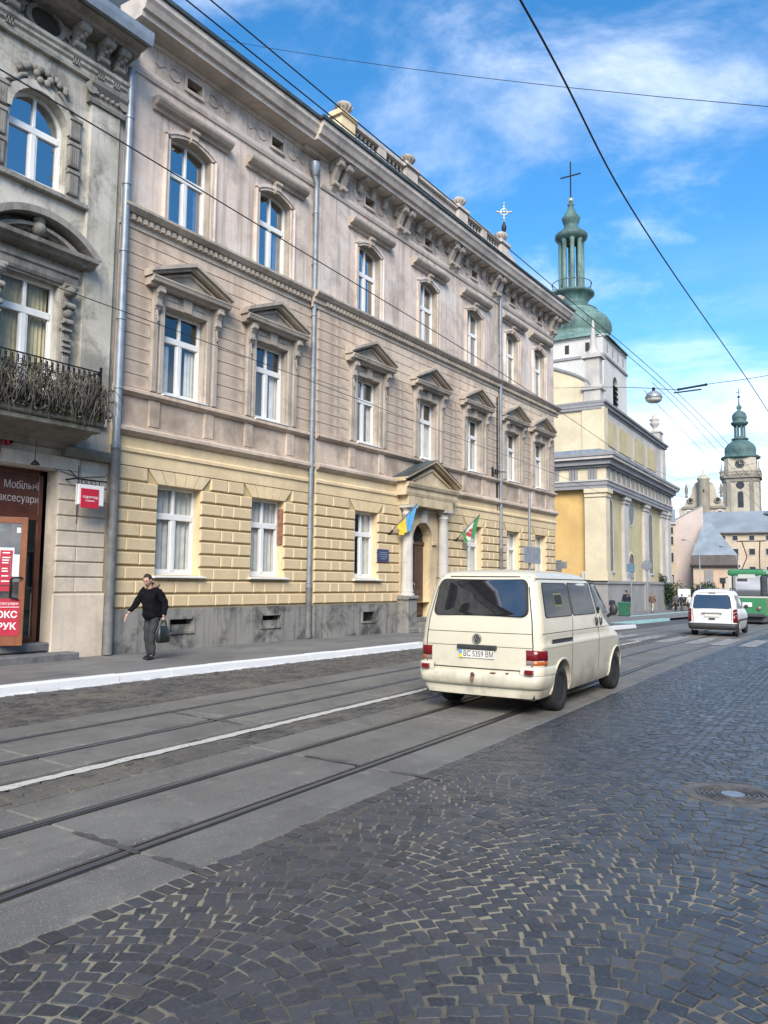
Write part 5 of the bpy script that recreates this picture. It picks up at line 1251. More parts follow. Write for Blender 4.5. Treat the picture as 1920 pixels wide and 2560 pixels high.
for k in range(4): MB().box(TX1-1.6-2.15*k-.22,TX1-1.6-2.15*k+.22,TY0-.02,TY0+.2,25.55+ZO,26.5+ZO).build('tower_slit', M['room'], CH)
for k in range(4): MB().box(TX1-.1,TX1+.02,TY0+1.3+2.1*k,TY0+1.7+2.1*k,25.6+ZO,26.5+ZO).build('tower_slit', M['ch_grey'], CH)
MB().box(TX1-.9,TX1+.04,TY0-.04,TY0+.9,12+ZO,24.88+ZO).build('tower_quoin', M['tw_white'], CH)
sk = MB(); H = TWD/2+.35                               # square eaves blending into the round dome
def sq_ring(r, z, rd, n=32):
    out = []
    for k in range(n):
        a = 2*math.pi*(k+.5)/n; q = 1/max(abs(math.cos(a)),abs(math.sin(a))); f = rd + (1-rd)*q
        out.append((txc+r*f*math.cos(a), tyc+r*f*math.sin(a), z+ZO))
    return out
rings = [sq_ring(H,27.1,0),sq_ring(H,27.25,0),sq_ring(4.45,27.7,.45),sq_ring(4.05,28.2,.9),sq_ring(3.8,28.4,1),sq_ring(3.95,28.7,1),sq_ring(4.25,29.3,1),sq_ring(4.2,29.9,1),sq_ring(3.8,30.6,1),sq_ring(3.1,31.2,1),sq_ring(2.6,31.6,1)]
vs = [p for r in rings for p in r]; n = 32
sk.add(vs, [(i*n+k,i*n+(k+1)%n,(i+1)*n+(k+1)%n,(i+1)*n+k) for i in range(len(rings)-1) for k in range(n)], 0, True)
sk.build('copper_dome', M['patina'], CH)
lath = lambda prof, name, mat, seg=20: MB().lathe(prof, txc, tyc, ZO, seg).build(name, mat, CH)
lath([(2.6,31.5),(2.75,31.65),(2.3,31.9),(1.75,32.3),(1.75,32.7),(2.2,33.3),(2.45,33.45),(2.45,33.65),(1.5,33.75)], 'lantern_base', M['patina_dk'], 24)
for k in range(8):
    a = 2*math.pi*(k+.5)/8; MB().lathe([(.32,33.7),(.32,33.95),(.26,34.0),(.25,39.4),(.33,39.6),(.33,39.75)], txc+1.15*math.cos(a), tyc+1.15*math.sin(a), ZO, 8).build('lantern_column', M['patina'], CH)
rl = MB(); 
for z in (34.75,): rl.tube([(txc+2.15*math.cos(2*math.pi*k/28),tyc+2.15*math.sin(2*math.pi*k/28),z+ZO) for k in range(29)], .045, 6)
for k in range(10): a = 2*math.pi*k/10; rl.tube([(txc+2.15*math.cos(a),tyc+2.15*math.sin(a),z_+ZO) for z_ in (33.6,34.75)], .04, 6)
rl.build('lantern_railing', M['patina_dk'], CH)
lath([(1.3,39.6),(1.72,39.9),(1.82,40.2),(1.75,40.45),(1.3,40.75),(.95,41.1),(.72,41.4),(.78,41.6),(.95,42.1),(1.02,42.35),(.85,42.6),(.6,43.0),(.32,43.6),(.28,43.8),(.40,43.95),(.28,44.1),(.12,44.2)], 'lantern_cap', M['patina_dk'], 16)
MB().sphere((txc,tyc,44.5+ZO),.30,12,8).build('gilt_ball', M['gilt'], CH)
cr = MB().box(txc-.06,txc+.06,tyc-.06,tyc+.06,44.7+ZO,49.0+ZO); cr.box(txc-1.15,txc+1.15,tyc-.055,tyc+.055,47.3+ZO,47.42+ZO); cr.build('cross', M['iron'], CH)
# front roof behind gable so nothing is hollow
MB().box(-DEP,-1,1,LEN-2,13+ZO,17.6+ZO).build('attic_roof', M['zinc'], CH)

# ---- small onion turret rising behind the long building
TU = thing('church_turret', 'slender dark onion turret with an openwork cross above the balustrade', 'turret', (-19.85,40.39,0))
MB().box(-1.6,1.4,-1,3,-.6,15.5).build('turret_base', M['plA'], TU)
MB().lathe([(.62,15.5),(.62,19.1),(.80,19.3),(.80,19.5),(.55,19.75),(.62,19.95),(.75,20.2),(.72,20.5),(.5,20.85),(.28,21.15),(.20,21.35),(.24,21.45),(.15,21.55)], 0,0,0,14).build('onion_cap', M['trim_dk'], TU)
MB().lathe([(.15,21.5),(.20,21.62),(.10,21.75),(.10,22.0),(.16,22.1),(.08,22.2),(.07,22.4),(.14,22.6),(.15,22.75),(.07,22.95),(.03,23.1)], 0,0,0,12).build('finial', M['iron'], TU)
cr = MB(); cr.tube([(0,0,23.05),(0,0,24.15)],.03,6); ux,uy = .82,.57
cr.tube([(-.38*ux,-.38*uy,23.68),(.38*ux,.38*uy,23.68)],.03,6); cr.tube([(.2*ux*math.cos(a),.2*uy*math.cos(a),23.68+.2*math.sin(a)) for a in [k*math.pi/8 for k in range(17)]],.025,6)
for (h,z) in ((-.40,23.68),(.40,23.68),(0,24.2),(0,23.68),(0,23.25)): cr.sphere((h*ux,h*uy,z),.075,8,6)
cr.build('cross', M['gilt'], TU)

# ================================================================ far end of the street
M['bn_wall'] = plaster('old_limestone', (0.46,0.415,0.325), (0.22,0.20,0.165), 0.55, (0.54,0.50,0.41), 0.4, 0.3, 0.2, scale=0.3)
M['bn_dk'] = plaster('dark_stone_trim', (0.25,0.23,0.19), (0.17,0.16,0.14), 0.5, None, 0, 0.3, 0.2, scale=0.4)
M['far_roof'] = plain('grey_sheet_roof', (0.25,0.28,0.30), 0.5, 0.15, 0.14, 0.35)
M['far_roof2'] = plain('blue_grey_tent_roof', (0.20,0.245,0.29), 0.5, 0.15, 0.22, 0.5)
M['pinkwall'] = plaster('pale_pink_wall', (0.56,0.47,0.43), (0.40,0.33,0.30), 0.2, None, 0, 0.12, 0.1, scale=0.25)
M['peach'] = plaster('peach_wall', (0.55,0.455,0.34), (0.36,0.27,0.19), 0.35, (0.55,0.35,0.25), 0.5, 0.2, 0.1, scale=0.35)
M['eave_dk'] = plain('dark_timber_eave', (0.12,0.105,0.10), 0.8, 0, 0.2, 1)
def view_rot(x, y): return math.atan2(-(x), y)          # turn an object's +y away from the street's viewpoint
# bell tower with clock
TB = thing('bell_tower', 'tall octagonal bell tower with clock and dark green onion dome in the distance', 'tower', (-29.4,162.4,-2.3), 0.12)
g = 2.3; OCT = lambda prof, name, mat, sq=None, seg=8, par=TB: MB().lathe([(r,z+g) for r,z in prof], 0,0,0, seg, 0, seg > 8).build(name, mat, par)
def sq_prism(h, z0, z1, name, mat, cut=.8, par=TB):
    c_ = h-cut; pts = [(-c_,-h),(c_,-h),(h,-c_),(h,c_),(c_,h),(-c_,h),(-h,c_),(-h,-c_)]
    return MB().prism(pts, lambda x,y,t: (x,y,t+g), z0, z1).build(name, mat, par)
sq_prism(3.2,-2.3,14.9,'tower_wall',M['bn_wall']); sq_prism(3.45,14.9,15.5,'string_course',M['bn_dk']); sq_prism(3.15,15.5,21.6,'tower_wall',M['bn_wall']); sq_prism(3.3,21.6,22.3,'string_course',M['bn_dk']); sq_prism(3.6,22.3,22.7,'balcony',M['bn_dk']); sq_prism(2.8,22.7,26.2,'clock_stage',M['bn_wall'])
rl = MB()
for k in range(36):
    a = 2*math.pi*k/36; q = 1/max(abs(math.cos(a)),abs(math.sin(a))); q = min(q,1.22); rl.box(3.5*q*math.cos(a)-.1,3.5*q*math.cos(a)+.1,3.5*q*math.sin(a)-.1,3.5*q*math.sin(a)+.1,22.7+g,23.4+g)
for s in (-1,1): rl.box(-3.55,3.55,s*3.5-.1,s*3.5+.1,23.35+g,23.55+g); rl.box(s*3.5-.1,s*3.5+.1,-3.55,3.55,23.35+g,23.55+g)
rl.build('balustrade', M['bn_dk'], TB)
for s in ((-3.4,-3.4),(3.4,-3.4),(3.4,3.4),(-3.4,3.4)): MB().lathe([(.3,22.7+g),(.3,23.7+g),(.12,23.9+g),(.10,24.8+g),(.02,25.6+g)], s[0]*.95, s[1]*.95, 0, 8).build('corner_finial', M['bn_dk'], TB)
OCT([(2.9,26.1),(3.5,26.3),(3.6,26.55),(3.5,26.7),(2.95,26.95),(2.8,27.3),(2.86,27.8),(2.75,28.5),(2.4,29.1),(1.7,29.7),(1.2,30.0)],'onion_dome',M['patina_dk'],None,24)
OCT([(1.2,29.95),(1.55,30.1),(1.55,30.3),(1.1,30.5),(.9,30.7)],'lantern_base',M['patina_dk'],None,16)
for k in range(8): a = 2*math.pi*(k+.5)/8; MB().box(-.17,.17,-.17,.17,30.4+g,33.0+g).move(.9*math.cos(a),.9*math.sin(a),0).build('lantern_post', M['patina_dk'], TB)
OCT([(1.0,32.7),(1.35,33.0),(1.6,33.3),(1.6,33.5),(1.2,33.7),(1.32,34.2),(1.38,34.6),(1.2,35.2),(.8,35.6),(.35,35.9),(.32,36.1),(.5,36.4),(.45,36.7),(.2,37.0),(.12,37.4),(.1,38.3)],'lantern_dome',M['patina_dk'],None,16)
MB().sphere((0,0,38.6+g),.25,10,8).build('ball', M['iron'], TB)
MB().box(-.05,.05,-.05,.05,38.8+g,40.3+g).box(-.45,.45,-.05,.05,39.5+g,39.6+g).build('cross', M['iron'], TB)
for z, r, nm in ((25.0,.85,'clock_face'),(20.9,.75,'round_window')):
    for (nx, ny) in ((0,-1),(1,0)):
        d_ = (2.82 if nm == 'clock_face' else 3.17); ux_, uy_ = -ny, nx
        m_ = MB().poly([(nx*d_+ux_*r*math.cos(t_)*1.0, ny*d_+uy_*r*math.cos(t_), z+g+r*math.sin(t_)) for t_ in [2*math.pi*k/20 for k in range(20)]]).build(nm, M['ch_glass'], TB, fix=False)
        if nm == 'clock_face':
            h_ = MB(); 
            for k in range(12): t_ = 2*math.pi*k/12; h_.sphere((nx*2.85+ux_*.68*math.cos(t_), ny*2.85+uy_*.68*math.cos(t_), z+g+.68*math.sin(t_)), .07, 6, 4)
            h_.tube([(nx*2.86,ny*2.86,z+g),(nx*2.86+ux_*.45,ny*2.86+uy_*.45,z+g+.12)],.06,5); h_.tube([(nx*2.86,ny*2.86,z+g),(nx*2.86-ux_*.1,ny*2.86-uy_*.1,z+g+.6)],.05,5); h_.build('clock_hands', M['gilt'], m_)
for (nx, ny) in ((0,-1),(1,0)):
    ux_, uy_ = -ny, nx; pts = [(-.5,16.6),(.5,16.6)] + [(y,z) for y,z in arc_pts(-.5,.5,19.2,.5,8)[::-1]]
    MB().poly([(nx*3.17+ux_*a, ny*3.17+uy_*a, z+g) for a,z in pts]).build('tall_window', M['ch_glass'], TB, fix=False)
    for s in (-1,1): MB().box(-.35,.35,-.1,.1,15.5+g,21.6+g).rot_z(math.atan2(uy_,ux_)).move(nx*3.2+ux_*s*2.0, ny*3.2+uy_*s*2.0, 0).build('pilaster', M['bn_dk'], TB)
# baroque gable of the monastery church, with a round stair turret before it
BG = thing('monastery_church', 'pale baroque gable with volutes and a round stair turret beside the bell tower', 'church', (-32.8,146.6,-2.0), 0.22)
g2 = 2.0
sil = [(-4.2,8),(4.2,8),(4.2,15.6),(3.4,15.9),(3.25,16.3),(2.9,17.2),(2.3,17.6),(2.0,18.4),(2.0,19.0),(1.5,20.1),(.6,20.6),(-.6,20.6),(-1.5,20.1),(-2.0,19.0),(-2.0,18.4),(-2.4,17.6),(-2.9,17.2),(-3.25,16.3),(-3.4,15.9),(-4.2,15.6)]
gb = MB().prism([(x,z+g2) for x,z in sil], lambda x,z,t: (x,t,z), .3, 1.6); gb.box(-4.2,4.2,.3,12,0,13).build('gable_wall', M['bn_wall'], BG)
MB().box(-3.7,3.7,.05,.32,15.5+g2,15.95+g2).box(-4.4,4.4,.0,.33,12.9+g2,13.3+g2).build('cornice', M['bn_dk'], BG)
for s in (-1,1):
    v_ = MB(); v_.tube([(s*2.25+.45*math.cos(a)*s,.15,17.0+.45*math.sin(a)+g2) for a in [k*math.pi/8 for k in range(17)]],.12,6); v_.build('volute', M['bn_dk'], BG)
    MB().sphere((s*2.25,.2,17.0+g2),.25,8,6).build('round_opening', M['room'], BG)
    MB().lathe([(.22,17.6),(.3,17.9),(.16,18.1),(.28,18.6),(.32,19.2),(.2,19.6),(.16,19.9),(.05,20.1)], s*2.9, .9, g2, 8).build('statue', M['bn_dk'], BG)
    r_ = MB(); r_.tube([(s*2.55+.62*math.cos(a),.2,14.6+.62*math.sin(a)+g2) for a in [k*math.pi/10 for k in range(21)]],.16,6); r_.build('rosette', M['tw_white'], BG); MB().sphere((s*2.55,.28,14.6+g2),.42,10,8).build('rosette_boss', M['bn_dk'], BG)
MB().tube([(2.4,.1,18.2+g2),(3.1,.1,18.6+g2),(3.6,.1,19.3+g2),(3.3,.1,19.9+g2)],.1,6).build('scroll', M['bn_dk'], BG)
MB().lathe([(1.0,0),(1.0,20.6),(1.12,20.7),(1.12,20.95),(.9,21.1),(.3,21.6),(.12,21.9),(.1,22.2),(.02,22.9)], 0,-.6,g2,18).build('stair_turret', M['bn_wall'], BG)
for z in (14.3,18.3): MB().box(-.12,.12,-1.63,-1.5,z+g2,z+.5+g2).build('slit_window', M['room'], BG)
# long building with a grey roof
def house(name, label, cat, loc, rz, w, d, h, wall_m, rows, roof, zlow=-2.6, wm='ch_glass'):
    t_ = thing(name, label, cat, loc, rz)
    MB().box(-w/2,w/2,0,d,zlow,h).build('wall', wall_m, t_)
    for (z0,z1,xs,hw) in rows:
        for x in xs:
            f_ = MB().box(x-hw-.10,x+hw+.10,-.06,.0,z0-.1,z1+.1).build('window', M['ch_trim'], t_); MB().box(x-hw,x+hw,-.075,-.055,z0,z1).build('pane', M[wm], f_)
    if roof: roof(t_)
    return t_
LB = house('long_house', 'long peach coloured house under a pale grey sheet roof, behind the tram', 'building', (-21.4,128.4,-1.9), .15, 14.5, 9, 11.75, M['peach'], [(10.6,11.3,(-4.6,-2.9,-.6,1.7,4.0),.35),(8.4,9.3,(-4.6,-2.9,-.6,1.7,4.0),.4),(5.6,6.6,(-2.9,-.6,1.7,4.0),.4)], None)
MB().prism([(-.45,11.7),(9.4,11.7),(4.5,15.4)], lambda y,z,t: (t,y,z), -7.6, 7.6).build('roof', M['far_roof'], LB); MB().box(-7.5,7.5,-.5,.1,11.62,11.8).build('eave', M['eave_dk'], LB)
MB().box(5.4,6.6,1.0,2.0,12.0,13.9).box(5.3,6.7,.9,2.1,13.9,14.1).build('chimney', M['pinkwall'], LB)
# pavilion with a steep tent roof
PV = thing('pavilion', 'small ochre house under a steep blue grey tent roof and dark timber eave', 'building', (-22.95,107.6,-1.5), .19)
pv = MB(); a_ = [(-2.75,0),(2.75,0),(2.75,5.5),(-2.75,5.5)]; ap = (-.9,2.75,12.0)
for k in range(4): p0, p1 = a_[k], a_[(k+1)%4]; pv.add([(p0[0]*1.0,p0[1],7.25),(p1[0],p1[1],7.25),(ap[0]+.25*(1 if p1[0]>0 else -1),ap[1],ap[2]),(ap[0]+.25*(1 if p0[0]>0 else -1),ap[1],ap[2])], [(0,1,2,3)])
pv.build('tent_roof', M['far_roof2'], PV); MB().box(-2.8,2.8,-.05,5.55,5.95,7.25).build('timber_band', M['eave_dk'], PV); MB().box(-3.0,3.0,-.3,5.8,5.75,5.95).build('eave', M['black'], PV)
pw = MB().box(-2.6,2.6,.15,5.3,-1.5,5.75).build('wall', M['peach'], PV)
for (x0,x1) in ((-1.2,-.2),(2.0,2.6)): MB().box(x0,x1,.0,.16,0.0,5.3).build('grey_pillar', M['ch_grey'], PV)
for (x,z) in ((.8,2.2),(.9,3.6)): MB().box(x-.35,x+.35,.1,.16,z,z+.7).build('window', M['ch_glass'], PV)
MB().box(-2.2,2.6,-.9,.1,1.0,1.2).build('awning', M['eave_dk'], PV)
# pink houses
def pinkroof(t_): MB().prism([(-2.2,11.4),(2.2,11.4),(2.2,14.3),(-2.2,12.0)], lambda x,z,t: (x,t,z), .0, 10).build('gable', M['pinkwall'], t_); MB().prism([(-2.35,11.92),(2.3,14.35),(2.3,14.5),(-2.35,12.08)], lambda x,z,t: (x,t,z), -.08, 10.1).build('roof', M['far_roof'], t_)
PK = house('gable_house', 'blank pale pink gable end next to the church, beyond the hedge', 'building', (-27.2,110.8,-1.7), .24, 4.4, 10, 11.4, M['pinkwall'], [], pinkroof)
PE = house('corner_house', 'narrow peach house with small windows right beside the church', 'building', (-29.9,109.6,-1.7), .26, 3.2, 8, 11.9, M['peach'], [(10.5,11.4,(.95,),.30),(9.0,10.1,(.95,),.30),(6.6,7.9,(.95,),.30),(3.6,4.9,(.95,),.30)], None)
MB().box(-1.7,1.65,-.3,8.2,11.8,12.05).build('eave', M['ch_trim'], PE); MB().prism([(-.3,12.05),(8,12.05),(4,14.2)], lambda y,z,t: (t,y,z), -1.6, 1.6).build('roof', M['far_roof'], PE)
MB().box(.2,1.2,3.2,4.2,13.5,15.2).build('chimney', M['peach'], PE); MB().lathe([(.30,15.2),(.18,15.6),(.26,15.9),(.05,16.6)],.7,3.7,0,8).build('roof_vent', M['bn_dk'], PE)
# ================================================================ unseen houses across the street, added so the panes have something to reflect
M['opp1'] = plaster('ochre_house_front', (0.50,0.40,0.26), (0.25,0.2,0.15), 0.3, None, 0, 0.2, 0.1, scale=0.5)
M['opp2'] = plaster('grey_house_front', (0.38,0.35,0.31), (0.2,0.18,0.16), 0.3, None, 0, 0.2, 0.1, scale=0.5)
OPN = [('added_town_house','added ochre town house across the street, unseen behind the viewer',-9,17,11,'opp1'),('added_town_house','added unseen grey town house across the street, next along',8.2,16,12,'opp2'),('added_town_house','added unseen low ochre town house across the street, farther along',24.4,18,10.5,'opp1'),('added_town_house','added unseen grey corner house across the street, farthest along',42.6,16,11.5,'opp2')]
for nm, lb, y0, w_, h_, mm in OPN:
    t_ = thing(nm, lb, 'building', (13.0,y0,0.0), 0.0, 'added houses across the street')
    MB().box(0,11,0,w_,-.6,h_).build('wall', M[mm], t_)
    MB().box(-.5,11,-.05,w_+.05,h_,h_+.5).prism([(-.4,h_+.5),(11,h_+.5),(5,h_+4)], lambda x,z,t: (x,t,z), 0, w_).build('roof', M['roof_tin'], t_)
    n = int(w_/2.9)
    for k in range(n):
        for z in (1.2,5.4,9.4):
            if z+2 > h_: continue
            y = w_*(k+.5)/n; f_ = MB().box(-.06,.02,y-.72,y+.72,z-.1,z+2.2).build('window', M['white_frame'], t_); MB().box(-.075,-.055,y-.6,y+.6,z,z+2.1).build('pane', M['ch_glass'], f_)
# ================================================================ vehicles
def paint(name, col, rough=0.32, dirt=0.35, dirtc=(0.20,0.17,0.13)):
    m, t, b = new_mat(name); v = _coord(t)
    sp = t.nodes.new('ShaderNodeSeparateXYZ'); t.links.new(v, sp.inputs[0])
    low = _range(t, sp.outputs[2], 1.0, 0.25)
    nn = _range(t, _noise(t, v, 2.6, 7, 0.65), 0.38, 0.70, 0, dirt)
    mu = t.nodes.new('ShaderNodeMath'); mu.operation = 'MULTIPLY'; t.links.new(low, mu.inputs[0]); t.links.new(nn, mu.inputs[1])
    film = _mix(t, _range(t, _noise(t, v, 1.1, 5, 0.6), 0.4, 0.75, 0, 0.22), col, tuple(c*0.72 for c in col))
    t.links.new(_mix(t, mu.outputs[0], film, dirtc), b.inputs['Base Color'])
    t.links.new(_range(t, _noise(t, v, 3, 5), 0.3, 0.7, rough-0.05, rough+0.14), b.inputs['Roughness'])
    b.inputs['Coat Weight'].default_value = 0.25; b.inputs['Coat Roughness'].default_value = 0.12; b.inputs['IOR'].default_value = 1.4
    return m
def tinted(name, refl):
    m, t, b = new_mat(name); t.nodes.remove(b); out = t.nodes['Material Output']
    d = t.nodes.new('ShaderNodeBsdfDiffuse'); d.inputs['Color'].default_value = (0.016,0.016,0.019,1); g = t.nodes.new('ShaderNodeBsdfGlossy'); g.inputs['Roughness'].default_value = 0.025
    ad = grazing(t, refl + 0.03, 0.9 if refl > 0.1 else 0.4)
    mx = t.nodes.new('ShaderNodeMixShader'); t.links.new(ad.outputs[0], mx.inputs[0]); t.links.new(d.outputs[0], mx.inputs[1]); t.links.new(g.outputs[0], mx.inputs[2]); t.links.new(mx.outputs[0], out.inputs[0]); return m
M['cream_paint'] = paint('cream_van_paint', (0.61,0.57,0.45), dirt=0.6); M['white_paint'] = paint('white_car_paint', (0.66,0.67,0.68), 0.3, 0.25)
M['auto_glass'] = tinted('dark_vehicle_glass', 0.13); M['side_glass'] = tinted('vehicle_side_glass', 0.0)
M['tyre'] = plain('tyre_rubber', (0.02,0.02,0.021), 0.8, 0, 0.3, 20, 0.3); M['hub'] = plain('dusty_wheel_disc', (0.38,0.365,0.34), 0.5, 0.35, 0.25, 8)
M['lamp_red'] = plain('red_lamp_lens', (0.15,0.007,0.010), 0.15, 0, 0.1, 12); M['lamp_amber'] = plain('amber_lamp_lens', (0.42,0.10,0.02), 0.15, 0, 0.1, 12); M['lamp_clear'] = plain('clear_lamp_lens', (0.20,0.17,0.17), 0.15, 0, 0.1, 12)
M['sign_reflection_edge'] = plain('dull_lime_border', (0.20,0.22,0.05), 0.5, 0, 0.1, 6); M['plastic'] = plain('dark_grey_plastic', (0.035,0.036,0.038), 0.55, 0, 0.2, 8); M['gap'] = plain('panel_gap', (0.03,0.028,0.024), 0.9, 0, 0.1, 5); M['plate'] = plain('number_plate_white', (0.70,0.69,0.64), 0.45, 0, 0.06, 5)
M['ink'] = plain('black_plate_ink', (0.02,0.02,0.02), 0.6, 0, 0.05, 5); M['under'] = plain('underbody', (0.02,0.019,0.018), 0.9, 0, 0.2, 4)
def lerp_tab(tab, z):
    if z <= tab[0][0]: return tab[0][1]
    for (a, va), (b, vb) in zip(tab, tab[1:]):
        if z <= b:
            t = (z-a)/(b-a); t2 = t*t*(3-2*t) if False else t; return va+(vb-va)*t2
    return tab[-1][1]
class Shell:
    """car body as a stack of rounded plan outlines"""
    def __init__(s, hw, yr, yf, zs, rc=.13, rcf=.30, bulge=.045, bulgef=.16, taper=.10):
        s.hw, s.yr, s.yf, s.zs, s.rc, s.rcf, s.bulge, s.bulgef, s.taper = hw, yr, yf, zs, rc, rcf, bulge, bulgef, taper
    def HW(s, z): return lerp_tab(s.hw, z)
    def TP(s, z): return min(s.taper, s.HW(z)*.35)
    def side(s, y, z):
        yf = lerp_tab(s.yf, z); t = max(0, (y-(yf-1.1))/1.1); return s.HW(z) - s.TP(z)*t*t
    def rear(s, x, z):
        h = s.HW(z); rc = min(s.rc, h*.8); e = max(0, abs(x)-(h-rc)); e = min(e, rc)
        return lerp_tab(s.yr, z) + s.bulge*(x/h)**2 + (rc - math.sqrt(max(0, rc*rc-e*e)))
    def front(s, x, z):
        h = s.HW(z)-s.TP(z); x = max(-h, min(h, x)); rc = min(s.rcf, h*.8); e = min(rc, max(0, abs(x)-(h-rc)))
        return lerp_tab(s.yf, z) - s.bulgef*(x/h)**2 - (rc - math.sqrt(max(0, rc*rc-e*e)))
    def outline(s, z):
        h = s.HW(z); rc = min(s.rc, h*.8); n = 6
        xr = [0, h*.35, h*.65] + [h-rc+rc*math.sin(math.pi/2*k/n) for k in range(n+1)]
        R = [(x, s.rear(x,z)) for x in xr]; y0 = R[-1][1]
        hf = h - s.TP(z); rf = min(s.rcf, hf*.8)
        xf = [hf-rf+rf*math.sin(math.pi/2*k/n) for k in range(n,-1,-1)] + [hf*.6, hf*.3, 0]
        F = [(x, s.front(x,z)) for x in xf]; y1 = F[0][1]
        sd = [(s.side(y0+(y1-y0)*k/24, z) if k < 24 else hf, y0+(y1-y0)*k/24) for k in range(1,24)]
        right = R + sd + F; left = [(-x,y) for x,y in right[::-1][1:-1]]
        return right + left
    def mesh(s):
        mb = MB(); rings = [[(x,y,z) for x,y in s.outline(z)] for z in s.zs]; n = len(rings[0])
        vs = [p for r in rings for p in r]
        mb.add(vs, [(i*n+k,i*n+(k+1)%n,(i+1)*n+(k+1)%n,(i+1)*n+k) for i in range(len(rings)-1) for k in range(n)], 0, True)
        mb.add(rings[0], [tuple(range(n))]); mb.add(rings[-1], [tuple(range(n))])
        return mb
def rrect(a0, a1, b0, b1, r, n=5, slant0=0.0, slant1=0.0):
    """rounded outline in (a,b); slant shifts a at the top edge"""
    P = []
    for (ca, cb_, s0) in ((a1-r,b0+r,-90),(a1-r,b1-r,0),(a0+r,b1-r,90),(a0+r,b0+r,180)):
        for k in range(n+1): t = math.radians(s0+90*k/n); P.append((ca+r*math.cos(t), cb_+r*math.sin(t)))
    return [(a + (slant1 if a > (a0+a1)/2 else slant0)*(b-b0)/(b1-b0), b) for a,b in P]
def patch(outline, fn, off, rings=(1.0,.7,.35)):
    """outline patch laid over a curved shell: fn(a,b,off)->xyz"""
    ca = sum(p[0] for p in outline)/len(outline); cb2 = sum(p[1] for p in outline)/len(outline); n = len(outline); mb = MB(); vs = []
    for r in rings: vs += [fn(ca+(a-ca)*r, cb2+(b-cb2)*r, off) for a,b in outline]
    vs.append(fn(ca,cb2,off)); k = len(rings)
    mb.add(vs, [(i*n+j,i*n+(j+1)%n,(i+1)*n+(j+1)%n,(i+1)*n+j) for i in range(k-1) for j in range(n)] + [((k-1)*n+j,(k-1)*n+(j+1)%n,k*n) for j in range(n)], 0, True)
    return mb
def seal(outline, fn, w, off, mi=0):
    ca = sum(p[0] for p in outline)/len(outline); cb2 = sum(p[1] for p in outline)/len(outline); n = len(outline); mb = MB()
    def grow(a,b,d):
        l = math.hypot(a-ca,b-cb2); return a+(a-ca)/l*d, b+(b-cb2)/l*d
    o = [fn(*grow(a,b,w),off*.2) for a,b in outline]; m_ = [fn(*grow(a,b,w*.4),off) for a,b in outline]; i_ = [fn(*grow(a,b,-w*.3),off) for a,b in outline]
    mb.add(o+m_+i_, [(r*n+j,r*n+(j+1)%n,(r+1)*n+(j+1)%n,(r+1)*n+j) for r in range(2) for j in range(n)], mi, True); return mb
def line_on(pts, fn, w, off):
    """thin strip along pts in (a,b)"""
    mb = MB()
    for (a0,b0),(a1,b1) in zip(pts,pts[1:]):
        l = math.hypot(a1-a0,b1-b0) or 1; na, nb_ = -(b1-b0)/l*w/2, (a1-a0)/l*w/2; k = max(1,int(l/.15))
        for i in range(k):
            u0,u1 = i/k,(i+1)/k; P = lambda u,s: fn(a0+(a1-a0)*u+na*s, b0+(b1-b0)*u+nb_*s, off)
            mb.quad(P(u0,1),P(u1,1),P(u1,-1),P(u0,-1))
    return mb
def cut(me_mb, mat, cutters):
    ob = link('tmp', me_mb.mesh('tmp', mat)); cs = []
    for c in cutters:
        co_ = link('tmpc', c.mesh('tmpc', mat)); cs.append(co_); m_ = ob.modifiers.new('b','BOOLEAN'); m_.operation = 'DIFFERENCE'; m_.object = co_; m_.solver = 'EXACT'
    me = evaluated(ob); bpy.data.objects.remove(ob)
    for c in cs: bpy.data.objects.remove(c)
    return me
def cyl_x(y, z, r, x0, x1, seg=32):
    return MB().prism([(y+r*math.cos(2*math.pi*k/seg), z+r*math.sin(2*math.pi*k/seg)) for k in range(seg)], lambda a,b,t: (t,a,b), x0, x1)
def wheel(par, x, y, r, w, side):
    """tyre with rim and cap; axle along x, side=+1 faces +x"""
    f = lambda prof, m_, name, p: MB().lathe(prof, 0,0,0, 28, 0, True)
    def turn(mb):
        mb.v = [(x + side*z, y + px, r + py) for px,py,z in mb.v]; return mb
    t = turn(MB().lathe([(r*.60,-w*.5),(r*.93,-w*.5),(r,-w*.35),(r,w*.32),(r*.94,w*.5),(r*.66,w*.5),(r*.60,w*.40)], seg=28)).build('wheel', M['tyre'], par)
    turn(MB().lathe([(r*.02,w*.30),(r*.20,w*.34),(r*.24,w*.26),(r*.48,w*.22),(r*.58,w*.36),(r*.645,w*.45),(r*.645,w*.30)], seg=28)).build('wheel_rim', M['hub'], t)
    h_ = MB()
    for k in range(8): a = 2*math.pi*k/8; h_.sphere((r*.40*math.cos(a), r*.40*math.sin(a), w*.25), r*.05, 6, 4)
    turn(h_).build('rim_holes', M['plastic'], t); return t

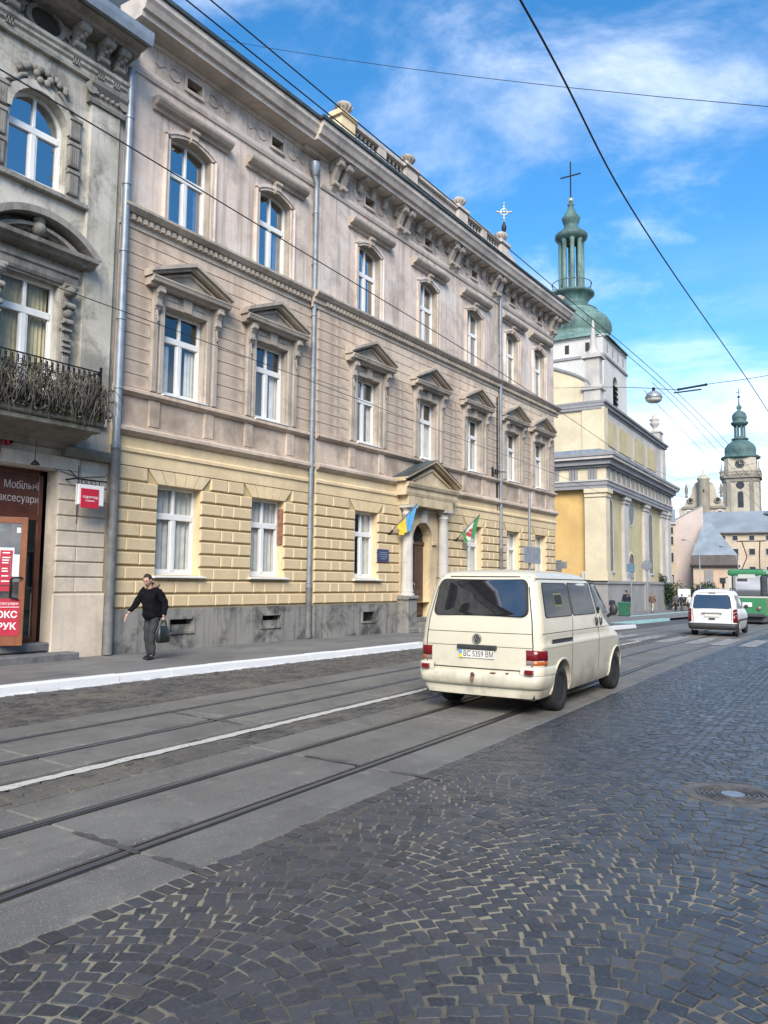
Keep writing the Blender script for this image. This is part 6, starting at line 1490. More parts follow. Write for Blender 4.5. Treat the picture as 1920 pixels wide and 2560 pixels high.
# ---- cream van
VAN = thing('van', 'cream passenger van driving away on the tram tracks', 'van', (-5.12,9.50,0.0), 0.0612)
sh = Shell(hw=[(.24,.84),(.34,.885),(.60,.905),(.85,.915),(.93,.918),(.95,.905),(1.10,.90),(1.30,.872),(1.55,.8185),(1.75,.775),(1.84,.735),(1.89,.68),(1.925,.57),(1.945,.40),(1.955,.12)],
           yr=[(.24,.07),(.34,.06),(.60,.06),(.95,.07),(1.15,.085),(1.30,.115),(1.60,.19),(1.80,.25),(1.87,.30),(1.91,.38),(1.935,.55),(1.955,.95)],
           yf=[(.24,4.45),(.40,4.58),(.60,4.62),(.85,4.55),(.98,4.35),(1.08,4.0),(1.14,3.82),(1.5,3.50),(1.82,3.20),(1.90,3.0),(1.94,2.6),(1.955,1.8)],
           zs=[.24,.34,.47,.60,.75,.85,.925,.935,.955,1.02,1.10,1.20,1.30,1.42,1.55,1.68,1.75,1.80,1.84,1.87,1.89,1.91,1.925,1.937,1.945,1.955])
WB0, WB1, WR = .93, 3.72, .315
cutters = []
for y in (WB0, WB1):
    for s in (-1,1): cutters.append(cyl_x(y, WR+.02, .375, s*.62, s*1.1))
me = cut(sh.mesh(), M['cream_paint'], cutters); me.name = 'body'
body = link('body', me, VAN)
for p in me.polygons: p.use_smooth = True
try: me.set_sharp_from_angle(angle=R_(38))
except Exception: pass
R3 = lambda x,z,o: (x, sh.rear(x,z)-o, z)
S3 = lambda y,z,o: (sh.side(y,z)+o, y, z); S3L = lambda y,z,o: (-sh.side(y,z)-o, y, z)
rw_ = rrect(-.69,.69,1.315,1.80,.09,5); rw_ = [(x*(1-.085*(z-1.315)/.485), z) for x,z in rw_]
patch(rw_, lambda x,z,o: (x, .115+(z-1.30)*.27+.010*(x/.7)**2-.022, z), .0, (1,.85,.7,.55,.4,.2)).build('rear_window', M['auto_glass'], VAN); seal(rw_, R3, .030, .030).build('rear_window_seal', M['black'], VAN)
hatch = [(-.775,.60),(-.79,.93),(-.765,1.25),(-.66,1.845),(.66,1.845),(.765,1.25),(.79,.93),(.775,.60),(-.775,.60)]
line_on(hatch, R3, .015, .003).build('tailgate_gap', M['gap'], VAN)
line_on([(-.775,1.085),(.775,1.085)], R3, .007, .003).build('crease_line', M['gap'], VAN)
line_on([(-.775,.90),(.775,.90)], R3, .006, .003).build('crease_line', M['gap'], VAN)
MB().box(-.29,.29,.025,.09,.855,.915).build('plate_lamp_bar', M['plastic'], VAN, bevel=.012)
pl = MB().box(-.26,.26,.048,.062,.735,.845).build('number_plate', M['plate'], VAN, bevel=.004)
MB().box(-.258,-.215,.044,.05,.738,.842).build('country_strip', M['flag_yel'], pl); MB().box(-.258,-.215,.043,.0495,.79,.842).build('country_strip', M['flag_blue'], pl)
text('plate_number', 'ВС 5359 ВМ', .105, M['ink'], pl, (-.20,.0455,.757), (1,0,0), (0,0,1), .001, fit=.44)
em = MB(); em.lathe([(.060,0),(.068,.006),(.060,.012)], seg=28); em.lathe([(.058,0),(.058,.007)], seg=28); em.v = [(x,.062-z,1.0+y) for x,y,z in em.v]
em = em.build('round_emblem', M['plastic'], VAN)
lg = MB(); 
for pts in (((-.030,.045),(-.002,-.002),(.002,-.002),(.030,.045)),((-.048,.024),(-.026,-.042),(0,.004),(.026,-.042),(.048,.024))): lg.tube([(x,.049,1.0+z) for x,z in pts], .005, 5)
lg.tube([(.060*math.cos(2*math.pi*k/24),.049,1.0+.060*math.sin(2*math.pi*k/24)) for k in range(25)], .005, 5); lg.build('emblem_relief', M['hub'], em)
def lampbox(x0,x1,z0,z1,o,sgn,mat,name,par,yin=.10):
    """lens wrapping the rear corner"""
    n = 8; mb = MB(); vs = []
    h0 = sh.HW((z0+z1)/2)
    path = [(x, sh.rear(x,(z0+z1)/2)-o) for x in [x0+(min(x1,h0-.004)-x0)*k/n for k in range(n+1)]]
    if x1 > h0: 
        ys = path[-1][1]; path += [(h0+o, ys+.02), (h0+o, ys+yin)]
    for z in (z0, z0+.008, z1-.008, z1):
        e = 0 if z in (z0,z1) else 1
        for x,y in path: vs.append((sgn*(x if e else x*.985), y + (0 if e else .012), z))
    N = len(path); mb.add(vs, [(i*N+k,i*N+k+1,(i+1)*N+k+1,(i+1)*N+k) for i in range(3) for k in range(N-1)], 0, True)
    return mb.build(name, M[mat], par)
for s in (-1,1):
    L_ = lampbox(.70,1.0,.735,.875,.010,s,'lamp_red','tail_lamp',VAN); lampbox(.70,.79,.675,.735,.010,s,'lamp_clear','lens',L_); lampbox(.79,1.0,.675,.735,.010,s,'lamp_amber','lens',L_)
# bumper with its upright corners
def bumper(shx, z0, z1, o, yside, mat, par, name='bumper', n=14):
    mb = MB(); vs = []; zm = [z0, z0+.03, (z0+z1)/2, z1-.02, z1]; oo = [o*.5,o,o*1.10,o,o*.3]
    for z, q in zip(zm, oo):
        h = shx.HW(z); row = []
        for k in range(-n, n+1): x = h*math.sin(math.pi/2*k/n); row.append((x*(1+q*.3/h), shx.rear(x,z)-q, z))
        yl = row[0][1]; row = [(-h-q*.3, yside, z)] + row + [(h+q*.3, yside, z)]; vs += row
    N = 2*n+3; mb.add(vs, [(i*N+k,i*N+k+1,(i+1)*N+k+1,(i+1)*N+k) for i in range(4) for k in range(N-1)], 0, True)
    mb.add(vs[-N:], [tuple(range(N))]); mb.add(vs[:N], [tuple(range(N-1,-1,-1))]); return mb.build(name, mat, par)
bump = bumper(sh, .37, .56, .060, .58, M['cream_paint'], VAN)
for s in (-1,1):
    cp_ = MB(); n = 8; vs = []
    for z, q in ((.55,.06),(.64,.055),(.655,.02)):
        h = sh.HW(z)
        for k in range(n+1): x = .64+(h-.64)*math.sin(math.pi/2*k/n); vs.append((s*(x+q*.3*(k/n)), sh.rear(x,z)-q, z))
        vs.append((s*(h+q*.6),.58,z))
    N = n+2; cp_.add(vs, [(i*N+k,i*N+k+1,(i+1)*N+k+1,(i+1)*N+k) for i in range(2) for k in range(N-1)], 0, True); cp_.build('bumper_corner', M['cream_paint'], bump)
    MB().box(*(sorted((s*.71,s*.82))), -.012,.06,.568,.625).build('fog_lamp', M['lamp_red'], bump)
MB().tube([(-.02,-.06,.44),(-.02,-.05,.50),(-.02,-.01,.52)], .022, 8).sphere((-.02,-.045,.53),.028,8,6).build('tow_hook', M['brown'], bump)
for (x,z,w_) in ((.22,.566,.07),(.44,.572,.03)): MB().box(x,x+w_,sh.rear(x,.56)-.070,sh.rear(x,.56)-.02,z-.010,z-.003).build('rust_patch', M['brown'], bump)
MB().box(-.80,.80,.12,4.3,.22,.30).build('underbody', M['under'], VAN); MB().tube([(-.5,.15,.26),(-.5,.9,.26)],.03,8).build('exhaust', M['plastic'], VAN)
# side windows, doors, handles (right and left)
for sgn, F in ((1,S3),(-1,S3L)):
    w1 = rrect(.36,1.47,1.30,1.76,.05,4,.11,.0); w2 = rrect(1.53,2.62,1.30,1.765,.05,4,.0,.0); w3 = [(2.76,1.30),(3.60,1.30),(3.62,1.33),(3.24,1.74),(3.18,1.765),(2.80,1.765),(2.76,1.74)]
    for wd in (w1,w2,w3):
        p_ = patch(wd, F, .007, (1,.8,.6,.4,.2)).build('side_window', M['side_glass'], VAN); seal(wd, F, .020, .009).build('window_seal', M['black'], p_)
        if wd is w1 and sgn == 1:
            patch(rrect(.80,1.16,1.44,1.62,.03,3), F, .010).build('sign_reflection', M['sign_reflection_edge'], p_); patch(rrect(.83,1.13,1.465,1.60,.02,3), F, .012).build('sign_reflection_face', M['ink'], p_)  # reflection of a road sign, painted on the pane as two coloured patches
    line_on([(2.69,.40),(2.69,.93),(2.69,1.30),(2.74,1.82)], F, .014, .003).build('door_gap', M['gap'], VAN); line_on([(1.36,.40),(1.36,.93),(1.48,1.28)], F, .014, .003).build('door_gap', M['gap'], VAN); line_on([(3.60,.95),(3.62,1.30)], F, .014, .003).build('door_gap', M['gap'], VAN)
    line_on([(.28,1.82),(3.15,1.82)], F, .012, .004).build('roof_gutter', M['gap'], VAN)
    line_on([(.14,1.09),(3.9,1.075)], F, .007, .003).build('crease_line', M['gap'], VAN)
    line_on([(.50,.975),(1.36,.97)], F, .055, .012).build('sliding_rail', M['plastic'], VAN); line_on([(.50,.985),(1.36,.98)], F, .02, .014).build('rail_slot', M['ink'], VAN)
    line_on([(.10,.90),(4.3,.885)], F, .012, .004).build('waist_line', M['cream_paint'], VAN)
    for y in (2.60,2.84):
        line_on([(y,1.10),(y,1.24)], F, .055, .004).build('handle_recess', M['plastic'], VAN); x_ = sgn*(sh.side(y,1.17)+.02); MB().tube([(x_,y,1.115),(x_+sgn*.012,y,1.17),(x_,y,1.225)],.013,6).build('door_handle', M['plastic'], VAN)
    for y in (WB0,WB1):                            # raised arch lips
        lip = MB(); ar_ = [(y+.385*math.cos(a), WR+.02+.385*math.sin(a)) for a in [math.pi*(-.06+1.12*k/20) for k in range(21)]]
        lip.tube([F(a,b,.006) for a,b in ar_], .016, 6); lip.build('wheel_arch', M['cream_paint'], VAN)
    mr = MB().sphere((sgn*(sh.side(3.5,1.3)+.13),3.50,1.34),.10,10,8,0,(.7,.55,1)); mr.tube([(sgn*sh.side(3.55,1.22),3.55,1.22),(sgn*(sh.side(3.5,1.3)+.10),3.5,1.28)],.025,6); mr.build('door_mirror', M['plastic'], VAN)
for y in (WB0,WB1):
    for s in (-1,1): wheel(VAN, s*.775, y, WR, .21, s)
MB().box(-.68,.68,WB0-.5,WB1+.5,.20,.75).build('wheel_well', M['under'], VAN)
ws = [(-.70,1.17),(.70,1.17),(.60,1.78),(-.60,1.78)]
patch(ws, lambda x,z,o: (x, sh.front(x,z)+o, z), .006).build('windscreen', M['auto_glass'], VAN)

# ---- white compact van ahead
CAR = thing('car', 'small white compact van with red tail lamps, farther along the tracks', 'car', (-6.93,31.75,zg(32.4)), 0.0612)
sc_ = Shell(hw=[(.22,.80),(.34,.855),(.60,.875),(.80,.87),(1.0,.855),(1.3,.80),(1.6,.72),(1.70,.66),(1.76,.54),(1.79,.35),(1.80,.1)],
            yr=[(.22,.06),(.34,.0),(.50,.02),(.55,.04),(.95,.06),(1.05,.08),(1.6,.20),(1.70,.26),(1.76,.36),(1.79,.6),(1.80,.9)],
            yf=[(.22,4.0),(.4,4.08),(.65,4.08),(.85,3.9),(.98,3.35),(1.05,3.0),(1.4,2.65),(1.68,2.25),(1.76,1.9),(1.80,1.2)],
            zs=[.22,.34,.5,.54,.6,.8,.95,1.05,1.2,1.35,1.5,1.6,1.66,1.70,1.74,1.76,1.775,1.79,1.80], rc=.12)
c_cut = []
for y in (.72,3.30):
    for s in (-1,1): c_cut.append(cyl_x(y,.31,.35,s*.58,s*1.05))
cme = cut(sc_.mesh(), M['white_paint'], c_cut); cme.name = 'body'
link('body', cme, CAR)
for p in cme.polygons: p.use_smooth = True
try: cme.set_sharp_from_angle(angle=R_(38))
except Exception: pass
CR = lambda x,z,o: (x, sc_.rear(x,z)-o, z); CS = lambda y,z,o: (sc_.side(y,z)+o,y,z); CSL = lambda y,z,o: (-sc_.side(y,z)-o,y,z)
cw_ = [(x*(1-.12*(z-1.06)/.5),z) for x,z in rrect(-.68,.68,1.06,1.57,.10,5)]
p_ = patch(cw_, lambda x,z,o: (x, .085+(z-1.06)*.22+.010*(x/.7)**2-.022, z), .0, (1,.8,.6,.4,.2)).build('rear_window', M['auto_glass'], CAR); seal(cw_, CR, .02, .008).build('window_seal', M['black'], p_)
bumper(sc_, .26, .50, .05, .40, M['plastic'], CAR)
line_on([(-.67,.52),(-.70,.95),(-.62,1.66),(.62,1.66),(.70,.95),(.67,.52)], CR, .014, .003).build('tailgate_gap', M['gap'], CAR)
MB().box(-.36,.36,-.0,.08,.86,.91).build('plate_lamp_bar', M['hub'], CAR, bevel=.01); MB().box(-.26,.26,.02,.05,.74,.84).build('number_plate', M['plate'], CAR, bevel=.004); MB().box(-.11,.11,.01,.04,.64,.70).build('handle_recess', M['plastic'], CAR)
MB().box(-.12,.12,.19,.24,1.63,1.65).build('brake_lamp', M['lamp_red'], CAR)
_sh = sh; sh = sc_
for s in (-1,1):
    L_ = lampbox(.74,1.0,.52,.80,.012,s,'lamp_red','tail_lamp',CAR,.12); lampbox(.74,1.0,.80,.92,.012,s,'lamp_red','lens',L_,.12); lampbox(.74,1.0,.92,1.04,.012,s,'lamp_red','lens',L_,.12)
sh = _sh
for sgn, F in ((1,CS),(-1,CSL)):
    for wd in ([(.42,1.06),(1.5,1.04),(1.5,1.55),(.55,1.56)],[(1.58,1.04),(2.85,1.02),(2.35,1.52),(1.60,1.55)]): patch(wd, F, .005).build('side_window', M['side_glass'], CAR)
    line_on([(.45,.62),(3.0,.60)], F, .07, .01).build('rub_strip', M['plastic'], CAR); line_on([(1.54,.35),(1.54,1.6)], F, .012, .003).build('door_gap', M['gap'], CAR)
    MB().sphere((sgn*(sc_.side(2.7,1.1)+.12),2.68,1.10),.10,10,8,0,(.8,.5,.8)).build('door_mirror', M['plastic'], CAR)
    MB().tube([(sgn*.60,.5,1.72),(sgn*.60,.6,1.82),(sgn*.58,2.0,1.83),(sgn*.58,2.1,1.74)],.02,6).build('roof_rail', M['plastic'], CAR)
    MB().sphere((sgn*.7,.72,.32),.01,4,3).build('axle', M['under'], CAR)
for y in (.72,3.30):
    for s in (-1,1): wheel(CAR, s*.74, y, .30, .19, s)
MB().box(-.62,.62,.3,3.7,.20,.7).build('underbody', M['under'], CAR)

# ---- tram
M['tram_green'] = paint('tram_green_paint', (0.045,0.22,0.095), 0.35, 0.25); M['tram_cream'] = paint('tram_cream_paint', (0.55,0.56,0.52), 0.4, 0.15); M['tram_grey'] = plain('tram_dark_skirt', (0.05,0.055,0.065), 0.6, 0, 0.2, 2); M['ad_red'] = plain('red_advert_panel', (0.42,0.08,0.08), 0.5, 0, 0.15, 1.5)
TR = thing('tram', 'green and cream tram coming up the street behind the white car', 'tram', (-8.78,49.2,zg(49.5)), 0.0612)
def trbox(name, x0,x1,y0,y1,z0,z1,mat,bev=.05,par=TR): return MB().box(x0,x1,y0,y1,z0,z1).build(name, M[mat], par, bevel=bev)
trbox('body', -1.02,1.02,.0,13.5,.45,1.62,'tram_green',.08); trbox('window_band', -1.0,1.0,.05,13.45,1.62,2.78,'tram_grey',.06); trbox('roof', -1.02,1.02,-.02,13.5,2.78,3.15,'tram_green',.12); trbox('skirt', -.95,.95,.15,13.3,.12,.47,'tram_grey',.03)
M['screen_glass'] = tinted('tram_windscreen_glass', 0.55)
MB().box(-.74,.74,-.035,.02,1.62,2.80).build('windscreen', M['screen_glass'], TR, bevel=.05); MB().box(-1.0,-.80,-.02,.05,1.62,2.78).build('corner_post', M['tram_cream'], TR, bevel=.02); MB().box(.80,1.0,-.02,.05,1.62,2.78).build('corner_post', M['tram_grey'], TR, bevel=.02)
trbox('waist_band', -1.03,1.03,-.02,13.5,1.50,1.60,'tram_cream',.02); MB().box(-.45,.45,-.05,.0,2.62,2.86).build('line_board', M['tram_cream'], TR, bevel=.02)
MB().box(-.5,.05,-.06,-.03,2.45,2.62).build('sun_visor', M['tram_grey'], TR, bevel=.03)
for s in (-1,1): MB().sphere((s*.62,-.03,.92),.13,12,8,0,(1,.5,1)).build('headlamp', M['lamp_clear'], TR)
trbox('bumper', -.9,.9,-.16,.05,.42,.62,'tram_grey',.05); MB().box(-.25,.25,-.03,.0,1.0,1.25).build('number_board', M['white_frame'], TR)
for k in range(9): y = .5+1.42*k; MB().box(1.0,1.03,y,y+1.2,1.72,2.65).build('side_window', M['side_glass'], TR, bevel=.03)
MB().box(1.021,1.035,.4,4.4,.62,1.45).build('advert_panel', M['ad_red'], TR)
for y in (2.6,4.3,9.0,10.7):
    for s in (-1,1): wheel(TR, s*.55, y, .33, .12, s)
pg = MB(); 
for s in (-1,1): pg.tube([(s*.5,2.2,3.18),(s*.35,3.6,4.0),(s*.5,2.6,4.9)],.03,6)
pg.tube([(-.8,2.6,4.92),(.8,2.6,4.92)],.035,6); pg.box(-.6,.6,2.0,3.8,3.15,3.22); pg.build('pantograph', M['iron'], TR)
mr = MB().tube([(-1.0,.0,2.7),(-1.22,-.25,2.6),(-1.22,-.25,2.3)],.02,6); mr.box(-1.28,-1.16,-.27,-.23,2.05,2.4); mr.build('mirror', M['iron'], TR)
# ================================================================ people
M['skin'] = plain('skin', (0.48,0.29,0.21), 0.55, 0, 0.10, 14); M['hair'] = plain('dark_hair', (0.018,0.014,0.012), 0.7, 0, 0.3, 40, 0.5)
M['jacket'] = plain('black_jacket_cloth', (0.0065,0.007,0.0095), 0.95, 0, 0.35, 14, 0.5, spec=0.12); M['trousers'] = plain('dark_grey_trousers', (0.030,0.033,0.037), 0.85, 0, 0.25, 16, 0.3); M['shoe'] = plain('black_leather_shoe', (0.015,0.015,0.016), 0.4, 0, 0.2, 10)
M['fur'] = plain('brown_fur_trim', (0.26,0.19,0.12), 0.95, 0, 0.5, 45, 1.0); M['leather'] = plain('black_leather_bag', (0.016,0.019,0.017), 0.38, 0, 0.25, 12, 0.2)
def skin_mesh(chains, mat, name, sub=2, smooth=True):
    """chains: list of [(x,y,z,r)...]; points given more than once are welded, so limbs join into one surface"""
    vs, es, rs_ = [], [], []; idx = {}
    for ch in chains:
        prev = None
        for p in ch:
            k = (round(p[0],4),round(p[1],4),round(p[2],4))
            if k not in idx: idx[k] = len(vs); vs.append(p[:3]); rs_.append(p[3])
            if prev is not None and prev != idx[k]: es.append((prev, idx[k]))
            prev = idx[k]
    me = bpy.data.meshes.new(name); me.from_pydata(vs, es, []); ob = bpy.data.objects.new(name, me); COL.objects.link(ob)
    ob.modifiers.new('skin', 'SKIN'); sd = ob.modifiers.new('sub', 'SUBSURF'); sd.levels = sub; sd.render_levels = sub
    for i, r in enumerate(rs_):
        q = me.skin_vertices[0].data[i]; q.radius = (r if isinstance(r, tuple) else (r, r)); q.use_root = (i == 0)
    out = evaluated(ob); bpy.data.objects.remove(ob); out.name = name; out.materials.clear(); out.materials.append(mat)
    for p in out.polygons: p.use_smooth = smooth
    return out
def join_meshes(name, mes, mats):
    bm = bmesh.new()
    for i, me in enumerate(mes):
        n0 = len(bm.faces); bm.from_mesh(me); bm.faces.ensure_lookup_table()
        for f in bm.faces[n0:]: f.material_index = i if len(mats) > 1 else 0
    out = bpy.data.meshes.new(name); bm.to_mesh(out); bm.free()
    for m_ in mats: out.materials.append(m_)
    for p in out.polygons: p.use_smooth = True
    return out
def head_mesh(c, yaw, pitch, mat, r=.105):
    """skull with brow, nose, mouth, chin and ears; +x is the face before turning"""
    bm = bmesh.new(); bmesh.ops.create_uvsphere(bm, u_segments=28, v_segments=20, radius=1.0)
    for v in bm.verts:
        x, y, z = v.co; w = 1.0 - .16*max(0,-z)**1.4
        X, Y, Z = x*.098, y*.078*w, z*.125
        f = max(0, x)
        if x > .3 and abs(y) < .22 and -.35 < z < .22: X += .026*math.cos(y/.22*math.pi/2)*max(0,1-abs(z+.16)/.38)       # nose
        if x > .3 and .16 < z < .42: X += .006
        if x > .35 and .0 < z < .2 and .16 < abs(y) < .52: X -= .010                                                     # eye sockets
        if x > .3 and -.85 < z < -.55 and abs(y) < .4: X += .012                                                         # chin
        if x > .5 and -.55 < z < -.46 and abs(y) < .3: X -= .004
        if abs(y) > .9 and -.25 < z < .18 and -.25 < x < .15: Y += math.copysign(.014, y)                                 # ears
        v.co = (X, Y, Z)
    bmesh.ops.scale(bm, vec=(r/.105,)*3, verts=bm.verts)
    mt = Matrix.Translation(c) @ Matrix.Rotation(yaw,4,'Z') @ Matrix.Rotation(pitch,4,'Y'); bmesh.ops.transform(bm, matrix=mt, verts=bm.verts)
    me = bpy.data.meshes.new('head'); bm.to_mesh(me); bm.free(); me.materials.append(mat)
    for p in me.polygons: p.use_smooth = True
    return me, mt
def hand_chains(wrist, d, n, sgn, curl=.5, L=.185):
    """palm plus five bent fingers of unequal length; d along the hand, n palm normal, thumb on side sgn"""
    d = Vector(d).normalized(); n = Vector(n).normalized(); s = d.cross(n).normalized()*sgn; w = Vector(wrist); out = []
    palm_c = w + d*L*.30; knuckle = w + d*L*.50
    out.append([(*w,.024),(*palm_c,.030),(*knuckle,.029)])
    for k, (o, ln) in enumerate(((.027,.40),(.009,.46),(-.009,.43),(-.026,.34))):
        b0 = w + d*L*.40 + s*o*.8; b1 = w + d*L*.54 + s*o; a1 = curl*.5; a2 = curl*1.1
        b2 = b1 + (d*math.cos(a1) + n*math.sin(a1))*ln*L*.5; b3 = b2 + (d*math.cos(a2) + n*math.sin(a2))*ln*L*.5
        out.append([(*b0,.0085),(*b1,.0088),(*b2,.0082),(*b3,.0070)])
    t0 = w + d*L*.14 + s*.012; t1 = w + d*L*.30 + s*.036; t2 = w + d*L*.44 + s*.046 + n*.012*curl*2; out.append([(*t0,.011),(*t1,.0105),(*t2,.0085)])
    return out
# ---- the man on the pavement
MAN = thing('person', 'man in black jacket with fur trimmed hood walking left with head bowed, holding a bag', 'person', (-13.05,10.45,.14), math.atan2(-1.0,.14))
# local: +x the way he walks, +y his left (street side)
pel = (.0,.0,.93,.125); 
J = dict(pel=(0,0,.93), w=(.01,0,1.06), ch=(.05,0,1.27), nk=(.095,0,1.45), ls=(.05,.19,1.385), rs=(.06,-.19,1.385), le=(-.06,.29,1.10), lw=(.02,.31,.86), re=(.16,-.29,1.13), rw=(.31,-.37,.92), lh=(0,.09,.90), rh=(0,-.09,.90), lk=(.10,.09,.50), la=(.06,.09,.085), rk=(.04,-.09,.49), ra=(-.06,-.09,.09))
hc = Vector((.17,0,1.595)); hm, hmt = head_mesh(hc, .12, .52, M['skin'])
bodyc = [[(*J['pel'],.12),(*J['w'],.115),(*J['ch'],.13),(*J['nk'],.055),(hc.x-.02,0,hc.z-.03,.055)],
         [(*J['ch'],.13),(*J['ls'],.062),(*J['le'],.043),(*J['lw'],.027)],[(*J['ch'],.13),(*J['rs'],.062),(*J['re'],.043),(*J['rw'],.027)],
         [(*J['pel'],.12),(*J['lh'],.095),(*J['lk'],.06),(*J['la'],.04),(.14,.09,.04,.032)],[(*J['pel'],.12),(*J['rh'],.095),(*J['rk'],.06),(*J['ra'],.04),(-.02,-.09,.035,.032)]]
parts = [skin_mesh(bodyc, M['skin'], 'body', 2), hm]
hl = hand_chains(J['lw'], (.08,.02,-1), (.2,-1,0), 1, 1.5); hr = hand_chains(J['rw'], (.45,-.15,-.9), (-.7,.3,-.3), -1, .55)
for c_ in hl + hr: parts.append(skin_mesh([c_], M['skin'], 'hand', 1))
link('body', join_meshes('body', parts, [M['skin']]), MAN)
V3 = lambda a,b,t: tuple(Vector(a).lerp(Vector(b),t))
jk = [[(*J['pel'][:2],.78,.20),(0.0,0,.92,.215),(*J['w'],.208),(.03,0,1.16,.210),(*J['ch'],.20),(.075,0,1.39,.10),(.10,0,1.455,.082)],
      [(*J['ch'],.165),(*J['ls'],.098),(*V3(J['ls'],J['le'],.55),.088),(*J['le'],.072),(*V3(J['le'],J['lw'],.5),.062),(*V3(J['le'],J['lw'],.92),.052)],
      [(*J['ch'],.165),(*J['rs'],.098),(*V3(J['rs'],J['re'],.55),.088),(*J['re'],.072),(*V3(J['re'],J['rw'],.5),.062),(*V3(J['re'],J['rw'],.90),.052)]]
jm = skin_mesh(jk, M['jacket'], 'jacket', 3)
for v in jm.vertices:
    n_ = mnoise.noise(v.co*9.0)*.010 + math.sin(v.co.z*38 + mnoise.noise(v.co*4)*5)*.006; v.co += v.normal*n_
jk_o = link('jacket', jm, MAN)
tk = [[(*J['pel'],.130),(*J['lh'],.112),(*V3(J['lh'],J['lk'],.5),.090),(*J['lk'],.078),(*V3(J['lk'],J['la'],.5),.074),(*V3(J['lk'],J['la'],1.06),.074)],
      [(*J['pel'],.130),(*J['rh'],.112),(*V3(J['rh'],J['rk'],.5),.090),(*J['rk'],.078),(*V3(J['rk'],J['ra'],.5),.074),(*V3(J['rk'],J['ra'],1.06),.074)]]
tm_ = skin_mesh(tk, M['trousers'], 'trousers', 3)
for v in tm_.vertices: v.co += v.normal*(math.sin(v.co.z*30+v.co.x*14)*.005 + mnoise.noise(v.co*8)*.006)
link('trousers', tm_, MAN)
link('shoe', skin_mesh([[(J['la'][0]-.045,.09,.045,.040),(J['la'][0]+.03,.09,.05,.048),(J['la'][0]+.12,.092,.035,.040),(J['la'][0]+.19,.094,.028,.026)]], M['shoe'], 'shoe', 2), MAN)
link('shoe', skin_mesh([[(J['ra'][0]-.045,-.09,.055,.040),(J['ra'][0]+.03,-.09,.05,.048),(J['ra'][0]+.12,-.092,.035,.040),(J['ra'][0]+.19,-.094,.028,.026)]], M['shoe'], 'shoe', 2), MAN)
# hair, brow, eyes, mouth
bm = bmesh.new(); bmesh.ops.create_uvsphere(bm, u_segments=24, v_segments=16, radius=1.0)
for v in bm.verts:
    x,y,z = v.co; k = 1 + .09*mnoise.noise(v.co*6); v.co = (x*.106*k-.008, y*.087*k, z*.130*k+.008)
bmesh.ops.delete(bm, geom=[v for v in bm.verts if (v.co.x > .045 and v.co.z < .088) or v.co.z < -.055 or (v.co.x > .0 and v.co.z < .01 and abs(v.co.y) > .06)], context='VERTS')
bmesh.ops.transform(bm, matrix=hmt, verts=bm.verts); hme = bpy.data.meshes.new('hair'); bm.to_mesh(hme); bm.free(); hme.materials.append(M['hair'])
for p in hme.polygons: p.use_smooth = True
link('hair', hme, MAN)
fx = MB()
for s in (-1,1): fx.sphere((.084,s*.032,.022),.011,8,6); fx.tube([(.090,s*.018,.042),(.088,s*.045,.042)],.005,5)
fx.tube([(.088,-.025,-.062),(.094,0,-.060),(.088,.025,-.062)],.005,5); fx.v = [tuple(hmt @ Vector(p)) for p in fx.v]; fx.build('face_features', M['hair'], MAN)
# hood with fur
fu = []
for k in range(13):
    a = math.pi*(.12+1.76*k/12); fu.append((.085-.10*abs(math.sin(a*.5))**1.5*1.1, .135*math.sin(a*1.0)*1.0 if True else 0, 1.475-.02*math.cos(a)+.03*math.sin(a*.5), .042+.006*math.sin(k*2.1)))
fm = skin_mesh([fu], M['fur'], 'fur_collar', 2)
for v in fm.vertices: v.co += v.normal*mnoise.noise(v.co*60)*.016
link('fur_collar', fm, MAN)
link('hood', skin_mesh([[(-.02,-.07,1.44,.055),(-.075,0,1.43,.075),(-.02,.07,1.44,.055)]], M['jacket'], 'hood', 2), MAN)
# bag in his left hand
bx = Vector((-13.05,10.45,.14)); rot = Matrix.Rotation(math.atan2(-1.0,.14),4,'Z'); wp = bx + (rot @ Vector((.03,.325,.70)))
BAG = thing('handbag', 'soft black bag hanging from the hand of the man on the pavement', 'bag', (wp.x,wp.y,wp.z-.40+.05), math.atan2(-1.0,.14))
bm_ = MB(); n = 18; rings = [(0,.80,.55),(.02,1.0,.9),(.12,1.02,1.05),(.22,.92,.85),(.30,.72,.42),(.335,.60,.14)]; vs = []
for z,sx_,sy_ in rings:
    for k in range(n): a = 2*math.pi*k/n; ca, sa = math.cos(a), math.sin(a); vs.append((.165*sx_*math.copysign(abs(ca)**.6,ca), .075*sy_*math.copysign(abs(sa)**.6,sa), z))
bm_.add(vs, [(i*n+k,i*n+(k+1)%n,(i+1)*n+(k+1)%n,(i+1)*n+k) for i in range(len(rings)-1) for k in range(n)], 0, True); bm_.add(vs[:n],[tuple(range(n))]); bm_.add(vs[-n:],[tuple(range(n))])
bm_.build('bag_body', M['leather'], BAG)
for s in (-1,1): MB().tube([(-.08,s*.012,.32),(-.07,s*.010,.40),(-.03,s*.006,.45),(.03,s*.006,.45),(.07,s*.010,.40),(.08,s*.012,.32)],.009,6).build('handle', M['leather'], BAG)
MB().tube([(-.10,0,.335),(.10,0,.335)],.006,5).build('zip', M['zinc'], BAG)

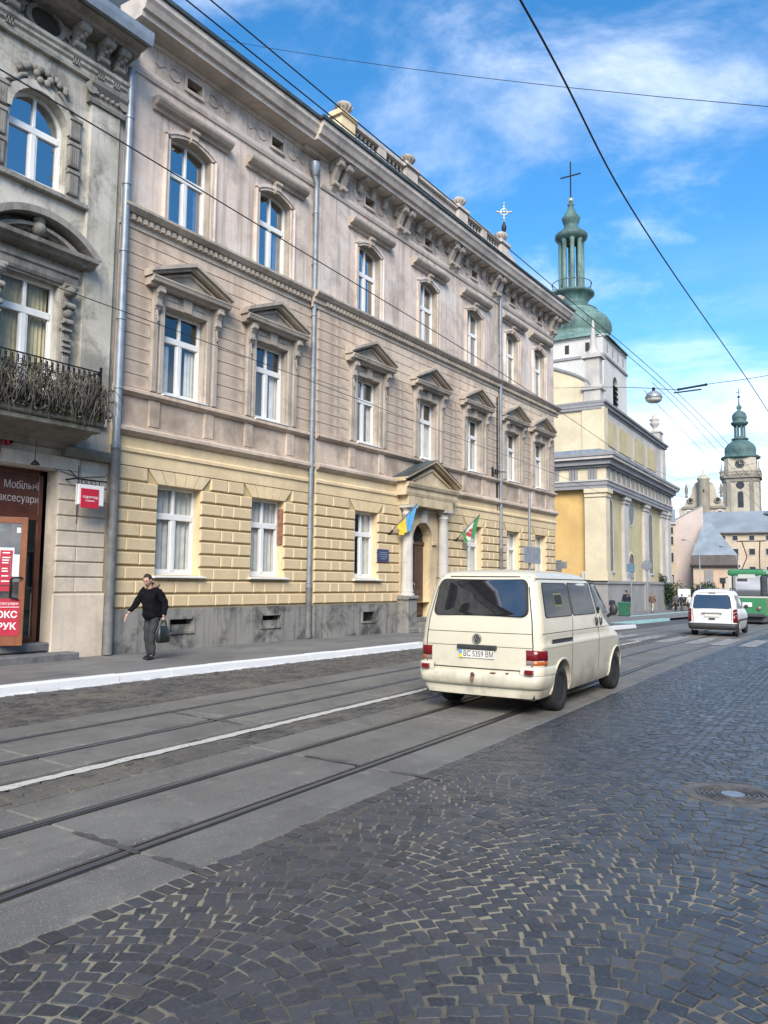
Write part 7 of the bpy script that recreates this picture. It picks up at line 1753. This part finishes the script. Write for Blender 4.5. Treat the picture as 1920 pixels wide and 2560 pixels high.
# ---- people far off near the church
def passer(label, loc, ang, cols, step=.18, h=1.75, bulk=1.0, group=None):
    """small walking figure: one body surface with coat, trousers, shoes and hair as its clothing"""
    P_ = thing('person', label, 'person', loc, ang, group); k = h/1.75
    a = dict(pel=(0,0,.93), ch=(.02,0,1.28), nk=(.04,0,1.46), ls=(.02,.19,1.40), rs=(.02,-.19,1.40), le=(-.06,.25,1.12), lw=(.05,.27,.88), re=(.06,-.25,1.12), rw=(.16,-.26,.90), lk=(step*.6,.085,.50), la=(step*.7,.085,.09), rk=(-step*.1,-.085,.49), ra=(-step*1.1,-.085,.11))
    a = {q:(v[0]*k,v[1]*k,v[2]*k) for q,v in a.items()}; s = k
    hm_, mt_ = head_mesh(Vector((.06*k,0,1.615*k)), 0, .15, M['skin'], .105*k)
    bs = skin_mesh([[(*a['pel'],.12*s),(*a['ch'],.125*s),(*a['nk'],.055*s),(.05*k,0,1.56*k,.055*s)],[(*a['ch'],.125*s),(*a['ls'],.06*s),(*a['le'],.042*s),(*a['lw'],.028*s),(a['lw'][0]+.02,a['lw'][1],a['lw'][2]-.15,.03*s)],[(*a['ch'],.125*s),(*a['rs'],.06*s),(*a['re'],.042*s),(*a['rw'],.028*s),(a['rw'][0]+.03,a['rw'][1],a['rw'][2]-.15,.03*s)],
        [(*a['pel'],.12*s),(*a['lk'],.058*s),(*a['la'],.038*s)],[(*a['pel'],.12*s),(*a['rk'],.058*s),(*a['ra'],.038*s)]], M['skin'], 'body', 1)
    link('body', join_meshes('body', [bs, hm_], [M['skin']]), P_)
    link('coat', skin_mesh([[(0,0,.80*k,.155*s*bulk),(*a['pel'],.155*s*bulk),(*a['ch'],.160*s*bulk),(*a['nk'],.075*s)],[(*a['ch'],.16*s*bulk),(*a['ls'],.085*s*bulk),(*a['le'],.066*s*bulk),(*V3(a['le'],a['lw'],.92),.05*s)],[(*a['ch'],.16*s*bulk),(*a['rs'],.085*s*bulk),(*a['re'],.066*s*bulk),(*V3(a['re'],a['rw'],.92),.05*s)]], cols[0], 'coat', 2), P_)
    link('trousers', skin_mesh([[(*a['pel'],.125*s),(*V3(a['pel'],a['lk'],.5),.10*s),(*a['lk'],.075*s),(*a['la'],.065*s)],[(*a['pel'],.125*s),(*V3(a['pel'],a['rk'],.5),.10*s),(*a['rk'],.075*s),(*a['ra'],.065*s)]], cols[1], 'trousers', 1), P_)
    for q in ('la','ra'): link('shoe', skin_mesh([[(a[q][0]-.04,a[q][1],a[q][2]-.045,.042),(a[q][0]+.06,a[q][1],a[q][2]-.05,.042),(a[q][0]+.16,a[q][1],a[q][2]-.06,.028)]], M['shoe'], 'shoe', 1), P_)
    hb = MB().sphere((.048*k,0,1.645*k),.108*k,12,8,0,(1,.9,1.05)); hb.v = [p for p in hb.v]; hb.build('hair', cols[2], P_)
    return P_
M['coat_brown'] = plain('brown_coat', (0.13,0.075,0.05), 0.85, 0, 0.2, 8); M['coat_grey'] = plain('grey_coat', (0.075,0.075,0.08), 0.85, 0, 0.2, 8); M['coat_navy'] = plain('navy_coat', (0.018,0.02,0.035), 0.85, 0, 0.2, 8); M['coat_pink'] = plain('pale_pink_jacket', (0.42,0.30,0.33), 0.85, 0, 0.15, 8); M['jeans'] = plain('blue_jeans', (0.05,0.07,0.13), 0.9, 0, 0.2, 8); M['beige'] = plain('pale_beige_trousers', (0.42,0.36,0.28), 0.9, 0, 0.1, 8); M['coat_white'] = plain('white_jacket', (0.55,0.55,0.55), 0.85, 0, 0.1, 8); M['coat_red'] = plain('dull_red_jacket', (0.28,0.07,0.07), 0.85, 0, 0.15, 8); M['hair_l'] = plain('light_hair', (0.20,0.15,0.10), 0.8, 0, 0.2, 30)
sqz = lambda y: zg(y)+.10
passer('person in a dark navy coat standing behind the green bin', (-17.75,55.4,sqz(55.4)), -1.9, (M['coat_navy'],M['coat_navy'],M['hair']), .06, 1.80, 1.15)
passer('short person in dark clothes waiting left of the green bin', (-18.55,54.7,sqz(54.7)), -1.2, (M['coat_navy'],M['coat_grey'],M['hair_l']), .10, 1.28, 1.1)
passer('person in a brown coat and pale trousers walking by the church wall', (-20.3,70.4,sqz(70.4)), 1.45, (M['coat_brown'],M['beige'],M['hair_l']), .20, 1.76, 1.1)
passer('person in a long grey coat at the church corner, nearest of the distant walkers', (-20.9,80.5,sqz(80.5)), 1.6, (M['coat_grey'],M['coat_navy'],M['hair']), .16, 1.80, 1.1)
passer('person in a navy coat in front of the white panel', (-21.2,84.0,sqz(84.0)), 1.7, (M['coat_navy'],M['jeans'],M['hair']), .16, 1.74)
passer('person in a white jacket and blue jeans in front of the white panel', (-20.55,84.4,sqz(84.4)), -1.4, (M['coat_white'],M['jeans'],M['hair_l']), .18, 1.70)
passer('person in a pale pink jacket between the white panel and the white car', (-19.9,86.5,sqz(86.5)), -1.5, (M['coat_pink'],M['coat_navy'],M['hair']), .18, 1.70)
passer('person in a dull red jacket close beside the white car', (-19.3,87.5,sqz(87.5)), 1.5, (M['coat_red'],M['coat_grey'],M['hair']), .18, 1.75)
# ================================================================ street furniture, hedge, wires
M['sign_blue'] = plain('blue_grey_sign', (0.12,0.20,0.27), 0.5, 0, 0.1, 4); M['galv'] = plain('galvanised_steel', (0.30,0.32,0.34), 0.45, 0.4, 0.15, 4); M['bin_green'] = plain('green_plastic_bin', (0.02,0.11,0.06), 0.5, 0, 0.15, 4); M['lamp_white'] = plain('white_lamp_globe', (0.72,0.73,0.72), 0.35, 0, 0.05, 4); M['panel_white'] = plain('white_info_panel', (0.62,0.65,0.67), 0.5, 0, 0.08, 2); M['wire'] = plain('dark_overhead_wire', (0.03,0.03,0.035), 0.5, 0.3, 0.1, 4)
# square sign on a tall pole before the long building
sg = thing('road_sign', 'grey back of a square road sign on a tall thin pole before the long building', 'road sign', (-11.8,26.0,.12))
MB().tube([(0,0,0),(0,0,4.85)],.045,10).sphere((0,0,4.86),.05,8,6).build('pole', M['galv'], sg)
pt = MB().box(.05,.075,-.62,.80,2.36,2.96).build('sign_plate', M['galv'], sg, bevel=.008)
MB().box(.03,.05,-.55,.72,2.50,2.54).box(.03,.05,-.55,.72,2.78,2.82).build('sign_rail', M['pipe_dark'], sg)
sg = thing('road_sign', 'small grey sign plates at the end of the long building, above the van roof', 'road sign', (-15.9,38.8,-.28))
MB().tube([(0,0,0),(0,0,3.3)],.04,8).build('pole', M['galv'], sg); MB().box(-.38,.12,-.04,-.02,2.68,3.28).build('sign_plate', M['galv'], sg, bevel=.006); MB().box(.02,.40,-.045,-.02,2.85,3.2).build('sign_plate', M['galv'], sg, bevel=.006)
sg = thing('road_sign', 'blue grey square sign with smaller plate on a pole by the green bin', 'road sign', (-17.08,54.4,sqz(54.4)))
MB().tube([(0,0,0),(0,0,3.65)],.05,8).build('pole', M['galv'], sg); MB().box(-.28,.28,-.09,-.06,3.05,3.62).build('sign_plate', M['sign_blue'], sg, bevel=.006); MB().box(-.22,.22,-.09,-.06,2.62,2.98).build('sign_plate', M['galv'], sg, bevel=.006)
sg = thing('road_sign', 'round road sign seen from behind on a grey pole before the church', 'road sign', (-16.35,55.65,sqz(55.6)))
MB().tube([(0,0,0),(0,0,3.95)],.05,8).build('pole', M['galv'], sg); d_ = MB().lathe([(.36,0),(.37,.012),(.36,.03)], seg=28); d_.v = [(x,-.06-z,3.55+y) for x,y,z in d_.v]; d_.build('sign_disc', M['galv'], sg)
# green bin
bn = thing('rubbish_bin', 'green wheeled rubbish bin on the pavement by the church', 'bin', (-17.45,53.9,sqz(53.9)), .25)
MB().add([(-.34,-.28,.05),(.34,-.28,.05),(.34,.28,.05),(-.34,.28,.05),(-.42,-.36,.86),(.42,-.36,.86),(.42,.36,.86),(-.42,.36,.86)], [(0,3,2,1),(0,1,5,4),(1,2,6,5),(2,3,7,6),(3,0,4,7),(4,5,6,7)]).build('bin_body', M['bin_green'], bn, bevel=.02)
MB().box(-.45,.45,-.39,.40,.86,.92).box(-.42,.42,.36,.46,.90,.98).build('bin_lid', M['bin_green'], bn, bevel=.02)
for s in (-1,1): MB().prism([(.30+.10*math.cos(2*math.pi*k/14),.10+.10*math.sin(2*math.pi*k/14)) for k in range(14)], lambda a,b,t: (t,a,b), s*.30, s*.38).build('wheel', M['tyre'], bn)
# white info panel and hedge
pn = thing('info_panel', 'white notice panel on legs in front of the dark hedge', 'sign', (-21.3,85.4,sqz(85.4)), .24)
MB().box(-.62,.62,-.04,.04,1.45,2.3).build('panel', M['panel_white'], pn)
for s in (-1,1): MB().box(s*.5-.04,s*.5+.04,-.03,.03,0,1.45).build('leg', M['galv'], pn)
M['leaf'] = plain('evergreen_leaf', (0.030,0.060,0.030), 0.6, 0, 0.5, 2.5); M['leaf2'] = plain('olive_leaf', (0.055,0.085,0.035), 0.6, 0, 0.4, 2.5); M['bark'] = plain('bark', (0.07,0.055,0.045), 0.9, 0, 0.3, 6)
def leafy(mb, c, r, n, rnd, s=.11):
    c = Vector(c)
    for k in range(n):
        v = Vector((rnd.gauss(0,1),rnd.gauss(0,1),rnd.gauss(0,1))).normalized(); q = r*rnd.uniform(.55,1.05)*(1+.25*mnoise.noise((c+v*r)*1.3)); p = c + Vector((v.x*q,v.y*q,v.z*q*.85))
        a = Vector((rnd.uniform(-1,1),rnd.uniform(-1,1),rnd.uniform(-1,1))).normalized()*s*rnd.uniform(.6,1.3); b2 = a.cross(Vector((rnd.random(),rnd.random(),rnd.random()+.1))).normalized()*s*.55
        mb.add([p-a,p+b2,p+a,p-b2],[(0,1,2,3)],0 if rnd.random() < .7 else 1)
rl_ = random.Random(31)
for k,(x,y,r,lab) in enumerate(((-24.6,88.6,1.15,'dark evergreen bush against the church corner'),(-23.3,89.3,1.25,'dark evergreen bush directly left of the white panel'),(-21.9,89.8,1.35,'broad dark evergreen bush directly behind the white panel'),(-20.4,90.4,1.25,'dark evergreen bush right of the white panel, beside the car'))):
    bsh = thing('bush', lab, 'bush', (x,y,sqz(y)), 0, 'evergreen bushes by the square')
    mb = MB(); 
    for j in range(4): leafy(mb, (rl_.uniform(-.6,.6),rl_.uniform(-.4,.4),1.2+rl_.uniform(-.1,1.0)), r*.95, 480, rl_)
    mb.build('foliage', [M['leaf'],M['leaf2']], bsh, fix=False); MB().tube([(0,0,-.1),(.05,0,.7),(.0,.05,1.4)],[.08,.06,.03],6).build('stem', M['bark'], bsh)
tre = thing('tree', 'small thin dark tree rising above the bushes beside the church corner', 'tree', (-24.2,88.0,sqz(88)))
MB().tube([(0,0,-.1),(.05,.02,1.2),(-.05,0,2.6),(.1,0,3.6)],[.10,.08,.05,.02],7).build('trunk', M['bark'], tre); mb = MB()
for j in range(7): leafy(mb, (rl_.uniform(-.5,.5),rl_.uniform(-.4,.4),1.9+j*.30), .42, 120, rl_, .09)
mb.build('crown', [M['leaf'],M['leaf2']], tre, fix=False)
# lamp posts at the far square
for (x,y,h,lab) in ((-13.5,58.6,5.7,'tall pale lamp post with an arm, left of the white car, by the pavilion'),(-11.05,59.0,5.2,'pale lamp post standing just behind the tram roof')):
    lp = thing('lamp_post', lab, 'lamp post', (x,y,zg(y)), 0)
    MB().tube([(0,0,0),(0,0,.9),(0,0,.9),(0,0,h-1.2),(-.2,0,h-.5),(-.9,0,h-.1)],[.06,.06,.032,.028,.022,.02],8).build('post', M['galv'], lp); MB().sphere((-1.05,0,h-.08),.12,10,8,0,(1.5,.8,.5)).build('lamp_head', M['galv'], lp); MB().lathe([(.15,0),(.15,.5),(.08,.6)],0,0,0,8).build('foot', M['galv'], lp)
# overhead wires
def sag(pts, s=.0, n=10):
    out = []
    if len(pts) > 3 and s == 0:                    # smooth curve through the points
        P_ = [Vector(p) for p in pts]; P_ = [P_[0]*2-P_[1]] + P_ + [P_[-1]*2-P_[-2]]
        for i in range(1, len(P_)-2):
            a, b, c, d = P_[i-1:i+3]; l0, l1, l2 = max(.05,(b-a).length)**.5, max(.05,(c-b).length)**.5, max(.05,(d-c).length)**.5
            t0, t1, t2, t3 = 0, l0, l0+l1, l0+l1+l2
            for k in range(n):
                t = t1+(t2-t1)*k/n
                A1 = a*((t1-t)/(t1-t0))+b*((t-t0)/(t1-t0)); A2 = b*((t2-t)/(t2-t1))+c*((t-t1)/(t2-t1)); A3 = c*((t3-t)/(t3-t2))+d*((t-t2)/(t3-t2))
                B1 = A1*((t2-t)/(t2-t0))+A2*((t-t0)/(t2-t0)); B2 = A2*((t3-t)/(t3-t1))+A3*((t-t1)/(t3-t1)); out.append(B1*((t2-t)/(t2-t1))+B2*((t-t1)/(t2-t1)))
        out.append(P_[-2]); return out
    for (a, b) in zip(pts, pts[1:]):
        a, b = Vector(a), Vector(b)
        for i in range(n): t_ = i/n; p = a.lerp(b,t_); p.z -= s*4*t_*(1-t_); out.append(p)
    out.append(Vector(pts[-1])); return out
def wire(name, label, pts, r=.012, s=.0, par=None):
    mb = MB().tube(sag(pts, s), r, 6); o = mb.build(name, M['wire'], par)
    if par is None: tag(o, label, 'overhead wire')
    return o
wire('contact_wire', 'thick dark tram wire crossing the sky from top centre to the right edge', [(-1.55,-8,5.6),(-2.07,4.46,5.6),(-2.35,7.5,5.6),(-2.70,16.5,5.6),(-3.4,32,5.5),(-4.4,52,5.2)], .0085)
wire('contact_wire', 'upper of the two wires running close together past the roof urns', [(-4.3,-8,6.3),(-4.46,4,6.3),(-4.56,10.6,6.3),(-4.72,18,6.3),(-5.25,30,6.1),(-7.2,60,5.4)], .0065)
wire('contact_wire', 'lower of the two wires running close together past the roof urns', [(-4.5,-8,6.3),(-4.62,4,6.3),(-4.71,11,6.3),(-4.86,18,6.3),(-5.5,30,6.1),(-7.45,60,5.4)], .0065)
wire('contact_wire', 'dark wire slanting across the facade in front of the upper windows', [(-6.4,-8,6.4),(-6.81,3.5,6.4),(-7.05,7.2,6.4),(-7.6,15.1,6.4),(-8.62,25.1,6.4),(-10.4,44,6.1)], .0075)
wire('contact_wire', 'lower dark wire slanting across the facade in front of the first floor windows', [(-9.4,-8,5.8),(-9.79,5.2,5.8),(-10.15,11.7,5.8),(-10.73,19.2,5.8),(-11.0,24.1,5.8),(-12.2,42,5.6)], .0065)
wire('span_wire', 'thin wire crossing the upper sky from the roof edge to the right edge', [(-13.9,12.5,15.1),(4.0,12.05,6.25)], .0055, .28)
wire('contact_wire', 'faint lower tram wire passing under the hanger bars beside the bowl lamp', [(-4.95,17.5,6.28),(-5.05,20,6.22),(-5.75,30,6.05),(-7.7,60,5.35)], .006)
wire('contact_wire', 'faint tram wire just left of the bowl lamp hanger, lowest of the far bundle', [(-5.25,17.9,6.22),(-5.38,20,6.15),(-6.1,30,5.95),(-7.95,60,5.3)], .006)
LX = (-5.28,18.77,6.34)
sp_ = thing('street_lamp', 'pale bowl lamp hanging from a span wire above the tracks', 'street lamp', LX)
MB().lathe([(.02,.06),(.09,.04),(.17,-.02),(.20,-.09),(.20,-.13),(.19,-.14)],0,0,0,20).build('shade', M['galv'], sp_); MB().lathe([(.19,-.14),(.18,-.18),(.13,-.22),(.04,-.24)],0,0,0,20).build('bowl', M['lamp_white'], sp_); MB().box(-.03,.03,-.03,.03,.04,.14).build('hook', M['iron'], sp_)
wire('span_wire', 'span wire carrying the bowl lamp across the tracks', [(-14.3,34.3,11.0),(-5.75,18.65,6.52),(-5.28,18.77,6.46),(-4.75,18.95,6.40),(-4.2,19.05,6.46),(-2.87,19.35,6.56),(8.9,22.0,8.2)], .008)
ins = thing('wire_hanger', 'dark insulated hanger bars joining the span wire and contact wires', 'wire fitting', (0,0,0))
MB().tube([(-4.75,18.95,6.40),(-4.15,19.06,6.46)],.026,6).build('bar', M['iron'], ins); MB().tube([(-4.85,18.9,6.32),(-4.25,19.05,6.36)],.018,6).build('lower_bar', M['iron'], ins)
for q in ((-4.75,18.95,6.40),(-4.15,19.06,6.46)): MB().sphere(q,.035,8,6).build('insulator', M['iron'], ins)
wire('span_wire', 'far span wire dipping between the church cornice and the bell tower', [(-20.6,62.0,11.5),(-11.75,43.44,7.84),(-10.8,43.69,7.36),(-10.45,43.75,7.05)], .0075)
wire('span_wire', 'far faint span wire rising past the stair turret to the right', [(-11.7,43.46,7.36),(-8.96,44.1,7.80),(-6.73,44.5,8.33),(8,47,9.5)], .008)
lp2 = thing('street_lamp', 'small far street lamp at the right edge before the bell tower', 'street lamp', (-6.75,44.5,5.6))
MB().lathe([(.02,.08),(.14,.04),(.30,-.06),(.28,-.14),(.12,-.2)],0,0,0,14).build('bowl', M['galv'], lp2)
wire('span_wire', 'faint wire holding the far street lamp at the right edge', [(-6.75,44.5,5.68),(-6.2,44.6,5.8),(8,47,7.5)], .0065)
